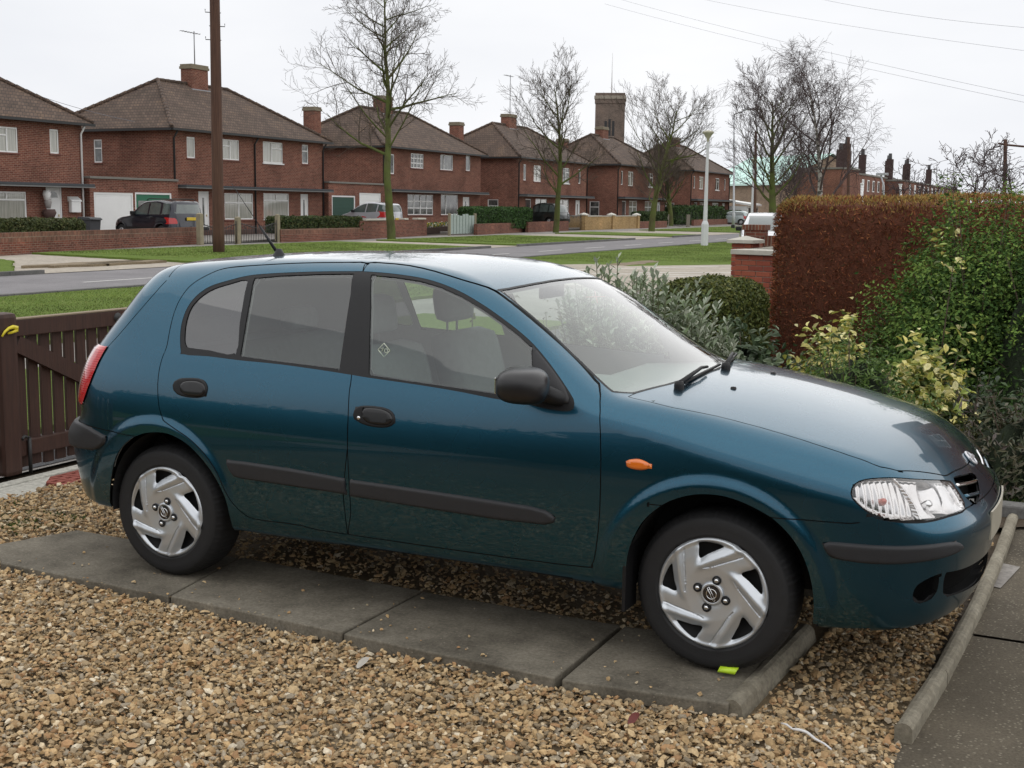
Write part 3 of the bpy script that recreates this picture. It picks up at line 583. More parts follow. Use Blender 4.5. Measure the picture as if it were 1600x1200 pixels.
M_COPW = pm('white_coping_b', (.47, .45, .39), .8, var=.15); M_POSTC = pm('concrete_post', (.24, .21, .14), .9, var=.3, vscale=6)
def post(label, px, py, h, w_=.15, m_=None, name='gate_post', cat='post'):
    p = gp(px, py); root = wthing(name, label, cat, (p[0], p[1], p[2])); k = MB(); k.bbox(p[0]-w_/2, p[0]+w_/2, p[1]-w_/2, p[1]+w_/2, p[2]-.1, p[2]+h, .02); k.build('shaft', m_ or M_POSTC, root)
    k = MB(); k.add([(p[0]-w_/2, p[1]-w_/2, p[2]+h), (p[0]+w_/2, p[1]-w_/2, p[2]+h), (p[0]+w_/2, p[1]+w_/2, p[2]+h), (p[0]-w_/2, p[1]+w_/2, p[2]+h), (p[0], p[1], p[2]+h+.05)], [(0, 1, 4), (1, 2, 4), (2, 3, 4), (3, 0, 4)]); k.build('weathered_top', m_ or M_POSTC, root); return p
M_IRON = pm('black_iron', (.018, .018, .018), .5, var=.2)
def iron_gate(label, a, b, h):
    a, b = np.array(a), np.array(b); L = np.linalg.norm((b-a)[:2]); an = math.atan2(b[1]-a[1], b[0]-a[0]); root = tag(empty('iron_gate', tuple(a), an), label, 'gate')
    k = MB(); k.tube([(0, 0, .08), (L, 0, .08)], .02, 6); k.tube([(0, 0, .08), (0, 0, h)], .022, 6); k.tube([(L, 0, .08), (L, 0, h)], .022, 6); k.tube([(L*u, 0, h-.28+.2*math.sin(math.pi*u)**2*-1+.12) for u in np.linspace(0, 1, 13)], .018, 6); k.build('gate_frame', M_IRON, root)
    n = int(L/.12)
    for i in range(1, n): MB().tube([(L*i/n, 0, .08), (L*i/n, 0, h-.10-.12*math.sin(math.pi*i/n))], .011, 5).build('bar', M_IRON, root)
    for i in range(4):
        c = L*(i+.5)/4; MB().tube([(c+.09*math.cos(t_), 0, h-.35+.09*math.sin(t_)) for t_ in np.linspace(0, 6.28, 13)], .009, 5, cap=False).build('scroll', M_IRON, root)
# wall of the first house with soldier course, hedge and bin behind
wall_run('low brick wall with upright top course and yellow hydrant sign', gp(-60, 404), gp(312, 382), .74, top=M_SOLD, toph=.30)
a, b = gp(-40, 395), gp(126, 389)
hy0, hy1 = onx(-60, 360, -31.3)[1], onx(126, 360, -31.3)[1]
hedge('clipped_hedge', 'long dull green hedge above the wall by the wheelie bin', 'hedge', -32.0, -30.9, hy0, hy1, .55, onx(60, 343, -31.0)[2], 15000, .055, OLIVE, 3, .3)
def wheelie_bin(px, py, X):
    p = onx(px, py, X); root = wthing('wheelie_bin', 'dark grey wheelie bin between hedge and white garage door', 'bin', (X, p[1], .05)); m_ = pm('bin_grey', (.035, .037, .042), .6, var=.2); y = p[1]
    k = MB(); V = []
    for z, s in ((.16, .25), (1.0, .31)):
        for dx, dy in ((-1, -1), (1, -1), (1, 1), (-1, 1)): V.append((X+dx*s, y+dy*s*.95, z))
    k.add(V, [(3, 2, 1, 0), (4, 5, 6, 7), (0, 1, 5, 4), (1, 2, 6, 5), (2, 3, 7, 6), (3, 0, 4, 7)]); k.build('body', m_, root)
    k = MB(); k.bbox(X-.34, X+.36, y-.33, y+.33, 1.0, 1.06, .02); k.prism([(X-.33, 1.06), (X+.34, 1.06), (X+.28, 1.10), (X-.30, 1.12)], y-.31, y+.31); l_ = k.build('lid', m_, root); MB().tube([(X+.40, y-.25, 1.02), (X+.40, y+.25, 1.02)], .02, 6).build('handle', m_, l_)
    for s in (-1, 1): MB().lathe([(0, -.03), (.1, -.03), (.1, .03), (0, .03)], (X-.24, y+s*.26, .14), 12, 'y').build('wheel', M_IRON, root)
wheelie_bin(140, 350, -32.6)
# letter box and hanging planter stay with the first house as their own things
def wall_thing(name, label, cat, px, py, X): p = onx(px, py, X); return wthing(name, label, cat, (X, p[1], p[2])), p
root, p = wall_thing('letter_box', 'white wall-mounted letter box beside the fan-light door', 'letter box', 114, 322, -38.)
k = MB(); k.bbox(-37.98, -37.78, p[1]-.28, p[1]+.28, p[2]-.28, p[2]+.2, .03); k.build('box', M_WHITE, root); k = MB(); k.prism([(-38, p[2]+.2), (-37.75, p[2]+.2), (-37.78, p[2]+.27), (-38, p[2]+.42)], p[1]-.31, p[1]+.31); k.build('lid', M_WHITE, root)
root, p = wall_thing('ornament', 'dark hanging flower pots and ornament left of the fan-light door', 'ornament', 74, 325, -37.7)
for i, (dz, m_, r_) in enumerate(((.55, M_WHITE, .18), (.2, pm('pot_grey', (.3, .28, .27), .8, var=.2), .16), (-.25, pm('pot_dark', (.08, .045, .04), .8, var=.2), .3))): MB().lathe([(0, -.22), (r_*.6, -.22), (r_, .05), (r_*.8, .2), (0, .2)], (-37.7, p[1]+.05*i, p[2]+dz), 10).build('pot', m_, root)
# hydrant sign
p = gp(258, 384); root = wthing('hydrant_sign', 'small yellow hydrant plate with black H on the brick wall', 'sign', (p[0]+.14, p[1], .5)); X = p[0]+.16; q = onx(258, 372, X)
k = MB(); k.bbox(X-.02, X, q[1]-.13, q[1]+.13, q[2]-.19, q[2]+.17, .01); k.build('plate', pm('sign_yellow', (.55, .33, .02), .5, var=.1), root)
k = MB(); k.box(X, X+.005, q[1]-.08, q[1]-.045, q[2]-.12, q[2]+.11); k.box(X, X+.005, q[1]+.045, q[1]+.08, q[2]-.12, q[2]+.11); k.box(X, X+.0045, q[1]-.05, q[1]+.05, q[2]-.025, q[2]+.015); k.build('letter', M_IRON, root)
# gates
pA = post('concrete gate post at the end of the hydrant wall', 313, 384, 1.30, .22); pB = post('dark iron gate post between the gates', 372, 382.5, 1.15, .20); pC = post('concrete gate post at the left end of the clipped hedge', 434, 380, 1.25, .18)
iron_gate('black scrolled iron gate beside the telegraph pole', (pA[0], pA[1]+.15, pA[2]), (pB[0], pB[1]-.12, pB[2]), 1.02); iron_gate('black scrolled iron gate in front of the white picture window', (pB[0], pB[1]+.12, pB[2]), (pC[0], pC[1]-.1, pC[2]), 1.05)
a, b = gp(436, 380), gp(560, 375); wall_run('low brick wall under the box-cut hedge left of the bare tree', a, b, .62, top=M_SOLD, toph=.24)
X = (a[0]+b[0])/2-.45; hedge('clipped_hedge', 'box-cut yellowish green hedge above low wall left of the bare tree', 'hedge', X-.45, X+.4, onx(426, 350, X)[1], onx(557, 350, X)[1], .45, onx(500, 339, X)[2], 11000, .055, OLIVE+DGREEN, 5, .10)
c = gp(664, 369); wall_run('brick wall with broken white copings in front of the silver people carrier', b, c, .95, coping=None)
for (u0, u1) in ((.06, .40), (.62, .68), (.84, .97)):
    P0, P1 = np.array(b), np.array(c); q0 = P0+(P1-P0)*u0; q1 = P0+(P1-P0)*u1; an = math.atan2(q1[1]-q0[1], q1[0]-q0[0]); o = tag(empty('coping_slab', (q0[0], q0[1], gz(*q0[:2])+.95), an), None, None); L = np.linalg.norm(q1-q0)
    o['label'] = 'loose white coping slab on the brick wall by the silver people carrier'; o['category'] = 'coping'; o['group'] = 'white copings on the broken wall'
    MB().bbox(0, L, -.18, .18, .002, .09, .015).build('slab', M_COPW, o)
# planters and flowers
for (px, py, w_, lb) in ((672, 362, .8, 'smaller trough of spring flowers at the end of the broken-coping wall'), (694, 360, 1.1, 'longer dark flower trough beside the pale wooden gate')):
    p = gp(px, py+4); root = wthing('planter', lb, 'planter', (p[0], p[1], p[2]), 'troughs below the lattice windows'); MB().bbox(p[0]-.25, p[0]+.25, p[1]-w_, p[1]+w_, p[2]+.03, p[2]+.42, .02).build('trough', pm('trough_brown', (.05, .03, .022), .8, var=.3), root)
    P, N = box_pts(260, p[0]-.2, p[0]+.2, p[1]-w_+.1, p[1]+w_-.1, p[2]+.4, p[2]+.62, 4, .05); leaf_cloud('flowers', P, N, .07, [(.5, .4, .05), (.06, .12, .03), (.08, .16, .03), (.45, .45, .4)], MATS.get('hedge_leaf'), root)
# lattice gate with pale slats
a, b = gp(703, 369), gp(741, 367.5); a = np.array(a); b = np.array(b); L = np.linalg.norm((b-a)[:2]); root = tag(empty('garden_gate', tuple(a), math.atan2(b[1]-a[1], b[0]-a[0])), 'pale grey green wooden gate with wavy pierced boards', 'gate'); m_ = pm('pale_green_paint', (.30, .36, .33), .7, var=.2, vscale=7)
for i in range(8):
    x = L*(i+.5)/8; k = MB(); k.bbox(x-L/20, x+L/20, -.02, .02, .12, 1.22+.06*math.sin(i*1.7), .01); k.build('board', m_, root)
for z in (.35, 1.0): MB().bbox(.02, L-.02, .021, .06, z, z+.09, .008).build('rail', m_, root)
for u in (-.08, L+.08): MB().bbox(u-.07, u+.07, -.07, .07, -.1, 1.3, .015).build('post', M_POSTC, root)
a, b = gp(743, 368), gp(826, 363); wall_run('low brick wall under the bright green hedge', a, b, .68, coping=None); X = (a[0]+b[0])/2-.5
hedge('clipped_hedge', 'bright green rounded hedge beside the pale wooden gate', 'hedge', X-.7, X+.45, onx(728, 340, X)[1], onx(824, 340, X)[1], .4, onx(780, 324, X)[2], 12000, .07, BGREEN, 6, .28)
a, b = gp(823, 364), gp(886, 361); wall_run('low dark brick wall in front of the black taxi', a, b, .72)
a, b = gp(912, 360), gp(994, 357.5); wall_run('yellow brick wall with pale coping and capped piers', a, b, 1.02, m_=M_YBRICK, coping=M_COPW, piers=(.0, (np.linalg.norm((b-a)[:2]))*.5, np.linalg.norm((b-a)[:2])))
p0, p1 = onx(826, 345, -37)[1], onx(905, 345, -35.5)[1]; wall_run('yellow brick wall behind the black iron gate', (-35.2, p0+2), (-33.6, p1), 1.0, m_=M_YBRICK, coping=M_COPW)
iron_gate('tall black iron gate beside the yellow brick wall', gp(886, 361), gp(909, 360), 1.35)
a, b = gp(996, 357.5), gp(1040, 356); wall_run('low red wall under the dark hedge behind the third tree', a, b, .60); X = (a[0]+b[0])/2-.6
hedge('clipped_hedge', 'dark hedge beside the yellow brick wall', 'hedge', X-.7, X+.5, onx(997, 340, X)[1], onx(1036, 340, X)[1], .4, onx(1015, 331, X)[2], 7000, .08, DGREEN, 7, .2)
for (px, w_, lb) in ((1042, .5, 'weathered board fence panel left of the small bare tree trunk'), (1075, .5, 'weathered board fence panel right of the small bare tree trunk')): p = gp(px, 355.5); root = wthing('fence_panel', lb, 'fence', (p[0], p[1], p[2]), 'weathered panels between hedges'); [MB().bbox(p[0]-.03, p[0]+.03, p[1]-w_+i*.25, p[1]-w_+i*.25+.22, p[2], p[2]+1.15, .01).build('board', pm('grey_board', (.15, .13, .10), .9, var=.3), root) for i in range(4)]
a, b = gp(1082, 354.5), gp(1172, 350); wall_run('low red wall under the long far hedge', a, b, .65); X = (a[0]+b[0])/2-.6
hedge('clipped_hedge', 'long dark green hedge running behind the white lamp post', 'hedge', X-.8, X+.5, onx(1050, 340, X)[1], onx(1125, 340, X)[1], .4, onx(1090, 322, X)[2], 12000, .09, DGREEN+BGREEN, 8, .4, lump=.06)
hedge('clipped_hedge', 'lower hedge beyond the white lamp post by the last drive', 'hedge', X-.8, X+.5, onx(1126, 340, X)[1], onx(1172, 340, X)[1], .4, onx(1150, 329, X)[2], 7000, .09, DGREEN, 9, .3)
# ================================================================ poles and lamps
def wood_pole(label, base, top, r0, r1, steps=False):
    base = np.array(base); top = np.array(top); root = wthing('telegraph_pole', label, 'pole', tuple(base)); m_ = MATS.get('pole_wood')
    if not m_:
        m_, t, b = newmat('pole_wood'); oc = t.n('ShaderNodeTexCoord').outputs['Object']; mp_ = t.n('ShaderNodeMapping', {0: oc}); mp_.inputs['Scale'].default_value = (14, 14, .5)
        t.L.new(t.ramp(t.noise(mp_.outputs[0], 2., 5, .7), [(.3, (.045, .020, .013)), (.6, (.10, .048, .030)), (.8, (.15, .085, .06))]), b.inputs['Base Color']); b.inputs['Roughness'].default_value = .85; t.L.new(t.bump(t.noise(mp_.outputs[0], 5., 4), .6, .02), b.inputs['Normal'])
    k = MB(); n = 12; k.tube([base+(top-base)*i/n-np.array([0, 0, .3 if i == 0 else 0]) for i in range(n+1)], [r0+(r1-r0)*i/n for i in range(n+1)], 14); k.build('shaft', m_, root)
    if steps:
        for i in range(4):
            z = 7.2+i*.45; q = base+(top-base)*((z-base[2])/(top[2]-base[2])); s = 1 if i % 2 else -1; MB().tube([(q[0]-.66*.2*s, q[1]-.75*.2*s, z), (q[0]+.75*.32*s, q[1]+.66*.32*s, z), (q[0]+.75*.32*s, q[1]+.66*.32*s, z+.1)], .015, 5).build('step_iron', M_IRON, root)
    return root
# the near telegraph pole stands in the far verge
pb = gp(342, 397.5); pt = onx(334.5, -60, pb[0]); wood_pole('tall brown telegraph pole in front of the brick houses', pb, (pb[0], pt[1], pt[2]), .205, .165, True)
def concrete_lamp(label, base, h, s=1.):
    root = wthing('street_lamp', label, 'street lamp', tuple(base), 'white concrete street lamps'); x, y, z = base; m_ = pm('lamp_white', (.60, .61, .62), .6, var=.12, vscale=3)
    k = MB(); k.lathe([(.17*s, -.05), (.17*s, 1.05), (.13*s, 1.15), (.10*s, 1.2), (.058*s, h-.45), (.045*s, h-.35)], (x, y, z), 8, sm=False); k.build('column', m_, root)
    k = MB(); k.lathe([(.05, h-.45), (.07, h-.3), (.16, h-.14), (.25, h-.05), (.27, h), (.15, h+.06), (0, h+.08)], (x, y, z), 16); k.build('lantern', pm('lantern_dull', (.42, .40, .30), .5, var=.2), root)
bs = gp(1100.5, 386.5); concrete_lamp('white tapered concrete street lamp on the near verge', bs, onx(1110, 207, bs[0])[2]-bs[2])
bs = at_depth(1174, 352, 92.); bs[2] = gz(*bs[:2]); concrete_lamp('far white concrete street lamp beside the dark pole', bs, at_depth(1175, 250, 92.)[2]-bs[2])
bs = gp(1145.5, 358); root = wthing('steel_lamp', 'tall thin grey steel street lamp with bracket arm', 'street lamp', tuple(bs)); tp = onx(1147, 178, bs[0]); m_ = pm('galvanised', (.42, .43, .45), .5, metal=.4, var=.1)
k = MB(); k.tube([(bs[0], bs[1], bs[2]), (bs[0], bs[1], bs[2]+1.3), (bs[0], bs[1], bs[2]+1.4), (bs[0], tp[1], tp[2])], [.14, .14, .09, .06], 8); k.build('column', m_, root); k = MB(); k.tube([(bs[0], tp[1], tp[2]-.05), (bs[0]+1.0, tp[1]+.1, tp[2]+.32)], .045, 6); k.build('arm', m_, root); k = MB(); k.bbox(bs[0]+.9, bs[0]+1.9, tp[1]-.1, tp[1]+.3, tp[2]+.28, tp[2]+.45, .05); k.build('lantern', m_, root); MB().box(bs[0]-.15, bs[0]+.15, bs[1]-.15, bs[1]+.15, bs[2], bs[2]+.35).build('base_door', M_IRON, root)
b_ = at_depth(1179, 350, 115.); wood_pole('dark slender pole beside the far white lamp', (b_[0], b_[1], .2), tuple(at_depth(1181, 206, 115.)), .16, .12)
b_ = at_depth(1326, 345, 95.); wood_pole('dark pole in front of the flat-roofed terrace', (b_[0], b_[1], .2), tuple(at_depth(1326, 214, 95.)), .13, .11)
b_ = at_depth(1571, 345, 60.); tp = at_depth(1571, 218, 60.); r_ = wood_pole('dark red pole with crossbar above the brown hedge', (b_[0], b_[1], .1), tuple(tp), .10, .09); k = MB(); q = at_depth(1600, 229, 60.); q2 = at_depth(1560, 224, 60.); k.tube([tuple(q2), tuple(tp+[0, 0, -.25]), tuple(q)], .05, 6); k.build('crossbar', MATS['pole_wood'], r_)
for (px, y0, y1, D, lb) in ((1347, 345, 288, 80., 'short white post in front of the terrace windows'), (1407, 345, 289, 82., 'short white post by the far end of the terrace')):
    b_ = at_depth(px, y0, D); tp = at_depth(px, y1, D); root = wthing('white_post', lb, 'post', (b_[0], b_[1], .0)); MB().tube([(b_[0], b_[1], -.2), tuple(tp)], .09, 8).build('shaft', M_WHITE, root); MB().lathe([(.1, 0), (.14, .02), (.1, .08), (0, .09)], tuple(tp), 8).build('cap', M_WHITE, root)
bs = at_depth(1382, 345, 84.); tp = at_depth(1376, 273, 84.); root = wthing('steel_lamp', 'leaning grey lamp arm in front of the terrace windows', 'street lamp', (bs[0], bs[1], 0.)); k = MB(); k.tube([(bs[0], bs[1], -.2), tuple(at_depth(1381, 290, 84.)), tuple(tp)], .06, 6); k.build('column', m_, root); MB().bbox(tp[0]-.3, tp[0]+.5, tp[1]-.1, tp[1]+.1, tp[2]-.05, tp[2]+.12, .02).build('lantern', m_, root)
# overhead wires
def wire(label, a, b, sag=.25, r=.007):
    a, b = np.array(a), np.array(b); pts = [a+(b-a)*u-np.array([0, 0, sag*4*u*(1-u)]) for u in np.linspace(0, 1, 24)]; root = wthing('overhead_wire', label, 'wire', tuple(a), 'overhead wires'); MB().tube(pts, r, 4).build('strand', pm('wire_grey', (.16, .16, .18), .6, var=.1), root)
for (x0, y0, d0, x1, y1, d1, WL) in ((955, -5, 60, 1640, 158, 38, 'upper of the close pair of wires passing through the birch top'), (945, 6, 60, 1640, 168, 38, 'lower of the close pair of wires passing through the birch top'), (1085, -4, 60, 1640, 84, 42, 'single wire passing just above the birch top'), (1270, -4, 50, 1640, 46, 40, 'highest wire of all, well clear of the birch')): wire(WL, at_depth(x0, y0, d0), at_depth(x1, y1, d1), .15, .0055)
wire('faint wire from the first roof to the second', at_depth(-20, 118, 60), at_depth(210, 190, 55), .2, .012)
# ================================================================ bare trees
class Tree:
    def __init__(s, seed): s.r = random.Random(seed); s.B = []; s.n = 0
    def grow(s, p, d, L, r, lvl, P, droop=0.):
        """one limb as a bent line of points, then its children"""
        rr = s.r; nseg = max(3, int(4+L*1.0)) if lvl == 0 else (5 if lvl == 1 else (4 if lvl == 2 else (3 if lvl == 3 else 2))); pts = [p.copy()]; rad_ = [r]; q = p.copy(); dd = d.normalized(); up = Vector((0, 0, 1)); seg = L/nseg
        tip = r*(P['tip'][min(lvl, len(P['tip'])-1)])
        dirs = []
        for i in range(nseg):
            w_ = P['wob']*(.5 if lvl == 0 else 1.); dd = (dd+Vector((rr.gauss(0, w_), rr.gauss(0, w_), rr.gauss(0, w_)))+up*P['up'][min(lvl, len(P['up'])-1)]*seg/max(L, .5)).normalized()
            if droop: dd = (dd-up*droop*(i/nseg)).normalized()
            q = q+dd*seg; pts.append(q.copy()); dirs.append(dd.copy()); rad_.append(r+(tip-r)*(i+1)/nseg)
        s.B.append((lvl, pts, rad_))
        if lvl >= P['levels']: return
        n = P['kids'][min(lvl, len(P['kids'])-1)]; a0 = P['start'][min(lvl, len(P['start'])-1)]; az = rr.random()*6.28
        for k in range(n):
            u = a0+(1-a0)*((k+rr.random()*.8)/n); u = min(.985, u); f_ = u*nseg; i = min(nseg-1, int(f_)); b = pts[i].lerp(pts[i+1], f_-i); dl = dirs[i]; rb = rad_[i]+(rad_[i+1]-rad_[i])*(f_-i)
            az += 2.4+rr.gauss(0, .5); o = dl.orthogonal().normalized(); o2 = dl.cross(o); sd = o*math.cos(az)+o2*math.sin(az)
            an = P['ang'][min(lvl, len(P['ang'])-1)]*(.75+.5*rr.random()); nd = dl*math.cos(an)+sd*math.sin(an)
            le = L*P['len'][min(lvl, len(P['len'])-1)]*(.6+.6*rr.random())
            if lvl == 0: le *= P.get('taper', lambda u: 1.-.45*u)((u-a0)/(1-a0))
            s.grow(b, nd, le, min(rb*.72, r*P['rad'][min(lvl, len(P['rad'])-1)]*(.7+.5*rr.random())), lvl+1, P, P.get('droop', 0.) if lvl+1 >= P['levels']-1 else 0.)
    def mesh(s, lv0, lv1, rmin):
        V = []; F = []; n0 = 0
        for lvl, pts, rd in s.B:
            if not lv0 <= lvl <= lv1: continue
            n = 10 if lvl == 0 else (6 if lvl == 1 else (4 if lvl == 2 else 3)); up = None
            for i, p in enumerate(pts):
                t_ = (pts[min(i+1, len(pts)-1)]-pts[max(0, i-1)]).normalized(); up = t_.orthogonal().normalized() if up is None else (up-t_*up.dot(t_)).normalized(); b = t_.cross(up); r = max(rmin, rd[i])
                for k in range(n): a = 6.2832*k/n; V.append(p+(up*math.cos(a)+b*math.sin(a))*r)
            for i in range(len(pts)-1):
                for k in range(n): F.append((n0+i*n+k, n0+i*n+(k+1) % n, n0+(i+1)*n+(k+1) % n, n0+(i+1)*n+k))
            n0 += len(pts)*n
        return V, F
def bark(name, c1, c2, sc=6., moss=None):
    m, t, b = newmat(name); oc = t.n('ShaderNodeTexCoord').outputs['Object']; mp_ = t.n('ShaderNodeMapping', {0: oc}); mp_.inputs['Scale'].default_value = (1, 1, .35); n_ = t.noise(mp_.outputs[0], sc, 5, .7); c = t.ramp(n_, [(.3, c1), (.7, c2)])
    if moss: c = t.mix(t.ramp(t.noise(oc, 1.7, 3), [(.4, (0,)*3), (.62, (.8,)*3)]), c, moss)
    t.L.new(c, b.inputs['Base Color']); b.inputs['Roughness'].default_value = .95; b.inputs['Specular IOR Level'].default_value = .1; t.L.new(t.bump(n_, .7, .04), b.inputs['Normal']); return m
M_BARK = bark('green_bark', (.055, .055, .025), (.12, .12, .055), 5., (.10, .13, .035)); M_TWIG = bark('twig_brown', (.065, .052, .042), (.13, .105, .085), 4.)
M_TWIGP = bark('twig_purple', (.065, .048, .047), (.13, .10, .098), 4.)
m, t, b = newmat('birch_bark'); oc = t.n('ShaderNodeTexCoord').outputs['Object']; mp_ = t.n('ShaderNodeMapping', {0: oc}); mp_.inputs['Scale'].default_value = (1, 1, 2.2); t.L.new(t.ramp(t.noise(mp_.outputs[0], 3., 4, .8), [(.42, (.05, .045, .04)), (.52, (.36, .33, .30)), (.8, (.50, .47, .43))]), b.inputs['Base Color']); b.inputs['Roughness'].default_value = .85; M_BIRCH = m
def tree(name, label, base, P, seed, trunk=None, twig=None, cat='tree', rmin=.008, group=None, lean=(0, 0), split=1):
    T_ = Tree(seed); base = Vector(base); T_.grow(Vector((0, 0, -.15)), Vector((lean[0], lean[1], 1)), P['h'], P['r'], 0, P); root = thing(name, label, cat, base, 0., group)
    V, F = T_.mesh(0, split, rmin); raw('trunk', V, F, trunk or M_BARK, root, True); V, F = T_.mesh(split+1, 9, rmin); raw('crown', V, F, twig or M_TWIG, root, True); return root, len(F)
base_P = dict(levels=4, kids=[17, 7, 5, 4], start=[.34, .22, .2, .2], ang=[.95, .75, .7, .7], len=[.36, .48, .5, .5], rad=[.32, .45, .5, .5], tip=[.12, .16, .25, .5], up=[.1, .55, .45, .4], wob=.10, h=13., r=.2)
tot = 0
def T(*a, **k):
    global tot; r, n = tree(*a, **k); tot += n; return r
b1 = gp(612, 375)
T('street_tree', 'bare street tree with mossy trunk in front of the lattice window house', b1, {**base_P, 'h': 12.6, 'r': .23, 'kids': [26, 8, 5, 5], 'start': [.33, .2, .2, .2], 'len': [.355, .46, .5, .5], 'ang': [1.02, .72, .7, .7], 'up': [.05, .30, .25, .2]}, 11, lean=(.01, -.02), rmin=.0065)
b2 = gp(868, 364)
T('street_tree', 'bare forked street tree beside the black taxi', b2, {**base_P, 'h': 9.6, 'r': .22, 'kids': [20, 8, 5, 6], 'start': [.24, .25, .2, .2], 'ang': [.85, .65, .65, .6], 'len': [.43, .46, .5, .5], 'up': [.05, .5, .4, .3]}, 23, rmin=.007)
b3 = gp(1018, 362)
T('street_tree', 'dense vase-shaped bare tree in front of the church tower', b3, {**base_P, 'h': 9.0, 'r': .25, 'kids': [20, 8, 5, 6], 'start': [.22, .22, .2, .2], 'ang': [.98, .62, .6, .6], 'len': [.58, .46, .48, .5], 'up': [.05, .55, .4, .3], 'levels': 4}, 31, rmin=.0075)
b4 = at_depth(1048, 352, 112.); b4[2] = .2
T('street_tree', 'smaller bare tree standing behind the vase-shaped one', b4, {**base_P, 'h': 7.0, 'r': .26, 'kids': [20, 9, 6, 4], 'start': [.22, .2, .2, .2], 'ang': [.8, .6, .6, .6], 'len': [.55, .48, .48, .5]}, 37, rmin=.009)
b5 = at_depth(1205, 370, 74.); b5[2] = gz(*b5[:2])
T('street_tree', 'large spreading bare tree left of the birch', b5, {**base_P, 'h': 8.2, 'r': .27, 'kids': [20, 8, 6, 6], 'start': [.20, .2, .2, .2], 'ang': [.88, .6, .6, .6], 'len': [.58, .46, .5, .5], 'up': [.02, .45, .35, .3]}, 41, twig=M_TWIGP, rmin=.0075, lean=(-.02, .02))
b6 = at_depth(1277, 385, 56.); b6[2] = -.05
T('birch_tree', 'birch with white bark and fine drooping twigs', b6, {**base_P, 'h': 7.4, 'r': .17, 'kids': [18, 8, 6, 7], 'start': [.26, .2, .15, .2], 'ang': [.72, .6, .7, .7], 'len': [.50, .5, .5, .55], 'up': [.05, .40, .1, -.3], 'droop': .30}, 47, trunk=M_BIRCH, twig=M_TWIGP, rmin=.0045, split=0)
b7 = at_depth(1245, 360, 92.); b7[2] = .1
T('street_tree', 'small dark purplish tree between the birch and the hall', b7, {**base_P, 'h': 4.6, 'r': .16, 'kids': [14, 7, 5, 4], 'start': [.3, .2, .2, .2], 'ang': [.9, .7, .7, .7], 'len': [.6, .5, .5, .5]}, 53, trunk=M_TWIGP, twig=M_TWIGP, rmin=.010)
for (px, D, h, sd, lb) in ((1462, 31., 2.3, 61, 'twisted bare apple tree above the brown hedge'), (1515, 29., 2.7, 67, 'tall twiggy bare shrub rising above the brown hedge'), (1440, 34., 1.9, 71, 'low bare bush left of the twisted apple tree'), (1592, 34., 2.9, 73, 'bare tree right of the dark red crossbar pole')):
    c = at_depth(px, 350, D); c[2] = 0.
    T('garden_tree', lb, c, {**base_P, 'h': h, 'r': .10, 'kids': [12, 6, 5, 4], 'start': [.25, .2, .2, .2], 'ang': [.95, .8, .8, .8], 'len': [.62, .55, .5, .5], 'wob': .22, 'up': [.05, .5, .3, .2]}, sd, trunk=M_TWIG, twig=M_TWIGP, rmin=.006, lean=(.1*(sd % 3-1), .05))
print('trees', tot, round(time.time()-T0, 1))
# ================================================================ vehicle body toolkit
class Sp:
    """natural cubic spline"""
    def __init__(s, pts):
        p = np.array(pts, float); s.x = p[:, 0]; s.y = p[:, 1]; n = len(p); h = np.diff(s.x)
        A = np.zeros((n, n)); b = np.zeros(n); A[0, 0] = A[-1, -1] = 1
        for i in range(1, n-1):
            A[i, i-1] = h[i-1]; A[i, i] = 2*(h[i-1]+h[i]); A[i, i+1] = h[i]
            b[i] = 6*((s.y[i+1]-s.y[i])/h[i]-(s.y[i]-s.y[i-1])/h[i-1])
        s.m = np.linalg.solve(A, b); s.h = h
    def __call__(s, t, d=0):
        t = np.asarray(t, float); i = np.clip(np.searchsorted(s.x, t)-1, 0, len(s.h)-1)
        tc = np.clip(t, s.x[0], s.x[-1]); h = s.h[i]; a = (s.x[i+1]-tc)/h; b = (tc-s.x[i])/h
        dv = (s.y[i+1]-s.y[i])/h-(3*a*a-1)/6*h*s.m[i]+(3*b*b-1)/6*h*s.m[i+1]
        if d: return dv
        return a*s.y[i]+b*s.y[i+1]+((a**3-a)*s.m[i]+(b**3-b)*s.m[i+1])*h*h/6 + dv*(t-tc)
def sst(a, b, x):
    t = np.clip((x-a)/(b-a), 0, 1); return t*t*(3-2*t)
def smax(a, b, k):
    h = np.clip(1-np.abs(a-b)/k, 0, None); return np.maximum(a, b)+h*h*k*.25
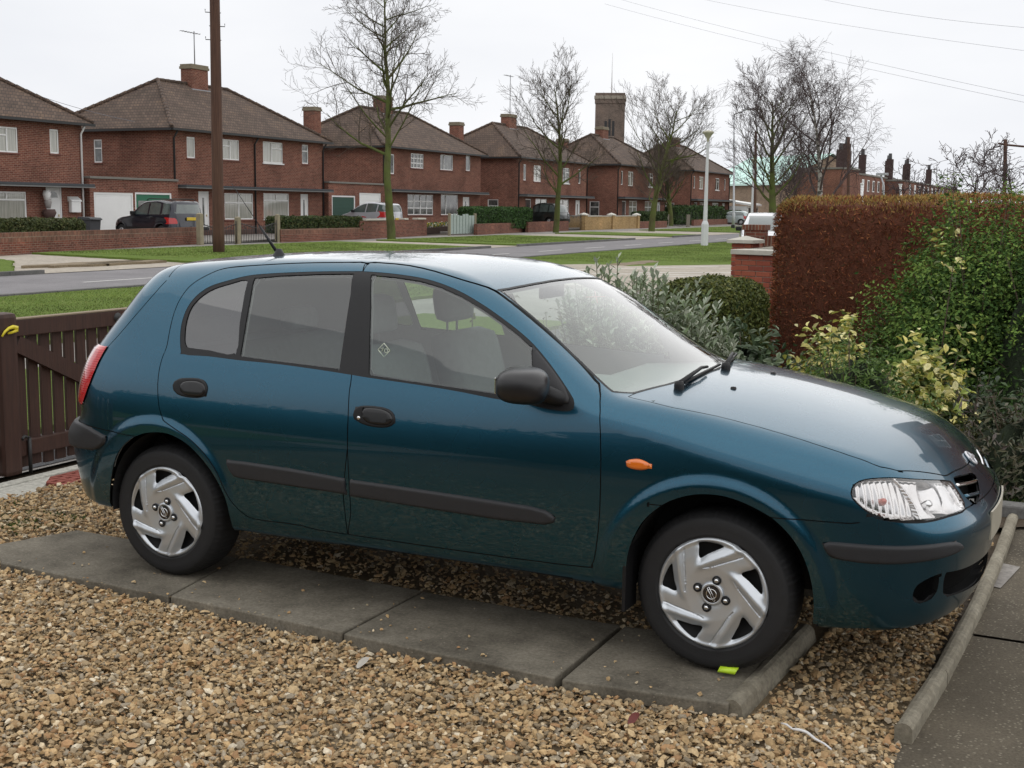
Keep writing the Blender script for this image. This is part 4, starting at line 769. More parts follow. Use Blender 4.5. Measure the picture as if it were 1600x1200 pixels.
class Shape:
    """smooth car body: top skin, side skin, nose and tail blended with rounded edges"""
    def __init__(s, Zc, BT, CT, KT, Xf, Xr, PL, VZ, ZB, wheels, wz, flare=(.405, .452, .014), bf=(.19, .22), br=(.22, .30), kf=.12, kr=.10):
        s.Zc, s.BT, s.CT, s.KT, s.Xf, s.Xr, s.PL, s.VZ, s.ZB = map(Sp, (Zc, BT, CT, KT, Xf, Xr, PL, VZ, ZB))
        s.wheels, s.wz, s.flare, s.bf, s.br, s.kf, s.kr = wheels, wz, flare, bf, br, kf, kr
    def Ws(s, x, z):
        w_ = s.PL(x)+s.VZ(z)
        for wx in s.wheels:
            r = np.hypot(x-wx, z-s.wz); w_ = w_+s.flare[2]*(1-sst(s.flare[0], s.flare[1], r))*sst(.2, .32, z)
        return w_
    def f(s, p):
        x = p[:, 0]; y = np.abs(p[:, 1]); z = p[:, 2]; y2 = y*y
        xs = x+s.BT(x)*y2; sl = s.Zc(xs, 1)
        g = smax((z-s.Zc(xs)+s.CT(x)*y2)/np.sqrt(1+sl*sl), y-s.Ws(x, z), s.KT(x))
        g = smax(g, x-(s.Xf(z)-s.bf[0]*y2-s.bf[1]*y2*y2), s.kf)
        g = smax(g, (s.Xr(z)+s.br[0]*y2+s.br[1]*y2*y2)-x, s.kr)
        return smax(g, s.ZB(x)-z, .022)
    def grad(s, p, e=2e-3):
        n = np.zeros_like(p)
        for i in range(3):
            d = np.zeros(3); d[i] = e; n[:, i] = s.f(p+d)-s.f(p-d)
        return n/np.maximum(np.linalg.norm(n, axis=1), 1e-9)[:, None]
    def mesh(s, A0, A1, AZ, nu, nh, nv, it=26):
        """near half (y<=0) as a grid projected from a capsule axis"""
        v = np.linspace(0, np.pi, nv)
        us = [(A0, t) for t in np.linspace(-np.pi/2+.012, 0, nh, endpoint=False)]+[(a, 0.) for a in np.linspace(A0, A1, nu)]+[(A1, t) for t in np.linspace(0, np.pi/2-.012, nh+1)[1:]]
        us = np.array(us); n = len(us); o = np.zeros((n, nv, 3)); d = np.zeros_like(o)
        o[..., 0] = us[:, 0][:, None]; o[..., 2] = AZ; ct = np.cos(us[:, 1])[:, None]; st = np.sin(us[:, 1])[:, None]
        d[..., 0] = st; d[..., 1] = -ct*np.sin(v)[None]; d[..., 2] = -ct*np.cos(v)[None]
        o = o.reshape(-1, 3); d = d.reshape(-1, 3); lo = np.zeros(len(o)); hi = np.full(len(o), 2.2)
        for k in range(it):
            m = (lo+hi)/2; q = s.f(o+d*m[:, None]) > 0; hi = np.where(q, m, hi); lo = np.where(q, lo, m)
        P = o+d*((lo+hi)/2)[:, None]
        P.reshape(n, nv, 3)[:, 0, 1] = 0; P.reshape(n, nv, 3)[:, -1, 1] = 0
        i = np.arange(n*nv).reshape(n, nv)
        F = np.stack([i[:-1, :-1], i[1:, :-1], i[1:, 1:], i[:-1, 1:]], -1).reshape(-1, 4)
        return P, F
    def cast(s, pix, t0=2.5, t1=9., n=500):
        """first hits of pixel rays on the body (car at its place)"""
        out = []; ts = np.linspace(t0, t1, n)
        for px in pix:
            d = ray(*px); g = s.f(CAM+d*ts[:, None])
            if g.min() > 0: out.append(CAM+d*ts[np.argmin(g)]); continue
            i = max(1, np.argmax(g < 0)); a, b = ts[i-1], ts[i]
            for _ in range(26):
                m = (a+b)/2
                if s.f((CAM+d*m)[None])[0] > 0: a = m
                else: b = m
            out.append(CAM+d*b)
        return np.array(out)
def smooth_closed(P, k=6):
    P = np.array(P, float); n = len(P); out = []
    for i in range(n):
        p0, p1, p2, p3 = P[i-1], P[i], P[(i+1) % n], P[(i+2) % n]
        for t in np.linspace(0, 1, k, endpoint=False):
            out.append(.5*((2*p1)+(-p0+p2)*t+(2*p0-5*p1+4*p2-p3)*t*t+(-p0+3*p1-3*p2+p3)*t**3))
    return np.array(out)
def smooth_open(P, k=4):
    P = np.array(P, float); Q = np.concatenate([[2*P[0]-P[1]], P, [2*P[-1]-P[-2]]]); out = []
    for i in range(1, len(Q)-2):
        p0, p1, p2, p3 = Q[i-1:i+3]
        for t in np.linspace(0, 1, k, endpoint=False): out.append(.5*((2*p1)+(-p0+p2)*t+(2*p0-5*p1+4*p2-p3)*t*t+(-p0+3*p1-3*p2+p3)*t**3))
    return np.array(out+[P[-1]])
def sdf_poly(Q, P, far=.3):
    """signed distance of points Q to closed polygon P (negative inside)"""
    out = np.full(len(Q), far); lo = P.min(0)-far*.5; hi = P.max(0)+far*.5
    m = np.where(((Q > lo) & (Q < hi)).all(1))[0]
    if not len(m): return out
    q = Q[m]; A = P; B = np.roll(P, -1, 0); d2 = np.full(len(q), 1e9); ins = np.zeros(len(q), bool)
    for a, b in zip(A, B):
        e = b-a; L = e@e
        if L < 1e-14: continue
        w_ = q-a; t = np.clip((w_@e)/L, 0, 1); r = w_-t[:, None]*e; d2 = np.minimum(d2, (r*r).sum(1))
        c = (a[1] > q[:, 1]) != (b[1] > q[:, 1])
        if c.any(): ins ^= c & (q[:, 0] < (b[0]-a[0])*(q[:, 1]-a[1])/((b[1]-a[1]) if b[1] != a[1] else 1e-12)+a[0])
    out[m] = np.sqrt(d2)*np.where(ins, -1, 1); return out
def sdf_line(Q, P, far=.3):
    out = np.full(len(Q), far); lo = P.min(0)-far*.5; hi = P.max(0)+far*.5
    m = np.where(((Q > lo) & (Q < hi)).all(1))[0]; q = Q[m]; d2 = np.full(len(q), far*far)
    for a, b in zip(P[:-1], P[1:]):
        e = b-a; L = e@e
        if L < 1e-14: continue
        w_ = q-a; t = np.clip((w_@e)/L, 0, 1); r = w_-t[:, None]*e; d2 = np.minimum(d2, (r*r).sum(1))
    out[m] = np.sqrt(d2); return out
class Cutter:
    """polygon soup that can be cut along the zero line of any per-vertex function"""
    K = 8
    def __init__(s, P, F):
        s.P = P.copy(); s.F = np.concatenate([F, np.repeat(F[:, -1:], s.K-F.shape[1], 1)], 1)
    def cut(s, fn, level=0.):
        v = fn(s.P)-level; v[np.abs(v) < 2e-5] = 2e-5
        neg = v < 0; nf = neg[s.F]; cr = np.where(nf.any(1) & ~nf.all(1))[0]
        if not len(cr): return s
        keep = np.ones(len(s.F), bool); keep[cr] = False; newV = []; ed = {}; newF = []; base = len(s.P)
        for i in cr:
            row = s.F[i]; poly = []
            for a in row:
                if not poly or poly[-1] != a: poly.append(int(a))
            if len(poly) > 1 and poly[0] == poly[-1]: poly.pop()
            A = []; B = []
            for j, a in enumerate(poly):
                b = poly[(j+1) % len(poly)]
                (A if neg[a] else B).append(a)
                if neg[a] != neg[b]:
                    k = (a, b) if a < b else (b, a)
                    if k not in ed:
                        t = v[k[0]]/(v[k[0]]-v[k[1]]); ed[k] = base+len(newV); newV.append(s.P[k[0]]*(1-t)+s.P[k[1]]*t)
                    A.append(ed[k]); B.append(ed[k])
            for q in (A, B):
                if len(q) < 3: continue
                if len(q) > s.K:
                    for r in range(1, len(q)-1): newF.append([q[0], q[r], q[r+1]]+[q[r+1]]*(s.K-3))
                else: newF.append(q+[q[-1]]*(s.K-len(q)))
        s.P = np.concatenate([s.P, np.array(newV)]); s.F = np.concatenate([s.F[keep], np.array(newF, s.F.dtype)]); return s
    def cen(s): return s.P[s.F].mean(1)
    def faces(s, mask):
        out = []
        for row in s.F[mask]:
            q = []
            for a in row:
                if not q or q[-1] != a: q.append(int(a))
            if len(q) > 1 and q[0] == q[-1]: q.pop()
            if len(q) > 2: out.append(q)
        return out
def patch(name, P, faces, mats, parent, N=None, disp=None, mirror='both', flip=False, smooth=True, shell=None):
    """mesh part out of body faces. mirror: near | far | both (joined at the centre line)"""
    idx = sorted({i for q in faces for i in q}); mp_ = {a: i for i, a in enumerate(idx)}; V = P[idx].copy(); Nn = N[idx].copy() if N is not None else None
    if disp is not None: V = V+Nn*np.asarray(disp)[idx][:, None]
    Fs = [[mp_[a] for a in q] for q in faces]
    if flip: Fs = [q[::-1] for q in Fs]
    def mir(V, Fs, Nn): return V*[1, -1, 1], [q[::-1] for q in Fs], (Nn*[1, -1, 1] if Nn is not None else None)
    if mirror == 'far': V, Fs, Nn = mir(V, Fs, Nn)
    elif mirror == 'both':
        V2, F2, N2 = mir(V, Fs, Nn); ctr = np.abs(V[:, 1]) < 1e-4; off = {}; k = len(V)
        add = []
        for i in range(len(V)):
            if ctr[i]: off[i] = i
            else: off[i] = k; k += 1; add.append(i)
        V = np.concatenate([V, V2[add]]); Nn = np.concatenate([Nn, N2[add]]) if Nn is not None else None
        Fs = Fs+[[off[a] for a in q] for q in F2]
    me = bpy.data.meshes.new(name); me.from_pydata([tuple(map(float, v)) for v in V], [], Fs)
    if smooth: me.polygons.foreach_set('use_smooth', [True]*len(me.polygons))
    me.update()
    if Nn is not None and disp is None and smooth and not flip:
        me.normals_split_custom_set_from_vertices([tuple(map(float, n)) for n in Nn])
    o = mobj(name, me, mats, parent)
    if shell:
        md = o.modifiers.new('thickness', 'SOLIDIFY'); md.thickness = shell; md.offset = -1
    return o
# ================================================================ the parked hatchback (x forward, tyres stand on z = 0)
HB = Shape(
    Zc=[(-1.0,.69),(-.80,.895),(-.71,.995),(-.60,1.115),(-.48,1.24),(-.39,1.335),(-.31,1.388),(-.2,1.415),(-.05,1.430),(.15,1.446),(.45,1.462),(.8,1.468),(1.15,1.457),(1.42,1.419),(1.60,1.362),(1.75,1.290),(1.95,1.173),(2.12,1.077),(2.22,1.032),(2.32,1.014),(2.5,.992),(2.75,.950),(3.0,.893),(3.2,.826),(3.33,.750),(3.45,.640),(3.6,.48)],
    BT=[(-1.0,-.42),(-.5,-.40),(0,-.20),(.8,.0),(1.4,.10),(1.7,.17),(2.2,.24),(2.6,.16),(3.0,.13),(3.4,.14)],
    CT=[(-1.0,.02),(-.3,.07),(.3,.085),(.8,.085),(1.4,.08),(1.8,.085),(2.2,.07),(2.6,.09),(3.0,.085),(3.4,.08)],
    KT=[(-1.0,.08),(-.3,.10),(.3,.10),(.9,.10),(1.4,.09),(1.7,.07),(2.05,.08),(2.3,.10),(2.7,.13),(3.4,.14)],
    Xf=[(.10,3.20),(.20,3.325),(.28,3.388),(.36,3.405),(.45,3.422),(.53,3.438),(.60,3.440),(.66,3.415),(.72,3.368),(.80,3.30),(.95,3.14)],
    Xr=[(.10,-.60),(.22,-.70),(.32,-.76),(.45,-.80),(.55,-.825),(.60,-.825),(.64,-.795),(.68,-.765),(.75,-.76),(.9,-.755),(1.05,-.74),(1.4,-.66)],
    PL=[(-.95,.50),(-.80,.665),(-.65,.755),(-.45,.805),(-.2,.834),(.2,.850),(.7,.855),(1.3,.857),(1.9,.855),(2.4,.848),(2.7,.836),(2.9,.815),(3.1,.772),(3.3,.69),(3.5,.57)],
    VZ=[(.10,-.10),(.18,-.072),(.25,-.040),(.32,-.018),(.45,-.005),(.6,0),(.75,-.005),(.88,-.024),(.97,-.048),(1.05,-.083),(1.15,-.130),(1.25,-.180),(1.36,-.240),(1.5,-.32)],
    ZB=[(-.9,.30),(-.35,.285),(.4,.272),(2.15,.272),(2.6,.24),(2.9,.222),(3.15,.228),(3.45,.25)],
    wheels=(0., 2.535), wz=.302, flare=(.405, .452, .010))
def zA(l): return [(80+.325*x, 360+.325*y) for x, y in l]
def zB(l): return [(520+.325*x, 360+.325*y) for x, y in l]
def zC(l): return [(760+.325*x, 400+.325*y) for x, y in l]
def zD(l): return [(1200+.36664*x, 560+.36664*y) for x, y in l]
def zE(l): return [(80+.3*x, 620+.3*y) for x, y in l]
def zF(l): return [(880+.3*x, 720+.3*y) for x, y in l]
def zG(l): return [(1300+.3*x, 640+.3*y) for x, y in l]
def zH(l): return [(.35*x, 460+.35*y) for x, y in l]
def zI(l): return [(100+x/6, 520+y/6) for x, y in l]
SIDE = lambda P: P[:, [0, 2]]
FRONT = lambda P: P[:, [1, 2]]
_cs, _sn = math.cos(rad(50)), math.sin(rad(50))
CORN = lambda P: np.stack([P[:, 0]*_sn+P[:, 1]*_cs, P[:, 2]], 1)          # seen from the front quarter
REAR = lambda P: np.stack([P[:, 0]*.64-P[:, 1]*.77, P[:, 2]], 1)        # seen from the rear quarter
def outline(pix, pr, smooth=4): 
    q = pr(HB.cast(pix)); return smooth_closed(q, smooth) if smooth else q
def build_hatchback():
    root = thing('hatchback_car', 'dark teal metallic five door hatchback parked with its wheels on concrete slabs', 'car', (0, 0, 0))
    # ---- materials
    m, t, b = newmat('teal_paint'); oc = t.n('ShaderNodeTexCoord').outputs['Object']
    fl = t.ramp(t.noise(oc, 900., 1), [(.35, (.0105, .064, .108)), (.7, (.024, .114, .178))])
    t.L.new(fl, b.inputs['Base Color']); b.inputs['Metallic'].default_value = .95; b.inputs['Roughness'].default_value = .3
    b.inputs['Coat Weight'].default_value = .85; b.inputs['Coat Roughness'].default_value = .03; b.inputs['Coat IOR'].default_value = 1.5
    t.L.new(t.mix(t.noise(oc, 3., 3), (.24,)*3, (.31,)*3), b.inputs['Roughness'])
    paint = m
    trim = pm('black_trim', (.009, .009, .010), .5, spec=.35, var=.2, vscale=40, bump=.08, bscale=500)
    grey = pm('grey_plastic', (.022, .022, .024), .55, spec=.4, var=.15, vscale=30, bump=.12, bscale=700)
    dark = pm('dark_lining', (.012, .012, .013), .8, var=.2)
    gls = glass_mat('side_glass', (.82, .90, .86), .014, (.50, .60, .54), 1.56)
    glq = glass_mat('tinted_glass', (.16, .17, .18), .05, (.25, .25, .27), 1.75)
    glw = glass_mat('windscreen_glass', (.84, .92, .88), .016, (.55, .66, .62), 1.6)
    clear = glass_mat('lamp_lens', (.93, .93, .93), .02, (.8, .8, .8), 1.5)
    chrome = pm('chrome', (.78, .78, .78), .12, metal=1., var=.05)
    silver = pm('wheel_silver', (.60, .63, .66), .34, metal=.7, var=.06, vscale=12)
    # ---- outlines traced from the photograph, laid on the body surface
    DLO = outline(zA([(622, 575), (620, 500), (630, 435), (655, 370), (700, 312), (765, 268), (860, 238), (960, 215), (1100, 204), (1300, 197), (1480, 196)])+zB([(130, 196), (190, 199), (300, 209), (430, 229), (530, 258), (630, 302), (730, 362), (810, 418), (890, 479), (970, 552), (1060, 662), (1140, 780), (1162, 830), (1145, 868), (1060, 864), (940, 838), (760, 806), (600, 774), (400, 741), (170, 708), (90, 694)])+zA([(1440, 694), (1300, 672), (1100, 644), (900, 624), (760, 606), (660, 600), (635, 592)]), SIDE, 4)
    QG = outline(zA([(645, 555), (641, 500), (649, 435), (672, 372), (715, 322), (775, 283), (850, 258), (938, 238), (930, 300), (905, 450), (884, 590), (760, 576), (680, 566)]), SIDE, 3)
    RG = outline(zA([(974, 230), (1100, 217), (1300, 209), (1452, 207), (1440, 300), (1412, 480), (1385, 666), (1200, 643), (1050, 624), (907, 604), (930, 470), (955, 330)]), SIDE, 0)
    FG = outline(zB([(186, 214), (300, 224), (420, 242), (520, 272), (620, 318), (720, 378), (800, 433), (880, 493), (955, 560), (958, 660), (955, 808), (770, 784), (560, 752), (350, 722), (172, 694), (175, 560), (180, 380)]), SIDE, 0)
    door_gap = [(572, 411), (567, 425), (558, 500), (549, 590), (546, 610), (543, 700), (544, 838)]
    RD = outline(zA([(842, 181), (1000, 167), (1200, 157), (1400, 154)])+door_gap+zE([(1300, 670), (1080, 640), (1010, 615), (950, 560), (900, 480), (860, 390), (800, 300), (720, 220), (640, 165), (580, 120)])+zA([(535, 905), (519, 850), (512, 760), (518, 680), (535, 610), (555, 560), (570, 480), (590, 400), (620, 330), (670, 265), (750, 215)]), SIDE, 3)
    FD = outline(door_gap[::-1]+[(600, 411), (640, 415), (680, 424), (725, 438), (762, 449), (785, 462), (815, 485), (850, 514), (900, 560), (930, 594), (937, 606), (938, 640), (939, 720), (937, 800), (931, 860), (925, 883), (915, 886), (800, 872), (650, 851)], SIDE, 2)
    RAIL = HB.cast(zA([(842, 181), (1000, 167), (1200, 157), (1400, 154)])+[(572, 411), (600, 411), (640, 415), (680, 424), (725, 438), (770, 452)])[:, [0, 1]]
    ARF = outline(zF([(325, 655), (326, 560), (345, 450), (400, 335), (470, 262), (560, 207), (680, 176), (800, 178), (900, 203), (1000, 247), (1100, 308), (1190, 400), (1250, 500), (1290, 620), (1305, 740), (1300, 820)]), SIDE, 0)
    ARF = smooth_open(ARF); ARF = np.concatenate([ARF, [(ARF[-1][0], 0), (ARF[0][0], 0)]])
    ARR = outline(zE([(305, 545), (310, 440), (330, 330), (365, 265), (420, 215), (500, 187), (600, 190), (700, 240), (790, 330), (860, 430), (910, 540), (935, 640)]), SIDE, 0)
    ARR = smooth_open(ARR); ARR = np.concatenate([ARR, [(ARR[-1][0]+.02, 0), (ARR[0][0], 0)]])
    RD[:, 1] = np.maximum(RD[:, 1], .338); FD[:, 1] = np.maximum(FD[:, 1], .338)
    # bonnet: shut line in plan (x, y), both sides
    hs = HB.cast([(981, 620), (1020, 629), (1052, 637), (1120, 650), (1182, 666), (1240, 683), (1280, 696), (1328, 712), (1372, 729), (1405, 736), (1449, 738.5), (1478, 744)])[:, [0, 1]]
    xe = hs[-1][0]
    HOOD = np.concatenate([hs, [(xe+.035, -.20), (xe+.045, -.10), (xe+.05, .3), (2.0, .3), (2.22, .3), (2.30, 0.), (2.29, -.2), (2.24, -.45), (2.17, -.66)]])
    wsn = HB.cast([(777, 452), (812, 480), (860, 521), (905, 565), (938, 597), (957, 613)])[:, [0, 1]]     # near edge of the screen and its black band
    xt = wsn[0][0]+.17*wsn[0][1]**2
    top_edge = [(xt-.155*y*y, y) for y in (.3, 0., -.2, -.35, -.48)]
    WS = np.concatenate([top_edge, wsn, [(2.17, -.66), (2.24, -.45), (2.29, -.2), (2.30, 0.), (2.22, .3)]])
    LAMP = outline(zD([(357, 575), (365, 545), (390, 527), (440, 516), (530, 512), (620, 518), (700, 522), (775, 527), (803, 560), (828, 600), (838, 632), (825, 650), (770, 667), (700, 687), (650, 694), (570, 693), (500, 683), (430, 656), (385, 620), (362, 595)]), CORN, 3)
    LDIV = CORN(HB.cast(zD([(530, 505), (585, 560), (630, 630), (658, 700)])))
    BUMP = HB.cast(zD([(20, 679), (150, 688), (320, 702), (372, 704), (402, 696), (428, 672)])+zD([(500, 690), (570, 700), (650, 701), (700, 694), (770, 674), (828, 655), (842, 640)]))
    b2 = CORN(BUMP); BUMPP = np.concatenate([b2, [(b2[-1][0]+.06, b2[-1][1]-.0), (2.75, .635), (2.9, .6), (2.9, 0), (1.2, 0), (1.2, b2[0][1])]])
    STR = outline(zE([(907, 327), (1000, 336), (1250, 373), (1400, 400), (1532, 424), (1536, 508), (1400, 488), (1200, 458), (1000, 428), (955, 415), (928, 380)]), SIDE, 0)
    STF = outline([(547, 749), (620, 759), (700, 771), (780, 783), (830, 791), (855, 798), (868, 808), (866, 817), (850, 820), (780, 812), (700, 800), (620, 787), (547, 775)], SIDE, 0)
    BSF = outline(zD([(232, 792), (245, 782), (300, 783), (400, 792), (560, 799), (700, 791), (790, 780), (822, 790), (828, 806), (800, 828), (740, 850), (650, 868), (500, 878), (380, 870), (290, 855), (252, 835)]), CORN, 2)
    BSR = outline(zH([(340, 600), (372, 577), (400, 592), (474, 636), (460, 678), (425, 695), (380, 690), (335, 672)]), REAR, 2)
    bsr_in = BSR[:, 0].max()
    BSR = np.array(list(REAR(HB.cast(zH([(376, 577), (400, 590), (440, 614), (476, 634), (468, 668), (440, 692), (400, 694), (352, 684)]))))+[(-.6, .505), (-.6, .625)])
    TL = np.array(list(REAR(HB.cast(zI([(410, 134), (352, 232), (300, 345), (250, 470), (205, 600), (180, 672)]))))+[(-.02, .70), (-.05, .85), (.0, 1.0), (.12, 1.025)])
    RB = HB.cast(zI([(185, 850), (300, 890), (400, 915), (490, 935), (600, 962)])); rb = REAR(RB)
    HDL = []
    for q in (zA([(585, 757), (592, 728), (622, 711), (700, 710), (738, 724), (753, 758), (741, 795), (700, 806), (640, 800), (603, 785)]), zB([(98, 890), (110, 856), (150, 842), (240, 850), (284, 870), (301, 905), (286, 938), (240, 949), (170, 940), (118, 918)])): HDL.append(outline(q, SIDE, 4))
    LEV = []
    for q in (zA([(622, 757), (632, 732), (665, 722), (715, 726), (742, 745), (745, 775), (725, 797), (690, 798), (648, 790), (630, 778)]), zB([(143, 885), (150, 860), (175, 852), (235, 858), (275, 876), (292, 902), (278, 930), (240, 937), (190, 930), (155, 912)])): LEV.append(outline(q, SIDE, 4))
    REP = outline(zC([(665, 997), (685, 979), (735, 976), (782, 996), (788, 1012), (770, 1026), (735, 1030), (688, 1020)]), SIDE, 4)
    GRL = outline(zG([(632, 352), (690, 338), (738, 330), (762, 380), (768, 450), (752, 492), (728, 488), (690, 450), (655, 400)]), FRONT, 2)
    INT = outline(zG([(592, 848), (700, 822), (800, 768), (815, 778), (800, 850), (768, 905), (700, 948), (600, 975), (578, 960), (580, 900)]), FRONT, 1)
    INT = np.concatenate([INT[:2], [(-.10, INT[2][1]+.012), (.3, INT[2][1]+.012), (.3, INT[6][1]-.02), (-.10, INT[6][1]-.02)], INT[7:]])
    FOG = outline(zG([(420, 985), (427, 940), (462, 900), (540, 862), (558, 872), (552, 930), (530, 975), (480, 1005), (437, 1008)]), FRONT, 3)
    RSC = np.array([(.3, 1.315), (-.26, 1.31), (-.33, 1.285), (-.36, 1.24), (-.41, 1.05), (-.39, 1.015), (-.3, .995), (.3, .99)])
    # ---- cut the body
    P, F = HB.mesh(.25, 2.55, .62, 240, 62, 156)
    C = Cutter(P, F)
    for wx in HB.wheels:
        for r_ in (.400, .412, .4285, .445, .457): C.cut(lambda Q: np.where((Q[:, 1] < -.5) & (Q[:, 2] > .22), np.hypot(Q[:, 0]-wx, Q[:, 2]-HB.wz)-r_, .3))
    def side_fn(poly, zmin=-9): return lambda Q: np.where(Q[:, 1] < -.3, sdf_poly(SIDE(Q), poly), .3)
    def plan_fn(poly): return lambda Q: np.where(Q[:, 2] > .62, sdf_poly(Q[:, [0, 1]], poly), .3)
    def corn_fn(poly): return lambda Q: np.where(Q[:, 0] > 2.3, sdf_poly(CORN(Q), poly), .3)
    def rear_fn(poly): return lambda Q: np.where(Q[:, 0] < .1, sdf_poly(REAR(Q), poly), .3)
    def front_fn(poly): return lambda Q: np.where(Q[:, 0] > 2.9, sdf_poly(FRONT(Q), poly), .3)
    fn = dict(DLO=side_fn(DLO), QG=side_fn(QG), RG=side_fn(RG), FG=side_fn(FG), RD=side_fn(RD), FD=side_fn(FD), ARF=side_fn(ARF), ARR=side_fn(ARR), STR=side_fn(STR), STF=side_fn(STF),
              H0=side_fn(HDL[0]), H1=side_fn(HDL[1]), L0=side_fn(LEV[0]), L1=side_fn(LEV[1]), REP=side_fn(REP), HOOD=plan_fn(HOOD), WS=plan_fn(WS), LAMP=corn_fn(LAMP), BUMP=corn_fn(BUMPP), BSF=corn_fn(BSF),
              BSR=rear_fn(BSR), TL=rear_fn(TL), GRL=front_fn(GRL), INT=front_fn(INT), FOG=front_fn(FOG),
              RSC=lambda Q: np.where(Q[:, 0] < 0, sdf_poly(FRONT(Q), RSC), .3),
              RAIL=lambda Q: np.where(Q[:, 2] > 1.2, sdf_line(Q[:, [0, 1]], RAIL), .3),
              LDIV=lambda Q: np.where(Q[:, 0] > 2.7, sdf_line(CORN(Q), LDIV), .3),
              RBL=lambda Q: np.where((Q[:, 0] < -.1), Q[:, 2]-np.interp(REAR(Q)[:, 0], rb[::-1, 0] if rb[0, 0] > rb[-1, 0] else rb[:, 0], rb[::-1, 1] if rb[0, 0] > rb[-1, 0] else rb[:, 1]), .3),
              TG=lambda Q: np.where((Q[:, 0] < 0.15) & (Q[:, 2] > .60), (Q[:, 0]-TGX(Q[:, 2]))*.74, .3))
    tgp = HB.cast(zA([(610, 176), (560, 235), (500, 300), (430, 380), (370, 450), (310, 520), (275, 557)]))
    TGz, TGx_ = tgp[::-1, 2], tgp[::-1, 0]
    def TGX(z): return np.interp(z, np.r_[.55, .75, TGz], np.r_[-.62, -.60, TGx_])
    g = .0021
    for k in ('RD', 'FD', 'HOOD', 'BUMP', 'RBL'): C.cut(fn[k], g); C.cut(fn[k], -g)
    C.cut(fn['TG'], .0018); C.cut(fn['TG'], -.0018); C.cut(fn['LAMP'], .004)
    C.cut(fn['RAIL'], g)
    for k in ('ARF', 'ARR', 'DLO', 'WS', 'LAMP', 'TL', 'RSC', 'INT', 'FOG'): C.cut(fn[k])
    for k in ('QG', 'RG', 'FG', 'GRL'): C.cut(fn[k])
    C.cut(fn['WS'], -.012)
    C.cut(fn['DLO'], -.005)
    for k in ('STR', 'STF', 'BSF', 'BSR'):
        for lv in (0, -.003, -.007, -.012): C.cut(fn[k], lv)
    for k in ('H0', 'H1', 'L0', 'L1', 'REP'):
        for lv in (0, -.003, -.008): C.cut(fn[k], lv)
    for lv in (-.004, -.02): C.cut(fn['LAMP'], lv)
    C.cut(fn['LDIV'], .004)
    for lv in (-.006, -.02): C.cut(fn['TL'], lv)
    P = C.P; N = HB.grad(P); cen = C.cen(); cn = HB.grad(cen)
    S = {k: v(cen) for k, v in fn.items()}; SP = lambda k: fn[k](P)
    # ---- name every face
    lab = np.array(['body']*len(cen), dtype=object)
    lab[(cen[:, 2] > 1.2) & (np.abs(cn[:, 1]) < .8)] = 'body'
    lab[S['RD'] < -g] = 'rear_door'; lab[S['FD'] < -g] = 'front_door'
    lab[S['HOOD'] < -g] = 'bonnet'; lab[S['BUMP'] < -g] = 'front_bumper'
    lab[(S['RBL'] < -g) & (cen[:, 0] < -.2)] = 'rear_bumper'
    lab[(S['TG'] < -.0018) & (S['RBL'] > g)] = 'tailgate'
    for k in ('RD', 'FD', 'HOOD', 'BUMP'): lab[np.abs(S[k]) < g] = 'gap'
    lab[(np.abs(S['TG']) < .0018) & (S['RBL'] > g)] = 'gap'
    lab[(np.abs(S['RBL']) < g) & (S['ARR'] > 0)] = 'gap'
    lab[(S['RAIL'] < g)] = 'gap'
    lab[(cn[:, 2] < -.6) & (cen[:, 2] < .33)] = 'underbody'
    lab[(S['LAMP'] < .004)] = 'gap'
    lab[S['WS'] < 0] = 'screen_band'; lab[S['WS'] < -.012] = 'windscreen'
    lab[S['DLO'] < 0] = 'trim'; lab[S['QG'] < 0] = 'quarter_glass'; lab[S['RG'] < 0] = 'rear_glass'; lab[S['FG'] < 0] = 'front_glass'
    lab[(S['RSC'] < 0)] = 'rear_screen'
    for k, n in (('STR', 'strip_rear'), ('STF', 'strip_front'), ('BSF', 'strip_bumper'), ('BSR', 'strip_tail'), ('H0', 'h0'), ('H1', 'h1'), ('L0', 'l0'), ('L1', 'l1'), ('REP', 'rep'), ('LAMP', 'lamp'), ('TL', 'tail'), ('GRL', 'void'), ('INT', 'void'), ('FOG', 'void')): lab[S[k] < 0] = n
    lab[(S['ARF'] < 0) | (S['ARR'] < 0)] = 'none'
    fc = lambda *k: C.faces(np.isin(lab.astype(str), k))
    def both(name, faces, mats, disp=None, shell=None, smooth=True):
        a = patch(name, P, faces, mats, root, N, disp, 'near', shell=shell, smooth=smooth); b_ = patch(name, P, faces, mats, root, N, disp, 'far', shell=shell, smooth=smooth); return a, b_
    body = patch('body', P, fc('body'), paint, root, N)
    patch('bonnet', P, fc('bonnet'), paint, root, N); patch('front_bumper', P, fc('front_bumper'), paint, root, N)
    patch('rear_bumper', P, fc('rear_bumper'), paint, root, N); tgate = patch('tailgate', P, fc('tailgate'), paint, root, N)
    rdo = both('rear_door', fc('rear_door'), paint); fdo = both('front_door', fc('front_door'), paint)
    zero = np.zeros(len(P))
    both('window_trim', fc('trim'), trim, zero-.001)
    patch('windscreen_seal', P, fc('screen_band'), trim, root, N, zero+.0005)
    for nm, lb, mt in (('quarter_window', 'quarter_glass', glq), ('rear_door_window', 'rear_glass', gls), ('front_door_window', 'front_glass', gls)):
        both(nm, fc(lb), mt, zero-.005)
    patch('windscreen', P, fc('windscreen'), glw, root, N, zero-.002)
    patch('rear_window', P, fc('rear_screen'), glq, root, N, zero-.002)
    bulge = lambda k, h, r: h*np.sqrt(np.clip(-SP(k)/r, 0, 1)*(2-np.clip(-SP(k)/r, 0, 1)))
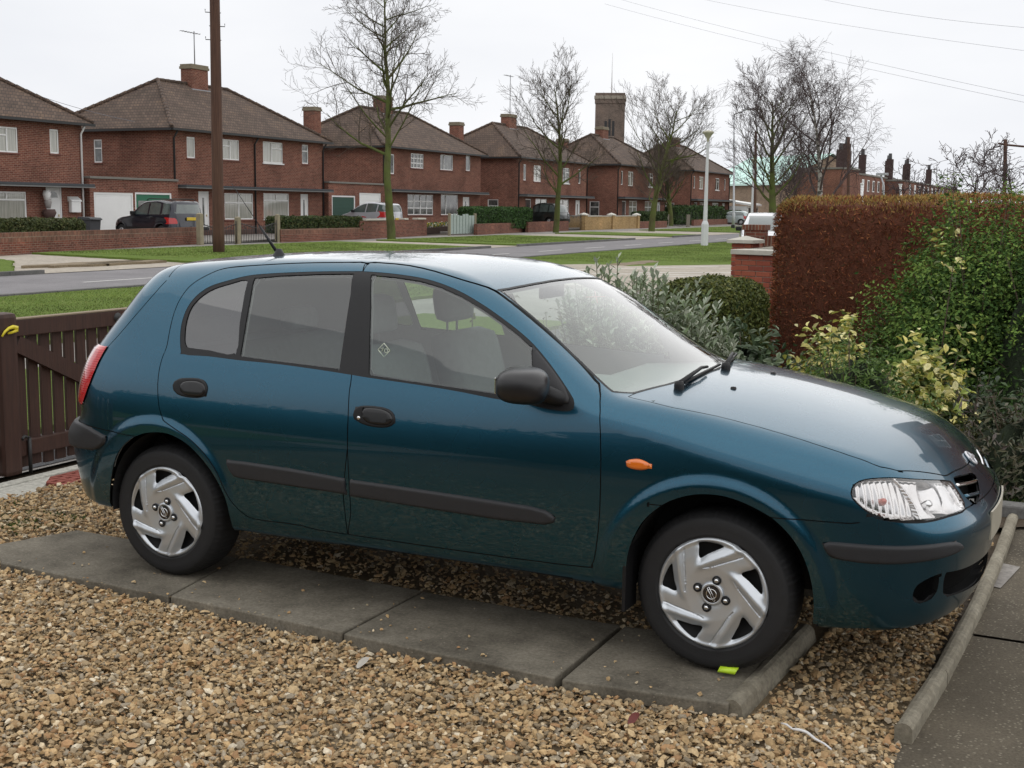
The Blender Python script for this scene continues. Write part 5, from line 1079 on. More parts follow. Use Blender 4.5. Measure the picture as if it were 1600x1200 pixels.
    for o_, fs, dp in ((rdo, 'strip_rear', bulge('STR', .013, .012)), (fdo, 'strip_front', bulge('STF', .013, .012))):
        a, b_ = both('rubbing_strip', fc(fs), grey, dp); 
    both('bumper_strip', fc('strip_bumper'), grey, bulge('BSF', .013, .012)); both('bumper_strip', fc('strip_tail'), grey, bulge('BSR', .016, .012))
    for i in (0, 1):
        both('handle_cup', fc('h%d' % i), trim, bulge('H%d' % i, .007, .006)); both('door_handle', fc('l%d' % i), pm('handle_black', (.012, .012, .013), .25), .002+bulge('L%d' % i, .010, .008))
    lk = HB.cast(zB([(130, 900)]))[0]; kb = MB(); kb.lathe([(0, -.012), (.007, -.012), (.008, -.008), (.008, 0)], (lk[0], lk[1], lk[2]), 16, 'y'); kb.build('lock_barrel', chrome, root)
    both('side_repeater', fc('rep'), pm('amber_lens', (.75, .17, .015), .12, var=.12, vscale=60, coat=1.), bulge('REP', .012, .012))
    # ---- headlamp: clear lens over a ribbed indicator bowl and a reflector bowl
    CL = Cutter(C.P, C.F[lab.astype(str) == 'lamp']); lq = CORN(CL.P[np.unique(CL.F)])
    for a_ in np.arange(lq[:, 0].min()+.002, lq[:, 0].max(), .0045): CL.cut(lambda Q: CORN(Q)[:, 0]-a_)
    for a_ in np.arange(lq[:, 1].min()+.002, lq[:, 1].max(), .006): CL.cut(lambda Q: Q[:, 2]-a_)
    dv_ = lambda Q: CORN(Q)[:, 0]-np.interp(Q[:, 2], LDIV[::-1, 1], LDIV[::-1, 0])
    for q_ in (-.0055, -.0035, .0035, .0055): CL.cut(lambda Q: dv_(Q)-q_)
    LP = CL.P; LN = HB.grad(LP); lfc = CL.faces(np.ones(len(CL.F), bool)); ls = fn['LAMP'](LP)
    def lboth(name, mats, disp):
        for s_ in ('near', 'far'): patch(name, LP, lfc, mats, root, LN, disp, s_)
    lboth('headlamp_lens', clear, .003+.004*np.clip(-ls/.02, 0, 1))
    lc = CORN(LP); dvx = np.interp(lc[:, 1], LDIV[::-1, 1], LDIV[::-1, 0]); dd_ = lc[:, 0]-dvx
    hc = CORN(HB.cast([(1462, 780)]))[0]; rr_ = np.hypot(lc[:, 0]-hc[0], lc[:, 1]-hc[1]); wall_ = np.clip(-ls/.012, 0, 1)
    ind = -.030*wall_+.0045*np.cos(lc[:, 0]*2*math.pi/.0225)*wall_; head = -.035*wall_-.050*np.sqrt(np.clip(1-(rr_/.062)**2, 0, 1))
    dep = np.where(dd_ < 0, ind, head); dep = np.where(np.abs(dd_) < .0045, -.004, dep)
    mm, t, b = newmat('lamp_reflector'); oc = t.n('ShaderNodeTexCoord').outputs['Object']
    t.L.new(t.ramp(t.noise(oc, 8., 2), [(.3, (.60, .57, .55)), (.7, (.74, .73, .73))]), b.inputs['Base Color']); b.inputs['Metallic'].default_value = 1.; b.inputs['Roughness'].default_value = .14
    # clean grid behind the lens for the reflector
    ga = np.arange(LAMP[:, 0].min()-.004, LAMP[:, 0].max()+.006, .0028); gzz = np.arange(LAMP[:, 1].min()-.004, LAMP[:, 1].max()+.006, .004); AA, ZZ = np.meshgrid(ga, gzz, indexing='ij'); aa, zz = AA.ravel(), ZZ.ravel()
    tv = np.array([_sn, _cs, 0.]); nv = np.array([_cs, -_sn, 0.]); lo_, hi_ = np.full(len(aa), 2.1), np.full(len(aa), 3.1); P0 = aa[:, None]*tv+np.stack([0*zz, 0*zz, zz], 1)
    for _ in range(24):
        md_ = (lo_+hi_)/2; q_ = HB.f(P0+md_[:, None]*nv) > 0; hi_ = np.where(q_, md_, hi_); lo_ = np.where(q_, lo_, md_)
    sg = sdf_poly(np.stack([aa, zz], 1), LAMP); dd_ = aa-np.interp(zz, LDIV[::-1, 1], LDIV[::-1, 0]); rr_ = np.hypot(aa-hc[0], zz-hc[1]); wall_ = np.clip(-sg/.010, 0, 1)
    ind = .030*wall_+.0035*np.cos(aa*2*math.pi/.0224)*wall_; head = .030*wall_+.048*np.sqrt(np.clip(1-(rr_/.060)**2, 0, 1)); dz_ = np.where(np.abs(dd_) < .0045, .006, np.where(dd_ < 0, ind, head))
    PR = P0+((lo_+hi_)/2-dz_)[:, None]*nv; ii = np.arange(len(aa)).reshape(AA.shape); FR = np.stack([ii[:-1, :-1], ii[1:, :-1], ii[1:, 1:], ii[:-1, 1:]], -1).reshape(-1, 4); FR = FR[(sg[FR] < -.0005).all(1)]
    for s_ in ('near', 'far'): patch('headlamp_reflector', PR, [list(map(int, q_)) for q_ in FR], mm, root, None, None, s_)
    for s_ in (1, -1):
        q = HB.cast(zG([(275, 475)]))[0]; n_ = HB.grad(q[None])[0]; q = q-n_*.03; bl = MB()
        bl.lathe([(0, .03), (.009, .026), (.013, .012), (.013, -.01), (.008, -.02)], (0, 0, 0), 14); o = bl.build('indicator_bulb', pm('amber_bulb', (.5, .06, .02), .2, coat=1), root)
        o.location = (q[0], q[1]*s_, q[2]); o.rotation_euler = Vector((n_[0], n_[1]*s_, n_[2])).to_track_quat('Z', 'Y').to_euler()
        q = HB.cast([(1462, 780)])[0]; n_ = HB.grad(q[None])[0]; q = q-n_*.06; bl = MB()
        bl.lathe([(0, .035), (.012, .033), (.016, .02), (.016, -.02)], (0, 0, 0), 16); o = bl.build('bulb_shield', chrome, root)
        o.location = (q[0], q[1]*s_, q[2]); o.rotation_euler = Vector((n_[0], n_[1]*s_, n_[2])).to_track_quat('Z', 'Y').to_euler()
    # ---- tail lamp
    tb = .006+.008*np.clip(-SP('TL')/.02, 0, 1)
    mm, t, b = newmat('tail_lens'); oc = t.n('ShaderNodeTexCoord').outputs['Object']
    sx = t.n('ShaderNodeSeparateXYZ'); t.L.new(oc, sx.inputs[0])
    ed = t.math('ADD', t.math('MULTIPLY', sx.outputs['X'], 1.0), t.math('MULTIPLY', sx.outputs['Z'], -.485))
    t.L.new(t.ramp(t.math('ADD', ed, 1.5), [(.545, (.62, .52, .56)), (.572, (.62, .33, .30)), (.588, (.50, .015, .02))]), b.inputs['Base Color'])
    b.inputs['Roughness'].default_value = .1; b.inputs['Coat Weight'].default_value = 1
    t.L.new(t.bump(t.n('ShaderNodeTexWave', {'Vector': oc, 'Scale': 30.}, bands_direction='Z').outputs[0], .25, .004), b.inputs['Normal'])
    both('tail_lamp', fc('tail'), mm, tb)
    # ---- dark openings at the nose, grille bars, emblem, plate
    patch('air_intake', P, fc('void'), pm('intake_shade_black', (.002, .002, .002), .9, spec=.1), root, N, zero-.045)  # shade inside the nose openings put into the near-black colour
    gb = GRL.mean(0)
    for s_ in (1, -1):
        for k, zz in enumerate((.012, -.024)):
            pts = []
            for yy in np.linspace(GRL[:, 0].min()+.006, min(-.03, GRL[:, 0].max()+.02), 8):
                z_ = gb[1]+zz-.10*(yy-gb[0]); x_ = 3.0
                qq = np.stack([np.linspace(2.9, 3.55, 300), np.full(300, yy), np.full(300, z_)], 1); x_ = qq[np.argmax(HB.f(qq) > 0)][0]
                pts.append((x_-.012, yy*s_, z_))
            MB().tube(pts, .008, 8).build('grille_bar', paint if k else chrome, root)
    q = HB.cast([(1519, 712)])[0]; q[1] = 0; qq = np.stack([np.full(200, q[0]), np.zeros(200), np.linspace(.6, 1., 200)], 1); q = qq[np.argmax(HB.f(qq) > 0)]; n_ = HB.grad(q[None])[0]
    em = MB(); ang = np.linspace(0, 2*math.pi, 33)
    em.tube([(0.031*math.cos(a), .028*math.sin(a), .004) for a in ang], .0055, 8, cap=False); em.bbox(-.043, .043, -.0075, .0075, .001, .012, .003)
    em.lathe([(0, .0035), (.028, .003), (.029, 0)], (0, 0, 0), 24)
    o = em.build('bonnet_badge', pm('badge_silver', (.62, .62, .64), .32, metal=.7, var=.05), root); zq = Vector(n_); yq = (Vector((0, 0, 1))-zq*zq.z).normalized(); xq = yq.cross(zq); o.matrix_world = Matrix((( xq.x, yq.x, zq.x, q[0]), (xq.y, yq.y, zq.y, q[1]), (xq.z, yq.z, zq.z, q[2]), (0, 0, 0, 1)))
    pl = MB()
    pv = [(3.431+q-.20*y*y, y, z) for q in (0, .007) for z in (.485, .592) for y in np.linspace(-.25, .25, 13)]; n13 = 13
    pl.add(pv, [(26+i, 27+i, 40+i, 39+i) for i in range(12)]+[(13+i, 14+i, 40+i, 39+i)[::-1] for i in range(12)]+[(i, i+1, 27+i, 26+i)[::-1] for i in range(12)]+[(0, 13, 39, 26), (12, 38, 51, 25)])
    pl.build('number_plate', pm('plate_shaded_white', (.36, .33, .26), .45, var=.2, vscale=14), root)  # white plate, the shadow on it put into the tan colour
    # ---- lining shell behind the panels
    P2, F2 = HB.mesh(.25, 2.55, .62, 80, 22, 70, 22); C2 = Cutter(P2, F2)
    for k in ('ARF', 'ARR', 'QG', 'RG', 'FG'): C2.cut(fn[k], .004 if k[0] == 'A' else -.006)
    C2.cut(fn['WS'], -.02); C2.cut(fn['RSC'], -.01); C2.cut(fn['LAMP'], .0); C2.cut(fn['TL'], 0)
    for k in ('GRL', 'INT', 'FOG'): C2.cut(fn[k], 0)
    c2 = C2.cen(); hole = np.zeros(len(c2), bool)
    for k, lv in (('ARF', .004), ('ARR', .004), ('QG', -.006), ('RG', -.006), ('FG', -.006), ('WS', -.02), ('RSC', -.01), ('LAMP', 0), ('GRL', 0), ('INT', 0), ('FOG', 0)): hole |= fn[k](c2) < lv
    n2 = HB.grad(C2.P); cn2 = HB.grad(c2); ub = (cn2[:, 2] < -.55) & (c2[:, 2] < .33)
    patch('underbody', C2.P, C2.faces(ub & ~hole), dark, root, n2, np.full(len(C2.P), -.001)); patch('inner_shell', C2.P, C2.faces(~hole & ~ub), dark, root, n2, np.full(len(C2.P), -.010))
    patch('cabin_lining', C2.P, C2.faces(~hole & ~ub & (c2[:, 0] < 2.25) & (c2[:, 2] > .5)), pm('cabin_lining', (.30, .31, .30), .85, var=.1), root, n2, np.full(len(C2.P), -.016))
    # ---- wheel housings
    for s_ in (1, -1):
        for (cx, cz, R) in ((2.565, .33, .372), (.045, .325, .362)):
            k = MB(); a0, a1, n = rad(-8), rad(188), 28; V = []; Fq = []
            for yy in (.80, .50):
                for i in range(n+1):
                    a = a0+(a1-a0)*i/n; V.append((cx+R*math.cos(a)*(1 if yy < .8 else .97), -yy*s_, cz+R*math.sin(a)*(1 if yy < .8 else .97)))
            Fq = [(i, i+1, n+2+i, n+1+i) for i in range(n)]; Fq.append(tuple(range(n+1, 2*n+2)))
            k.add(V, Fq, False); k.build('wheel_housing', dark, root)
    q = HB.cast(zF([(325, 590)]))[0]
    for s_ in (1, -1): MB().bbox(q[0]-.012, q[0]+.002, s_*(q[1]+.0)-.004 if s_ > 0 else .70, q[1]+.12 if s_ > 0 else -q[1], .20, .47, .003).build('mud_flap', trim, root)
    # ---- mirrors
    base = HB.cast([(868, 618)])[0]
    for s_ in (1,):
        V = []; Fq = []; nu_, nv_ = 28, 18; cx, cy, cz = ony(812, 602, -.945)
        sp = lambda c, e: math.copysign(abs(c)**e, c)
        for j in range(nv_+1):
            ph = -math.pi/2+math.pi*j/nv_
            for i in range(nu_):
                th = 2*math.pi*i/nu_
                X = .100*sp(math.cos(ph), .62)*sp(math.cos(th), .75); Y = .112*sp(math.cos(ph), .62)*sp(math.sin(th), .75); Z = .066*sp(math.sin(ph), .72)
                X += .018*(1-(Y/.112)**2) - .35*max(0, -Y)*.2; Z *= 1-.10*(Y/.112)*-1*.5
                V.append((cx+X-.25*(Y), (cy+Y)*s_, cz+Z))
        for j in range(nv_):
            for i in range(nu_): Fq.append((j*nu_+i, j*nu_+(i+1) % nu_, (j+1)*nu_+(i+1) % nu_, (j+1)*nu_+i))
        k = MB(); k.add(V, Fq, True); mo = k.build('door_mirror', pm('mirror_black', (.012, .011, .012), .32, bump=.05, bscale=900, var=.1), root)
        k = MB(); k.tube([(cx+.035, (cy+.09)*s_, cz-.03), (base[0]+.02, (base[1]+.0)*s_, base[2]-.012), (base[0]+.03, (base[1]+.05)*s_, base[2]-.015)], [.036, .030, .03], 12); k.build('mirror_arm', trim, root)
        k = MB(); gx = cx-.068; k.bbox(gx-.006, gx, (cy-.06)*s_ if s_ > 0 else (cy+.06)*s_, (cy+.06)*s_ if s_ > 0 else (cy-.06)*s_, cz-.03, cz+.03, .002); k.build('mirror_glass', chrome, mo)
    # wing-mirror sail: a smooth grey triangle over the black trim
    SAIL = outline([(740+.1375*x, 540+.1375*y) for x, y in ((678, 22), (722, 62), (900, 280), (1040, 480), (1088, 598), (1084, 655), (900, 655), (740, 640), (690, 560), (682, 300))], SIDE, 0)
    sfn = side_fn(SAIL); C3 = Cutter(C.P, C.F[lab.astype(str) == 'trim']); C3.cut(sfn); C3.cut(sfn, -.004); m3 = sfn(C3.cen()) < 0
    N3 = HB.grad(C3.P); d3 = .004+.006*np.clip(-sfn(C3.P)/.006, 0, 1)
    patch('mirror_sail', C3.P, C3.faces(m3), grey, root, N3, d3, 'near'); patch('mirror_sail', C3.P, C3.faces(m3), grey, root, N3, d3, 'far')
    # ---- wipers, jets, aerial
    def onbody(x, y, lift=0.):
        qq = np.stack([np.full(260, x), np.full(260, y), np.linspace(.6, 1.6, 260)], 1); p = qq[np.argmax(HB.f(qq) > 0)].copy(); n_ = HB.grad(p[None])[0]; return p+n_*lift
    for (pa, pb, pm_) in (((1061, 607), (1124, 573), (1090, 592)), ((1134, 577), (1150, 556), None)):
        a = HB.cast([pa])[0]; n_ = HB.grad(a[None])[0]; b_ = HB.cast([pb])[0]; nb = HB.grad(b_[None])[0]
        k = MB(); k.lathe([(0, .03), (.016, .028), (.02, .015), (.02, -.01)], tuple(a), 14)
        k.tube([a+n_*.022, (a+b_)/2+n_*.04, (a*.35+b_*.65)+nb*.03], [.010, .007, .006], 8)
        e = (b_-a)/np.linalg.norm(b_-a); k.tube([a+e*.06+n_*.012, (a+b_)/2+nb*.012, b_+nb*.010], [.006, .007, .006], 6); k.build('windscreen_wiper', trim, root)
    for px in ((1146, 607), (1208, 584)):
        a = HB.cast([px])[0]; MB().lathe([(0, .008), (.011, .006), (.013, -.003)], tuple(a), 12).build('washer_jet', trim, root)
    bs = onbody(.0, 0., -.004); bs = HB.cast([(436, 399)])[0]; tip = ony(362, 287, bs[1]); k = MB()
    e = (tip-bs)/np.linalg.norm(tip-bs); k.lathe([(.0, .03), (.012, .03), (.022, .012), (.035, -.006)], tuple(bs), 14); k.tube([bs+e*.02, bs+e*.17], [.008, .005], 8); k.tube([bs+e*.17, tip], [.0018, .0014], 6); k.build('aerial', trim, root)
    # ---- cabin: seats, dashboard, steering wheel
    cloth = pm('seat_cloth', (.15, .17, .165), .9, var=.2, vscale=30, bump=.2, bscale=300); dash = pm('dash_plastic', (.17, .195, .185), .7, var=.1)
    def rbox(k, x0, x1, y0, y1, z0, z1, b=.05, sh=0.):
        n0 = len(k.V); k.bbox(x0, x1, y0, y1, z0, z1, b)
        if sh: k.V[n0:] = [(v[0]-sh*(v[2]-z0), v[1], v[2]) for v in k.V[n0:]]
        k.S[-len(k.F):] = [True]*len(k.S)
    for yy in (-.37, .37):
        k = MB(); rbox(k, .92, 1.45, yy-.25, yy+.25, .40, .56, .06); rbox(k, .97, 1.13, yy-.25, yy+.25, .50, 1.08, .07, .28); k.build('front_seat', cloth, root)
        k = MB(); rbox(k, .80, .90, yy-.14, yy+.14, 1.12, 1.29, .045, .15); k.tube([(.83, yy-.05, 1.05), (.83, yy-.05, 1.16)], .006, 6); k.tube([(.83, yy+.05, 1.05), (.83, yy+.05, 1.16)], .006, 6); k.build('headrest', cloth, root)
    k = MB(); rbox(k, .05, .50, -.62, .62, .42, .60, .06); rbox(k, .05, .20, -.62, .62, .55, 1.02, .07, .3); k.build('rear_seat', cloth, root)
    for yy in (-.36, .36):
        k = MB(); rbox(k, -.12, -.03, yy-.13, yy+.13, 1.03, 1.15, .04, .1); k.build('headrest', cloth, root)
    k = MB(); k.prism([(1.70, .55), (1.68, .86), (1.74, .93), (1.90, .945), (2.26, .975), (2.30, .6)], -.70, .70); k.build('dashboard', dash, root)
    k = MB(); k.prism([(1.76, .92), (1.80, .985), (1.92, .985), (2.0, .95)], -.56, -.18); k.build('instrument_binnacle', dash, root)
    k = MB(); ax = Vector((-.9, 0, .42)).normalized(); c0 = Vector((1.55, -.37, .86)); u_ = Vector((0, 1, 0)); v_ = ax.cross(u_)
    k.tube([tuple(c0+(u_*math.cos(a)+v_*math.sin(a))*.185) for a in np.linspace(0, 2*math.pi, 29)], .014, 8, cap=False); k.tube([tuple(c0-u_*.17), tuple(c0+u_*.17)], .018, 8); k.tube([tuple(c0), tuple(c0-ax*.25)], .04, 10); k.build('steering_wheel', trim, root)
    k = MB(); k.bbox(1.52, 1.54, -.12, .12, 1.285, 1.35, .008); k.build('interior_mirror', trim, root)
    k = MB(); k.box(-.50, -.05, -.60, .60, .955, .975); k.build('parcel_shelf', dash, root)
    k = MB(); k.prism([(-.60, .40), (-.60, .9), (.1, .42)], -.6, .6); k.build('boot_lining', dark, root)
    # stickers on the glass
    q = HB.cast([(600, 547)])[0]; k = MB(); a = [(q[0]-.028, q[2]), (q[0], q[2]-.028), (q[0]+.028, q[2]), (q[0], q[2]+.028)]
    for i in range(4): k.tube([(a[i][0], q[1]-.000, a[i][1]), (a[(i+1) % 4][0], q[1]-.000, a[(i+1) % 4][1])], .0016, 4)
    k.tube([(q[0]+.010+.008*math.cos(t_), q[1], q[2]-.002+.008*math.sin(t_)) for t_ in np.linspace(0, 6.28, 13)], .0013, 4, cap=False); k.tube([(q[0]-.014, q[1], q[2]+.004), (q[0]-.004, q[1], q[2]+.010), (q[0]-.010, q[1], q[2]-.006)], .0018, 4)
    k.build('window_sticker', pm('sticker_pale', (.62, .68, .55), .6), root)
    k = MB()
    for s0, s1 in (((917, 463), (946, 462)), ((930, 454), (934, 472))):
        p0, p1 = HB.cast([s0])[0], HB.cast([s1])[0]; n0 = HB.grad(p0[None])[0]; k.tube([p0-n0*.004, p1-n0*.004], .0022, 5)
    k.build('windscreen_sticker', pm('sticker_red', (.50, .22, .20), .6), root)
    # ---- wheels
    build_wheels(root, silver, trim, dark, chrome)
    return root
def build_wheels(root, silver, trim, dark, chrome):
    tyre = pm('tyre_rubber', (.013, .013, .014), .7, var=.25, vscale=25, bump=.15, bscale=250)
    R, RC = .302, .2065
    prof = [(.195, .012), (.205, -.002), (.213, -.008), (.216, -.0095), (.219, -.0085), (.245, -.013), (.268, -.008), (.276, -.005), (.279, -.001), (.284, .003), (.2935, .016), (.2985, .030), (.3015, .05), (.302, .09), (.3015, .13), (.296, .16), (.28, .178), (.24, .185), (.2, .17)]
    n = 240; k = MB(); V = []; Fq = []
    for j, (r, h) in enumerate(prof):
        for i in range(n):
            a = 2*math.pi*i/n; rr = r; hh = h
            if 9 <= j <= 12: 
                ph = (i*90/n) % 1.; rr = r-(.004 if ph < .34 else 0.)
            elif 12 < j < 16 and ((i*90/n) % 1.) < .3: rr = r-.004
            V.append((rr*math.cos(a), hh, rr*math.sin(a)))
    for j in range(len(prof)-1):
        for i in range(n): Fq.append((j*n+i, (j+1)*n+i, (j+1)*n+(i+1) % n, j*n+(i+1) % n))
    # cover: polar sheet, five openings and five blades
    nr, na = 46, 300; rs = np.linspace(.012, RC, nr); an = np.arange(na)/na*2*np.pi
    PX = (rs[:, None]*np.cos(an)[None]).ravel(); PZ = (rs[:, None]*np.sin(an)[None]).ravel()
    P = np.stack([PX, np.zeros_like(PX), PZ], 1); i = np.arange(nr*na).reshape(nr, na); j = np.roll(i, -1, 1)
    F = np.stack([i[:-1], j[:-1], j[1:], i[1:]], -1).reshape(-1, 4)
    tri = smooth_closed(np.array([(-.27, .885), (-.05, .905), (.17, .865), (.06, .79), (-.10, .70), (-.225, .61), (-.268, .65), (-.275, .78)])*RC, 3)
    gro = np.array([(-.17, .455), (-.02, .49), (.16, .57), (.545, .735)])*RC
    def rot(p, a): c, s_ = math.cos(a), math.sin(a); return p@np.array([[c, s_], [-s_, c]])
    tris = [rot(tri, -2*math.pi*q/5) for q in range(5)]; gros = [rot(gro, -2*math.pi*q/5) for q in range(5)]
    fT = lambda Q: np.min([sdf_poly(Q[:, [0, 2]], t_, .5) for t_ in tris], 0); fG = lambda Q: np.min([sdf_line(Q[:, [0, 2]], t_, .5) for t_ in gros], 0)
    C = Cutter(P, F); C.cut(fT); C.cut(fT, .006); C.cut(fG, .0015); C.cut(fG, .0035)
    Q = C.P; r = np.hypot(Q[:, 0], Q[:, 2]); dT = fT(Q); dG = fG(Q)
    h = -.020+.026*sst(.02, .14, r)*0-.004-.012*(r/RC)**2                     # dished face, y out = negative
    h = np.interp(r, [0, .03, .06, .10, .15, .185, .198, RC], [-.006, -.006, -.012, -.016, -.014, -.009, -.013, -.002])
    h = h+.010*np.exp(-np.clip(dT, 0, 1)/.010)                               # edges fall into the openings
    # blade between opening and groove stands proud
    bl = np.zeros(len(Q))
    for q in range(5):
        a = 2*math.pi*q/5; X, Z = rot(np.stack([Q[:, 0], Q[:, 2]], 1), a).T/RC
        d = (Z-.60)-(X-.0)*.50                                              # distance above blade axis
        bl = np.maximum(bl, np.exp(-((d)/.075)**2)*sst(-.36, -.16, X)*(1-sst(.50, .62, X)))
    h = h-.009*bl+.0045*(dG < .0020)
    Q = Q.copy(); Q[:, 1] = h
    keep = fT(C.cen()) > 0; cover_f = [q[::-1] for q in C.faces(keep)]
    for wx in (0., 2.535):
        for s_ in (1, -1):
            a0 = -.35 if wx == 0 else 0.
            w_ = empty('wheel', (wx, -.785*s_, .302)); w_.parent = root; w_.rotation_euler = (0, 0, 0 if s_ > 0 else math.pi)
            k = MB(); k.add(V, Fq, True); tb = k.build('tyre', tyre, w_)
            me = bpy.data.meshes.new('wheel_cover'); me.from_pydata([tuple(v) for v in Q], [], cover_f); me.polygons.foreach_set('use_smooth', [True]*len(me.polygons)); me.update(); mobj('wheel_cover', me, silver, w_)
            k = MB(); k.lathe([(0, .05), (.10, .045), (.16, .04), (.19, .02), (.2, .012)], (0, 0, 0), 40, 'y'); k.build('steel_rim', dark, w_)
            for q in range(4):
                a = rad(72)+q*math.pi/2; p = (.0555*math.cos(a), -.012, .0555*math.sin(a))
                k = MB(); k.lathe([(.017, .004), (.017, -.0045), (.010, -.0035), (.0095, .004)], p, 20, 'y'); k.build('nut_recess', dark, w_)
                k = MB(); k.lathe([(0, -.013), (.006, -.0125), (.0088, -.009), (.009, .004)], p, 6, 'y'); k.build('wheel_nut', chrome, w_)
            k = MB(); k.lathe([(.043, -.008), (.043, -.014), (.037, -.018), (.033, -.016)], (0, 0, 0), 40, 'y'); k.build('centre_ring', silver, w_)
            k = MB(); k.lathe([(0, -.0175), (.022, -.0172), (.0335, -.0155)], (0, 0, 0), 32, 'y'); k.build('centre_cap', pm('cap_black', (.012, .012, .014), .2, coat=1), w_)
            k = MB(); k.tube([(.0185*math.cos(a), -.0185, .0185*math.sin(a)) for a in np.linspace(0, 6.2832, 25)], .0021, 5, cap=False)
            ba = rad(-62 if wx else -60); e = (math.cos(ba), math.sin(ba)); f_ = (-e[1], e[0])
            for t_ in (-.0038, .0038): k.tube([(-e[0]*.027+f_[0]*t_, -.019, -e[1]*.027+f_[1]*t_), (e[0]*.027+f_[0]*t_, -.019, e[1]*.027+f_[1]*t_)], .0016, 5)
            for u_ in (-.027, .027): k.tube([(e[0]*u_-f_[0]*.0038, -.019, e[1]*u_-f_[1]*.0038), (e[0]*u_+f_[0]*.0038, -.019, e[1]*u_+f_[1]*.0038)], .0013, 5)
            k.build('cap_emblem', chrome, w_)
CAR = build_hatchback()
print('car', round(time.time()-T0, 1))
# ================================================================ the other cars
def vehicle(name, label, loc, heading, S, wins, paintc, r_w, half, axle, scr, rscr, lamps, wheelc=(.45, .45, .46), extras=None, strip=None, dims=(70, 18, 64)):
    """car out of a smooth body; wins = side windows (x, z polygons); scr / rscr = (y, z) polygons of the screens"""
    root = tag(empty(name, loc, heading), label, 'car'); P, F = S.mesh(S.wheels[0]+.2, S.wheels[1]-.1, .75, *dims, 22); C = Cutter(P, F)
    pc = pm('paint_'+name+label[:6].replace(' ', ''), paintc, .3, metal=.3, var=.08, coat=1.); gl = MATS.get('dark_car_glass') or pm('dark_car_glass', (.07, .09, .085), .03, spec=.9, coat=.6, var=.5, vscale=2.5); tr = MATS['black_trim']
    fs = [(lambda Q, w_=np.array(w_): np.where(Q[:, 1] < -.25, sdf_poly(Q[:, [0, 2]], w_), .3)) for w_ in wins]
    fw = lambda Q: np.min([np.where(Q[:, 1] < -.45, np.hypot(Q[:, 0]-wx, Q[:, 2]-r_w*1.02)-r_w*1.16, .3) for wx in S.wheels], 0)
    fscr = lambda Q: np.where(Q[:, 0] > (S.wheels[0]+S.wheels[1])/2, sdf_poly(Q[:, [1, 2]], np.array(scr)), .3); frs = lambda Q: np.where(Q[:, 0] < (S.wheels[0]+S.wheels[1])/2-.3, sdf_poly(Q[:, [1, 2]], np.array(rscr)), .3)
    for q in fs: C.cut(q)
    for q in (fw, fscr, frs): C.cut(q)
    fl = [((lambda Q, p=np.array(p), s=s: np.where((Q[:, 0]-axle)*s > 0, sdf_poly(Q[:, [1, 2]], p), .3)), m_, nm) for p, s, m_, nm in lamps]
    for q, m_, nm in fl: C.cut(q)
    fst = (lambda Q: np.where(Q[:, 1] < -.3, np.abs(Q[:, 2]-strip[0])-strip[1], .3)) if strip else None
    if fst: C.cut(fst)
    c = C.cen(); lab = np.full(len(c), 0)
    if fst: lab[fst(c) < 0] = 1
    for i, q in enumerate(fs): lab[q(c) < 0] = 10+i
    lab[fscr(c) < 0] = 2; lab[frs(c) < 0] = 3
    for i, (q, m_, nm) in enumerate(fl): lab[q(c) < 0] = 40+i
    lab[fw(c) < 0] = -1; P = C.P; N = S.grad(P)
    patch('body', P, C.faces(lab == 0), pc, root, N)
    if fst:
        for s in ('near', 'far'): patch('side_cladding', P, C.faces(lab == 1), tr, root, N, None, s)
    patch('windscreen', P, C.faces(lab == 2), gl, root, N); patch('rear_window', P, C.faces(lab == 3), gl, root, N)
    for i in range(len(fs)):
        for s in ('near', 'far'): patch('side_window', P, C.faces(lab == 10+i), gl, root, N, None, s)
    for i, (q, m_, nm) in enumerate(fl):
        for s in ('near', 'far'): patch(nm, P, C.faces(lab == 40+i), m_, root, N, np.full(len(P), .004), s)
    for wx in S.wheels:
        for s in (1, -1):
            w_ = empty('wheel', (wx, -s*(half-.11), r_w)); w_.parent = root; w_.rotation_euler = (0, 0, 0 if s > 0 else math.pi)
            MB().lathe([(r_w*.6, -.08), (r_w*.9, -.10), (r_w, -.06), (r_w, .08), (r_w*.8, .10)], (0, 0, 0), 28, 'y').build('tyre', MATS['tyre_rubber'], w_)
            k = MB(); k.lathe([(r_w*.62, -.085), (r_w*.55, -.07), (r_w*.5, -.05)], (0, 0, 0), 28, 'y')
            for j in range(5): a = 6.283*j/5; k.tube([(0, -.075, 0), (r_w*.56*math.cos(a), -.075, r_w*.56*math.sin(a))], [.045, .03], 6)
            k.build('alloy_rim', pm('alloy', (.55, .55, .56), .3, metal=.8), w_); MB().lathe([(0, -.03), (r_w*.6, -.03)], (0, 0, 0), 20, 'y').build('brake_disc', MATS['dark_lining'], w_)
    for wx in S.wheels:
        for s in (1, -1): k = MB(); k.lathe([(r_w*1.18, -.02), (r_w*1.18, .5)], (wx, 0, r_w*1.02), 24, 'y'); k.V = [(v[0], (v[1]-half+.03)*s, max(v[2], .2)) for v in k.V]; k.build('wheel_housing', MATS['dark_lining'], root)
    if extras: extras(root)
    return root
M_RED = pm('red_lens', (.45, .02, .02), .15, var=.2, vscale=20, coat=1); M_CLR = pm('clear_lens', (.6, .6, .58), .1, metal=.4, var=.2, vscale=20, coat=1); M_PLY = pm('plate_yellow', (.6, .42, .03), .4)
Y2 = [(-1., .1), (5., .1)]
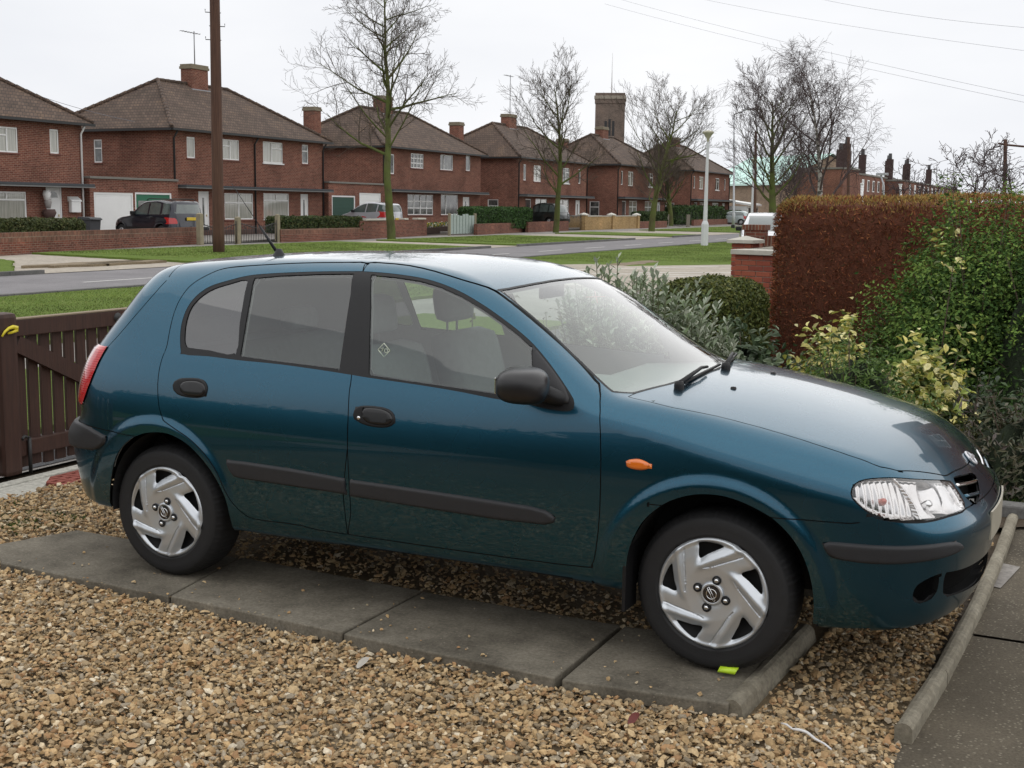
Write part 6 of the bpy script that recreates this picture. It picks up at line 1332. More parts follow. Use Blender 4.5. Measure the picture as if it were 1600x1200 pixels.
def mk(Zc, half, xf, xr, wheels, wz, VZ, zb=.3, kt=.10, ct=.06, bt=None, flare=.012):
    L0, L1 = xr-.3, xf+.3
    return Shape(Zc, bt or [(L0, -.22), (wheels[0]+.3, -.1), ((wheels[0]+wheels[1])/2, 0), (wheels[1]-.3, .15), (L1, .15)], [(L0, ct), (L1, ct)], [(L0, kt), (L1, kt)], [(.1, xf-.12), (.3, xf-.02), (.5, xf), (.7, xf-.03), (.95, xf-.15)], [(.1, xr+.12), (.3, xr+.03), (.55, xr), (.8, xr+.03), (1.2, xr+.08), (1.6, xr+.16)], [(L0, half-.25), (xr+.15, half-.10), (xr+.6, half-.015), ((xf+xr)/2, half), (xf-.7, half-.02), (xf-.2, half-.11), (L1, half-.3)], VZ, [(L0, zb), (L1, zb)], wheels, wz, (wz+.09, wz+.15, flare))
VZs = [(.1, -.09), (.3, -.03), (.55, 0), (.85, -.005), (1.0, -.03), (1.15, -.075), (1.35, -.16), (1.7, -.31)]
# --- dark blue off-roader (x forward)
S1 = mk([(-1.3, .80), (-.96, 1.1), (-.80, 1.45), (-.70, 1.68), (-.55, 1.745), (.2, 1.79), (1.0, 1.78), (1.45, 1.72), (1.70, 1.60), (2.0, 1.37), (2.2, 1.21), (2.4, 1.14), (2.9, 1.08), (3.3, 1.0), (3.6, .85), (3.9, .6)], .92, 3.66, -.93, (0., 2.82), .37,
        [(.1, -.09), (.35, -.03), (.6, 0), (.95, -.005), (1.12, -.03), (1.25, -.07), (1.5, -.15), (1.8, -.26)], .36)
def suv_extras(root):
    for s in (1, -1):
        k = MB(); k.tube([(-.4, s*.60, 1.74), (-.3, s*.60, 1.82), (1.2, s*.60, 1.84), (1.35, s*.60, 1.76)], .02, 6); k.build('roof_rail', MATS['black_trim'], root)
        MB().bbox(1.78, 1.95, min(s*.88, s*1.08), max(s*.88, s*1.08), 1.12, 1.30, .04).build('door_mirror', MATS['black_trim'], root)
        for x_ in (.55, 1.55): MB().bbox(x_-.1, x_+.1, s*.93-.02, s*.93+.02, 1.02, 1.05, .01).build('door_handle', MATS['black_trim'], root)
    MB().bbox(-.965, -.925, -.28, .28, .93, 1.06, .01).build('number_plate', M_PLY, root); MB().bbox(-1.02, -.86, -.84, .84, .52, .66, .04).build('bumper_bar', MATS['black_trim'], root)
wl = [(-.50, 1.20), (-.40, 1.60), (-.12, 1.66), (.02, 1.64), (-.02, 1.17)]
q = onx(279, 350, -32.5)
vehicle('off_roader', 'dark navy off-road estate car parked facing the garage', (q[0], q[1], .05), rad(168), S1, [wl, [(.09, 1.17), (.15, 1.63), (.60, 1.67), (.88, 1.66), (.86, 1.16)], [(.97, 1.16), (.99, 1.66), (1.35, 1.62), (1.62, 1.46), (1.86, 1.22), (1.85, 1.16)]], (.0055, .007, .016), .36, .92, 1.4,
        [(-.62, 1.20), (.62, 1.20), (.56, 1.60), (-.56, 1.60)], [(-.66, 1.22), (.66, 1.22), (.56, 1.60), (-.56, 1.60)], [([(-.90, .78), (-.62, .78), (-.66, 1.02), (-.90, 1.04)], -1, M_RED, 'tail_lamp'), ([(-.88, .78), (-.55, .80), (-.55, .95), (-.88, .98)], 1, M_CLR, 'headlamp')], extras=suv_extras, strip=(.56, .07))
# --- silver people carrier
S2 = mk([(-1.1, .85), (-.72, 1.1), (-.60, 1.32), (-.5, 1.48), (-.3, 1.56), (.3, 1.62), (.9, 1.63), (1.4, 1.56), (1.8, 1.40), (2.2, 1.18), (2.5, 1.03), (2.8, .95), (3.1, .85), (3.4, .65)], .85, 3.3, -.74, (0., 2.6), .30, VZs, .25)
q = onx(612, 345, -33.6)
def mir_extras(h): 
    def f_(root):
        for s in (1, -1): MB().bbox(1.85, 2.0, min(s*.82, s*1.0), max(s*.82, s*1.0), h, h+.15, .04).build('door_mirror', MATS['black_trim'], root)
        MB().bbox(-.79, -.75, -.26, .26, .62, .73, .01).build('number_plate', M_PLY, root)
    return f_
vehicle('people_carrier', 'silver people carrier behind the broken-coping wall', (q[0]-.6, q[1]+.6, .30), rad(172), S2, [[(-.42, 1.10), (-.38, 1.36), (-.20, 1.48), (.16, 1.50), (.16, 1.06)], [(.24, 1.06), (.24, 1.51), (.9, 1.54), (1.0, 1.53), (1.0, 1.03)], [(1.08, 1.03), (1.08, 1.53), (1.35, 1.48), (1.75, 1.30), (2.12, 1.06), (2.1, 1.02)]], (.42, .43, .46), .31, .85, 1.3,
        [(-.58, 1.03), (.58, 1.03), (.50, 1.48), (-.50, 1.48)], [(-.60, 1.08), (.60, 1.08), (.5, 1.46), (-.5, 1.46)], [([(-.86, .75), (-.66, .75), (-.62, 1.05), (-.8, 1.08)], -1, M_RED, 'tail_lamp'), ([(-.84, .58), (-.5, .6), (-.5, .74), (-.84, .8)], 1, M_CLR, 'headlamp')], extras=mir_extras(1.02))
# --- black taxi cab
S3 = mk([(-1.4, .7), (-1.0, .88), (-.85, 1.02), (-.72, 1.28), (-.55, 1.55), (-.3, 1.70), (.4, 1.78), (1.1, 1.77), (1.5, 1.68), (1.8, 1.45), (2.0, 1.2), (2.15, 1.08), (2.5, 1.05), (3.0, .98), (3.4, .8), (3.7, .6)], .88, 3.45, -1.05, (0., 2.88), .34, [(.1, -.09), (.35, -.03), (.6, 0), (.9, -.01), (1.05, -.05), (1.2, -.10), (1.5, -.19), (1.8, -.30)], .28, kt=.16)
q = onx(868, 345, -34.5)
vehicle('taxi_cab', 'black rounded taxi cab behind the yellow brick wall', (q[0]-.2, q[1]+.5, .34), rad(168), S3, [[(-.45, 1.12), (-.35, 1.45), (-.1, 1.60), (.1, 1.60), (.1, 1.10)], [(.2, 1.10), (.2, 1.62), (.9, 1.66), (1.0, 1.64), (1.0, 1.10)], [(1.1, 1.10), (1.1, 1.63), (1.42, 1.58), (1.68, 1.38), (1.82, 1.14), (1.8, 1.1)]], (.012, .018, .017), .33, .88, 1.4,
        [(-.6, 1.12), (.6, 1.12), (.52, 1.58), (-.52, 1.58)], [(-.56, 1.10), (.56, 1.10), (.48, 1.52), (-.48, 1.52)], [([(-.84, .62), (-.68, .62), (-.68, .92), (-.82, .92)], -1, M_RED, 'tail_lamp'), ([(-.76, .62), (-.45, .62), (-.45, .86), (-.76, .86)], 1, M_CLR, 'headlamp')], extras=mir_extras(1.05))
# --- white car on the near side, facing the camera, and a silver one far up the street
S4 = mk([(-1.1, .85), (-.75, 1.0), (-.55, 1.25), (-.35, 1.38), (.3, 1.44), (.9, 1.44), (1.35, 1.37), (1.7, 1.2), (2.05, 1.0), (2.3, .93), (2.8, .86), (3.1, .76), (3.4, .6)], .84, 3.25, -.75, (0., 2.5), .30, VZs, .22)
ws4 = [[(-.3, .98), (-.2, 1.24), (.1, 1.33), (.7, 1.36), (.75, .96)], [(.83, .96), (.83, 1.36), (1.2, 1.32), (1.5, 1.18), (1.85, .98)]]
lm4 = [([(-.82, .64), (-.66, .64), (-.62, .9), (-.8, .92)], -1, M_RED, 'tail_lamp'), ([(-.80, .58), (-.46, .6), (-.46, .72), (-.8, .76)], 1, M_CLR, 'headlamp')]
sc4 = ([(-.62, .95), (.62, .95), (.52, 1.33), (-.52, 1.33)], [(-.58, .98), (.58, .98), (.5, 1.3), (-.5, 1.3)])
q = at_depth(1206, 352, 40.); q[2] = gz(*q[:2])+.03
vehicle('parked_car', 'white car facing the street behind the brick piers', (q[0]-1.0, q[1]+3.0, q[2]), rad(-74), S2, [[(-.42, 1.10), (-.38, 1.36), (-.20, 1.48), (.16, 1.50), (.16, 1.06)], [(.24, 1.06), (.24, 1.51), (1.0, 1.53), (1.0, 1.03)], [(1.08, 1.03), (1.08, 1.53), (1.35, 1.48), (1.75, 1.30), (2.12, 1.06), (2.1, 1.02)]], (.56, .57, .59), .31, .85, 1.3,
        [(-.64, 1.02), (.64, 1.02), (.54, 1.52), (-.54, 1.52)], [(-.60, 1.08), (.60, 1.08), (.5, 1.46), (-.5, 1.46)], [([(-.86, .75), (-.66, .75), (-.62, 1.05), (-.8, 1.08)], -1, M_RED, 'tail_lamp'), ([(-.84, .58), (-.5, .6), (-.5, .74), (-.84, .8)], 1, M_CLR, 'headlamp')], extras=mir_extras(1.02), dims=(50, 14, 44))
q = at_depth(1160, 345, 128.)
vehicle('parked_car', 'pale silver car by the glazed porch of the last house', (q[0], q[1], .25), rad(185), S4, ws4, (.40, .46, .46), .30, .84, 1.25, *sc4, lm4, extras=mir_extras(.93), dims=(50, 14, 44))
print('vehicles', round(time.time()-T0, 1))
# ================================================================ the planted border and boundary on the right
M_LEAF = vcol_mat('garden_leaf', .45, .5, .25, 60., .18); M_LEAFM = vcol_mat('matt_leaf', .8, .2, .25, 60., .15); M_STEM = pm('green_stem', (.07, .075, .03), .8, var=.3); M_STEMB = pm('brown_stem', (.07, .05, .032), .85, var=.3)
sheet('flower_bed', [(-2.3, 1.75), (2.9, 1.85), (3.6, 2.35), (9, 2.5), (9, 11), (-2.3, 11)], M_SOIL, .035)
# dead brown conifer hedge along the side boundary
BROWN = [(.25, .082, .040), (.19, .060, .031), (.135, .048, .026), (.31, .12, .05), (.115, .066, .032)]
x0, x1, y0, y1, zt = .74, 6.2, 7.0, 8.1, 1.83
root = wthing('conifer_hedge', 'tall clipped conifer hedge, mostly dead brown with a greenish gold top', 'hedge', ((x0+x1)/2, (y0+y1)/2, G0))
MB().bbox(x0+.05, x1-.1, y0+.05, y1-.1, G0, zt-.05, .2).build('branches', pm('dead_core', (.13, .044, .023), .95, var=.55, vscale=45, bump=1., bscale=90), root)
P, N = box_pts(105000, x0, x1, y0, y1, G0, zt, 21, .26, .008, .012, .045); k_ = P[:, 1] < y1-.35; P, N = P[k_], N[k_]
r_ = np.random.default_rng(3); top = np.clip((P[:, 2]-1.60)/.22, 0, 1)*(.6+.4*np.sin(P[:, 0]*2.2)**2); low = np.clip((.85-P[:, 2])/.8, 0, 1)*np.clip(.5+.5*np.sin(P[:, 0]*3.+1), 0, 1)
g_ = r_.random(len(P)); gold = g_ < top; gr = (~gold) & (g_ > 1-.75*low)
# sprays: short upright tufts
def tufts(name, P, N, size, cols, parent, seed, asp=.22, up=.55, m_=None): 
    r = np.random.default_rng(seed); n = len(P); D = N*.7+r.normal(0, .45, (n, 3)); D[:, 2] += up; D /= np.linalg.norm(D, axis=1)[:, None]; S_ = np.cross(D, r.normal(0, 1, (n, 3))); S_ /= np.linalg.norm(S_, axis=1)[:, None]+1e-9
    s = (size*(.6+.8*r.random(n)))[:, None]; col = np.asarray(cols)[r.integers(0, len(cols), n)]*(.65+.7*r.random((n, 1))); V = np.stack([P-D*s*.5, P+S_*s*asp, P+D*s, P-S_*s*asp], 1).reshape(-1, 3)
    return rawnp(name, V, np.arange(n)[:, None]*4+[0, 1, 2, 3], m_ or M_LEAFM, parent, False, np.repeat(col, 4, 0))
tufts('dead_foliage', P[~gold & ~gr], N[~gold & ~gr], .026, BROWN, root, 5, .20, .35); tufts('gold_foliage', P[gold], N[gold], .024, [(.36, .26, .085), (.27, .22, .07), (.42, .28, .09), (.30, .15, .055)], root, 6); tufts('green_foliage', P[gr], N[gr], .026, [(.05, .05, .018), (.07, .065, .022), (.10, .055, .024)], root, 7)
# low clipped box hedge beyond the car
c = at_depth(1122, 470, 11.2)
root = hedge('clipped_hedge', 'low rounded clipped green hedge beside the brick pier', 'hedge', c[0]-.42, c[0]+.36, c[1]-.75, c[1]+.75, G0, at_depth(1110, 437, 11.2)[2], 40000, .0165, [(.065, .085, .016), (.095, .115, .022), (.13, .135, .030), (.042, .058, .013)], 31, .24, lump=.012, mname='small_leaf', depth=.05, aspect=.6, shrink=.05, jit=.010)
# ---- shrubs: branching stems that carry leaves
def shrub(name, label, base, rx, ry, h, nstem, leaf, cols, seed, m_=None, aspect=.4, per=26, lump=.3, stem=None, up=.2, fold=.2, flat=.7, shell=.62, gap=.15, six=False, tip=None, z0=.0, bend=.25, core=.0):
    """rounded shrub: leaves clustered round many twigs, uneven outline, gaps between clumps"""
    r = np.random.default_rng(seed); base = np.array(base); root = wthing(name, label, 'shrub', tuple(base)); P = []; N = []; k = MB(); TP = []; TN = []
    for i in range(nstem):
        th = r.random()*6.283; ph = math.acos(1-r.random()*(1.05)); d = np.array([math.sin(ph)*math.cos(th), math.sin(ph)*math.sin(th), max(.05, math.cos(ph))]); rad_ = (shell+(1-shell)*r.random())*(1+lump*(math.sin(th*3+seed)*.5+math.sin(th*5+ph*4)*.5)*.6+lump*.5*r.normal())
        e = np.array([d[0]*rx, d[1]*ry, z0+d[2]*(h-z0)])*rad_; e[2] = max(e[2], .03); b0 = np.array([e[0]*.12, e[1]*.12, 0.]); mid = (b0+e)*.5+np.array([0, 0, .10*h])
        if i % 3 == 0: k.tube([base+b0, base+mid, base+e], [.010, .007, .003], 4)
        n = per; t_ = r.random(n)**.7; cl = e[None]*t_[:, None]**.35*(1-.28*(1-t_[:, None]))+r.normal(0, 1, (n, 3))*np.array([rx, ry, h])*.075*(1+gap); P.append(base+cl); nn = d+np.array([0, 0, .4]); N.append(np.tile(nn/np.linalg.norm(nn), (n, 1)))
        if tip is not None and r.random() < tip[1]: m__ = tip[2]; TP.append(base+e*(1.0+.05*r.random())+r.normal(0, 1, (m__, 3))*tip[3]); TN.append(np.tile(nn/np.linalg.norm(nn), (m__, 1)))
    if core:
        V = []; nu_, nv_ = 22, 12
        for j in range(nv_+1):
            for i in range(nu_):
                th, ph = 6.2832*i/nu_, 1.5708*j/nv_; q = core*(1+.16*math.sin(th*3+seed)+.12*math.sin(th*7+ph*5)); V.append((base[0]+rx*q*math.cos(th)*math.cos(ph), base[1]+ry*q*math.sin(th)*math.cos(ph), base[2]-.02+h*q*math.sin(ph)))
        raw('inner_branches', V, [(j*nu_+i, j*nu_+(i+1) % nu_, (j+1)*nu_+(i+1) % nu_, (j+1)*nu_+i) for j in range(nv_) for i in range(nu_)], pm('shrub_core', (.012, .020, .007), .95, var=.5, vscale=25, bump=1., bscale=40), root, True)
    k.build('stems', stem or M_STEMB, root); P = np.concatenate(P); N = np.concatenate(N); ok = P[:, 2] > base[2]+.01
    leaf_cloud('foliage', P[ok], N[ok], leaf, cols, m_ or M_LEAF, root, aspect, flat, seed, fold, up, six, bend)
    if TP: leaf_cloud('young_leaves', np.concatenate(TP), np.concatenate(TN), leaf*tip[4], tip[0], m_ or M_LEAF, root, aspect, flat*.8, seed+1, fold, up, six, bend)
    return root
gb = lambda px, py, D: (lambda q: (q[0], q[1], G0+.03))(at_depth(px, py, D))
# big dark evergreen in front of the brown hedge
shrub('evergreen_bush', 'large dark green evergreen bush in front of the brown hedge', gb(1535, 470, 10.0), .98, .95, 1.58, 1350, .020, [(.050, .105, .022), (.075, .140, .029), (.032, .068, .015), (.105, .175, .036)], 101, m_=M_LEAFM, aspect=.5, per=84, lump=.26, shell=.76, core=.70, tip=([(.17, .25, .05), (.13, .21, .045)], .8, 18, .045, .9))
shrub('evergreen_bush', 'dark green bush at the picture edge beside the large evergreen', gb(1650, 480, 9.4), .80, .8, 1.44, 400, .020, [(.040, .085, .018), (.060, .115, .024), (.026, .056, .013)], 103, m_=M_LEAFM, aspect=.5, per=90, lump=.2, shell=.76, core=.70, tip=([(.13, .20, .04), (.10, .17, .035)], .5, 14, .05, .9))
# variegated shrub: yellow edged leaves (pale and green leaves mixed), in two clumps
YEL = [(.56, .50, .15), (.64, .58, .22), (.42, .42, .10), (.68, .63, .32), (.26, .32, .08)]
def varieg(label, base, rx, ry, h, n, seed, per=24, full=True):
    root = shrub('variegated_shrub', label, base, rx, ry, h, n, .029, [(.10, .14, .03), (.06, .10, .02)], seed, aspect=.58, per=per//2, lump=.22, shell=.82, six=True, core=.62 if full else 0., tip=(YEL, 1., 15, .050, 1.0)); return root
varieg('cream and yellow variegated shrub beside the brown hedge', gb(1298, 560, 8.7), .28, .32, .90, 120, 111)
varieg('yellow edged variegated shrub drooping over the bonnet', gb(1448, 590, 8.4), .27, .30, .80, 120, 113)
varieg('sparse yellow variegated sprigs poking out of the dark evergreen', gb(1468, 440, 8.9), .22, .12, 1.50, 4, 117, 24, False)
# fresh green fine-leaved shrub
shrub('green_shrub', 'fresh green narrow-leaved shrub below the variegated leaves', gb(1335, 590, 7.95), .50, .40, .92, 380, .026, [(.065, .125, .026), (.095, .165, .036), (.042, .085, .018), (.13, .20, .048)], 121, aspect=.22, per=34, lump=.2, shell=.72, core=.7, flat=.8, tip=([(.14, .22, .05), (.11, .19, .04)], .5, 9, .03, 1.0))
# grey green broad-leaved low shrub
shrub('grey_green_shrub', 'low grey green broad-leaved shrub behind the wiper', gb(1165, 540, 9.3), .62, .45, .86, 200, .034, [(.060, .095, .042), (.085, .125, .062), (.115, .16, .09), (.04, .068, .028)], 131, aspect=.55, per=24, lump=.2, shell=.78, core=.68, six=True, tip=([(.15, .19, .11)], .4, 5, .04, 1.0))
# silver shrub behind the roof
def silver(label, base, rx, ry, h, n, seed):
    r = np.random.default_rng(seed); base = np.array(base); root = wthing('silver_shrub', label, 'shrub', tuple(base)); P = []; D = []; k = MB()
    for i in range(n):
        a = r.random()*6.283; q = math.sqrt(r.random()); ex = np.array([rx*q*math.cos(a), ry*q*math.sin(a), h*(.72+.33*r.random())*(1-.25*q*q)]); b0 = np.array([ex[0]*.5, ex[1]*.5, .05]); k.tube([base+b0, base+(b0+ex)/2+[0, 0, .02], base+ex], [.006, .005, .003], 4)
        for j in range(30):
            t_ = .40+.60*(j/29)**.8; p = base+b0+(ex-b0)*t_; az = j*2.4+r.random()*.5; spread = .75+.9*(1-t_); P.append(p); D.append((math.cos(az)*spread, math.sin(az)*spread, .55 if j < 26 else 1.3))
    k.build('stems', M_STEM, root); P = np.array(P); D = np.array(D); D /= np.linalg.norm(D, axis=1)[:, None]; n_ = len(P); S_ = np.cross(D, [0, 0, 1.]); S_ /= np.linalg.norm(S_, axis=1)[:, None]; L = (.072*(.55+.7*r.random(n_)))[:, None]; W_ = L*.25; U_ = np.cross(S_, D)
    V = np.stack([P, P+D*L*.5+S_*W_+U_*L*.06, P+D*L-np.array([0, 0, .006]), P+D*L*.5-S_*W_+U_*L*.06], 1).reshape(-1, 3); col = np.array([(.34, .38, .29), (.47, .50, .40), (.25, .30, .20), (.16, .21, .11)])[r.integers(0, 4, n_)]
    rawnp('foliage', V, np.arange(n_)[:, None]*4+[0, 1, 2, 3], M_LEAFM, root, False, np.repeat(col, 4, 0)); return root
silver('silver grey felted shrub behind the windscreen', gb(1020, 500, 9.0), .60, .5, 1.24, 125, 141)
silver('silver grey shrub with upright tips behind the car roof', gb(955, 480, 9.6), .42, .5, 1.32, 75, 143)
silver('small silver shrub by the clipped hedge', gb(1082, 520, 8.8), .32, .4, 1.0, 65, 147)
shrub('leafy_sprig', 'leafy rose sprig standing above the car roof', gb(866, 420, 9.2), .10, .10, 1.34, 16, .024, [(.09, .115, .03), (.13, .13, .04), (.06, .085, .02)], 151, aspect=.5, per=9, lump=.2, shell=.75, stem=M_STEM)
shrub('leafy_sprig', 'thin young sprig above the far roof edge', gb(742, 405, 9.6), .05, .05, 1.33, 5, .024, [(.10, .12, .035), (.14, .14, .05)], 153, aspect=.5, per=7, lump=.1, shell=.85, stem=M_STEM)
shrub('leafy_sprig', 'low leafy sprigs left of the rose sprig', gb(815, 420, 9.3), .12, .10, 1.19, 9, .022, [(.10, .11, .035), (.13, .13, .05)], 157, aspect=.5, per=6, lump=.1, shell=.85, stem=M_STEM)
# bronze leaved shrub at the right edge
shrub('bronze_shrub', 'bronze brown leaved shrub behind the headlamp', gb(1590, 730, 7.6), .50, .48, .66, 150, .028, [(.06, .075, .032), (.085, .08, .042), (.045, .058, .022), (.11, .10, .06)], 161, aspect=.30, per=26, lump=.2, shell=.66, core=.6, flat=.8, tip=([(.11, .10, .07), (.09, .07, .06)], .5, 6, .03, 1.))
shrub('green_shrub', 'dark green leaves in the shade behind the bonnet', gb(1520, 640, 8.5), .55, .4, .66, 130, .028, [(.016, .034, .010), (.026, .050, .014), (.04, .075, .02)], 163, aspect=.4, per=30, lump=.2, shell=.66, core=.6)  # leaf colours darker than the neighbouring shrubs
# ---- brick piers beyond the clipped hedge, bricks laid one by one
def laid_pier(name, label, c, w_, d_, z0, z1, an, coping=None, cap=None, bh=.075, seed=1):
    r = random.Random(seed); root = tag(empty(name, (c[0], c[1], z0), an), label, 'wall'); H = z1-z0; MB().box(-w_/2+.012, w_/2-.012, -d_/2+.012, d_/2-.012, 0, H-.004).build('mortar', pm('mortar', (.30, .255, .21), .95, var=.2, vscale=20), root)
    ms = [pm('red_brick_%d' % i, q, .85, var=.22, vscale=35, bump=.3, bscale=90) for i, q in enumerate(((.26, .062, .034), (.215, .050, .030), (.30, .080, .042)))]
    cache = {}
    def brick(x0, x1, y0, y1, z):
        key = (round(x1-x0, 3), round(y1-y0, 3), r.randrange(3))
        if key not in cache: me = bpy.data.meshes.new('brick'); k = MB().bbox(-key[0]/2, key[0]/2, -key[1]/2, key[1]/2, -.0325, .0325, .004); me.from_pydata(k.V, [], k.F); me.materials.append(ms[key[2]]); cache[key] = me
        o = bpy.data.objects.new('brick', cache[key]); COL.objects.link(o); o.parent = root; o.location = ((x0+x1)/2+r.uniform(-.0015, .0015), (y0+y1)/2+r.uniform(-.0015, .0015), z+.0325)
    n = int(H/bh); bl = .225
    for j in range(n):
        z = H-(j+1)*bh+.005; off = (j % 2)*bl/2
        for (ax, L, oth, dd) in (('x', w_, -d_/2, 1), ('x', w_, d_/2, -1), ('y', d_, -w_/2, 1), ('y', d_, w_/2, -1)):
            u = -L/2 - (off if ax == 'x' else bl/2-off)
            while u < L/2-1e-4:
                a, b = max(u, -L/2+(0 if ax == 'x' else .104)), min(u+bl-.01, L/2-(0 if ax == 'x' else .104)); u += bl
                if b-a < .035: continue
                if ax == 'x': brick(a, b, min(oth, oth+dd*.1), max(oth, oth+dd*.1), z)
                else: brick(min(oth, oth+dd*.1), max(oth, oth+dd*.1), a, b, z)
    if coping: MB().bbox(-w_/2-.05, w_/2+.03, -d_/2-.05, d_/2+.05, H+.001, H+.07, .008).build('coping_stone', M_COPW, root)
    if cap:
        k = MB(); s = .06; k.add([(-w_/2-s, -d_/2-s, H+.002), (w_/2+s, -d_/2-s, H+.002), (w_/2+s, d_/2+s, H+.002), (-w_/2-s, d_/2+s, H+.002), (-w_/2-s, -d_/2-s, H+.055), (w_/2+s, -d_/2-s, H+.055), (w_/2+s, d_/2+s, H+.055), (-w_/2-s, d_/2+s, H+.055), (0, 0, H+.12)], [(0, 3, 2, 1), (0, 1, 5, 4), (1, 2, 6, 5), (2, 3, 7, 6), (3, 0, 4, 7), (4, 5, 8), (5, 6, 8), (6, 7, 8), (7, 4, 8)]); k.build('pyramid_cap', M_COPW, root)
    return root
q = at_depth(1175, 420, 17.3); zc = at_depth(1175, 398, 17.3)[2]; laid_pier('brick_wall', 'red brick wall end with pale concrete coping beside the clipped hedge', (q[0]+.08, q[1]+.1), .60, .33, G0, zc, rad(-14), coping=True)
q = at_depth(1162, 400, 20.2); zc = at_depth(1162, 380, 20.2)[2]; laid_pier('brick_pier', 'brick pier with pale pyramid cap behind the coping', (q[0], q[1]+.1), .34, .34, G0, zc, rad(-10), cap=True, seed=3)
q = at_depth(1190, 395, 18.6); root = wthing('coping_slab', 'tilted pale coping slab lying behind the brick wall end', 'coping', (q[0], q[1], .9)); zt_ = at_depth(1190, 389, 18.6)[2]; k = MB(); k.bbox(q[0]-.17, q[0]+.3, q[1]-.15, q[1]+.15, zt_-.03, zt_+.02, .006); k.V = [(v[0], v[1], v[2]+(v[0]-q[0])*.12) for v in k.V]; k.build('slab', M_COPW, root); MB().box(q[0]-.12, q[0]+.28, q[1]-.12, q[1]+.12, G0, zt_-.05).build('brickwork', M_BRICK2, root)
q = at_depth(1181, 372, 28.); root = wthing('brick_pier', 'dark topped brick pier and wall in front of the white car', 'wall', (q[0], q[1], G0)); z1_ = at_depth(1181, 351, 28.)[2]
k = MB(); k.box(q[0]-.22, q[0]+.22, q[1]-.22, q[1]+.22, G0, z1_-.12); k.build('pier', M_BRICK2, root); MB().box(q[0]-.26, q[0]+.26, q[1]-.26, q[1]+.26, z1_-.119, z1_).build('brick_cap', M_SOLD, root); k = MB(); zz = at_depth(1200, 368, 28.)[2]; k.box(q[0]+.221, q[0]+2.6, q[1]-.11, q[1]+.11, G0, zz); k.build('wall', M_SOLD, root)
# ---- what the paint mirrors: a brick house past the right edge and a hedge behind the photographer
semi('red brick house mirrored in the bonnet, beyond the right-hand border', 0., 0., 9., 0., 5.2, [((1., 2.2, 3.4, 4.6), 'case'), ((5.2, 6.6, 3.4, 4.6), 'case'), ((1., 3., .8, 2.2), 'pic2'), ((5.4, 7.4, .8, 2.2), 'pic2')], [(3.7, 4.6, .1, 2.2)], chim=(4.5, 8.6, 0), pipes=())
hs = [o for o in bpy.data.objects if o.get('label', '').startswith('red brick house mirrored')][0]; hs.location = (7.9, 17.5, G0); hs.rotation_euler = (0, 0, rad(-90))
# ================================================================ the drive: slabs, edging, gravel, gate
M_SLAB = mineral('slab_concrete', (.085, .074, .056), (.235, .210, .165), 70., ((.28, .25, .20), 110., .8), bump=.4, bs=170., big=2.6)
M_EDGE = mineral('edging_concrete', (.15, .13, .095), (.27, .245, .19), 45., None, bump=.35, bs=140., big=4.)
M_AGG = mineral('aggregate_concrete', (.060, .050, .036), (.125, .105, .076), 90., ((.21, .185, .14), 62., .5), bump=.6, bs=90., big=1.6)
M_PALE = mineral('pale_concrete', (.42, .41, .36), (.55, .53, .47), 30., None, bump=.15)
M_BED = mineral('gravel_bed', (.11, .08, .045), (.20, .15, .09), 70., None, bump=.9, bs=70.)
sheet('drive_bed', [(-2.0, -7), (3.24, -7), (3.24, 1.9), (-2.0, 1.9)], M_BED, .012)
def slab(label, quad, zt=0., th=.055, m_=None, name='paving_slab', group='concrete slabs under the wheels', b=.006):
    c = np.mean(quad, 0); root = wthing(name, label, 'slab', (c[0], c[1], zt-th), group)
    bm = bmesh.new(); lo = [bm.verts.new((x, y, zt-th)) for x, y in quad]; hi = [bm.verts.new((x, y, zt)) for x, y in quad]; n = len(quad)
    bm.faces.new(lo[::-1]); bm.faces.new(hi); [bm.faces.new((lo[i], lo[(i+1) % n], hi[(i+1) % n], hi[i])) for i in range(n)]
    bmesh.ops.recalc_face_normals(bm, faces=bm.faces[:]); bmesh.ops.bevel(bm, geom=bm.edges[:], offset=b, segments=2, affect='EDGES', profile=.5)
    me = bpy.data.meshes.new('slab'); bm.to_mesh(me); bm.free(); mobj('slab', me, m_ or M_SLAB, root); return root
slab('concrete slab under the rear wheel, left end of the wheel track', [(-1.10, -.76), (-.83, -.985), (.192, -1.008), (.085, -.39), (-.96, -.375)])
slab('concrete slab just in front of the rear wheel', [(.207, -1.010), (1.112, -1.056), (1.122, -.44), (.100, -.39)], zt=.004)
slab('concrete slab under the front door', [(1.124, -1.060), (2.050, -1.098), (2.060, -.45), (1.132, -.44)], zt=.001)
slab('concrete slab under the front wheel', [(2.080, -1.100), (2.675, -1.040), (2.69, -.40), (2.078, -.45)])
for i, (a, b) in enumerate(((-.9, .0), (.01, .91), (.92, 1.82), (1.83, 2.7))): slab('concrete slab in the far wheel track under the car', [(a, .42), (b, .42), (b, 1.04), (a, 1.04)])
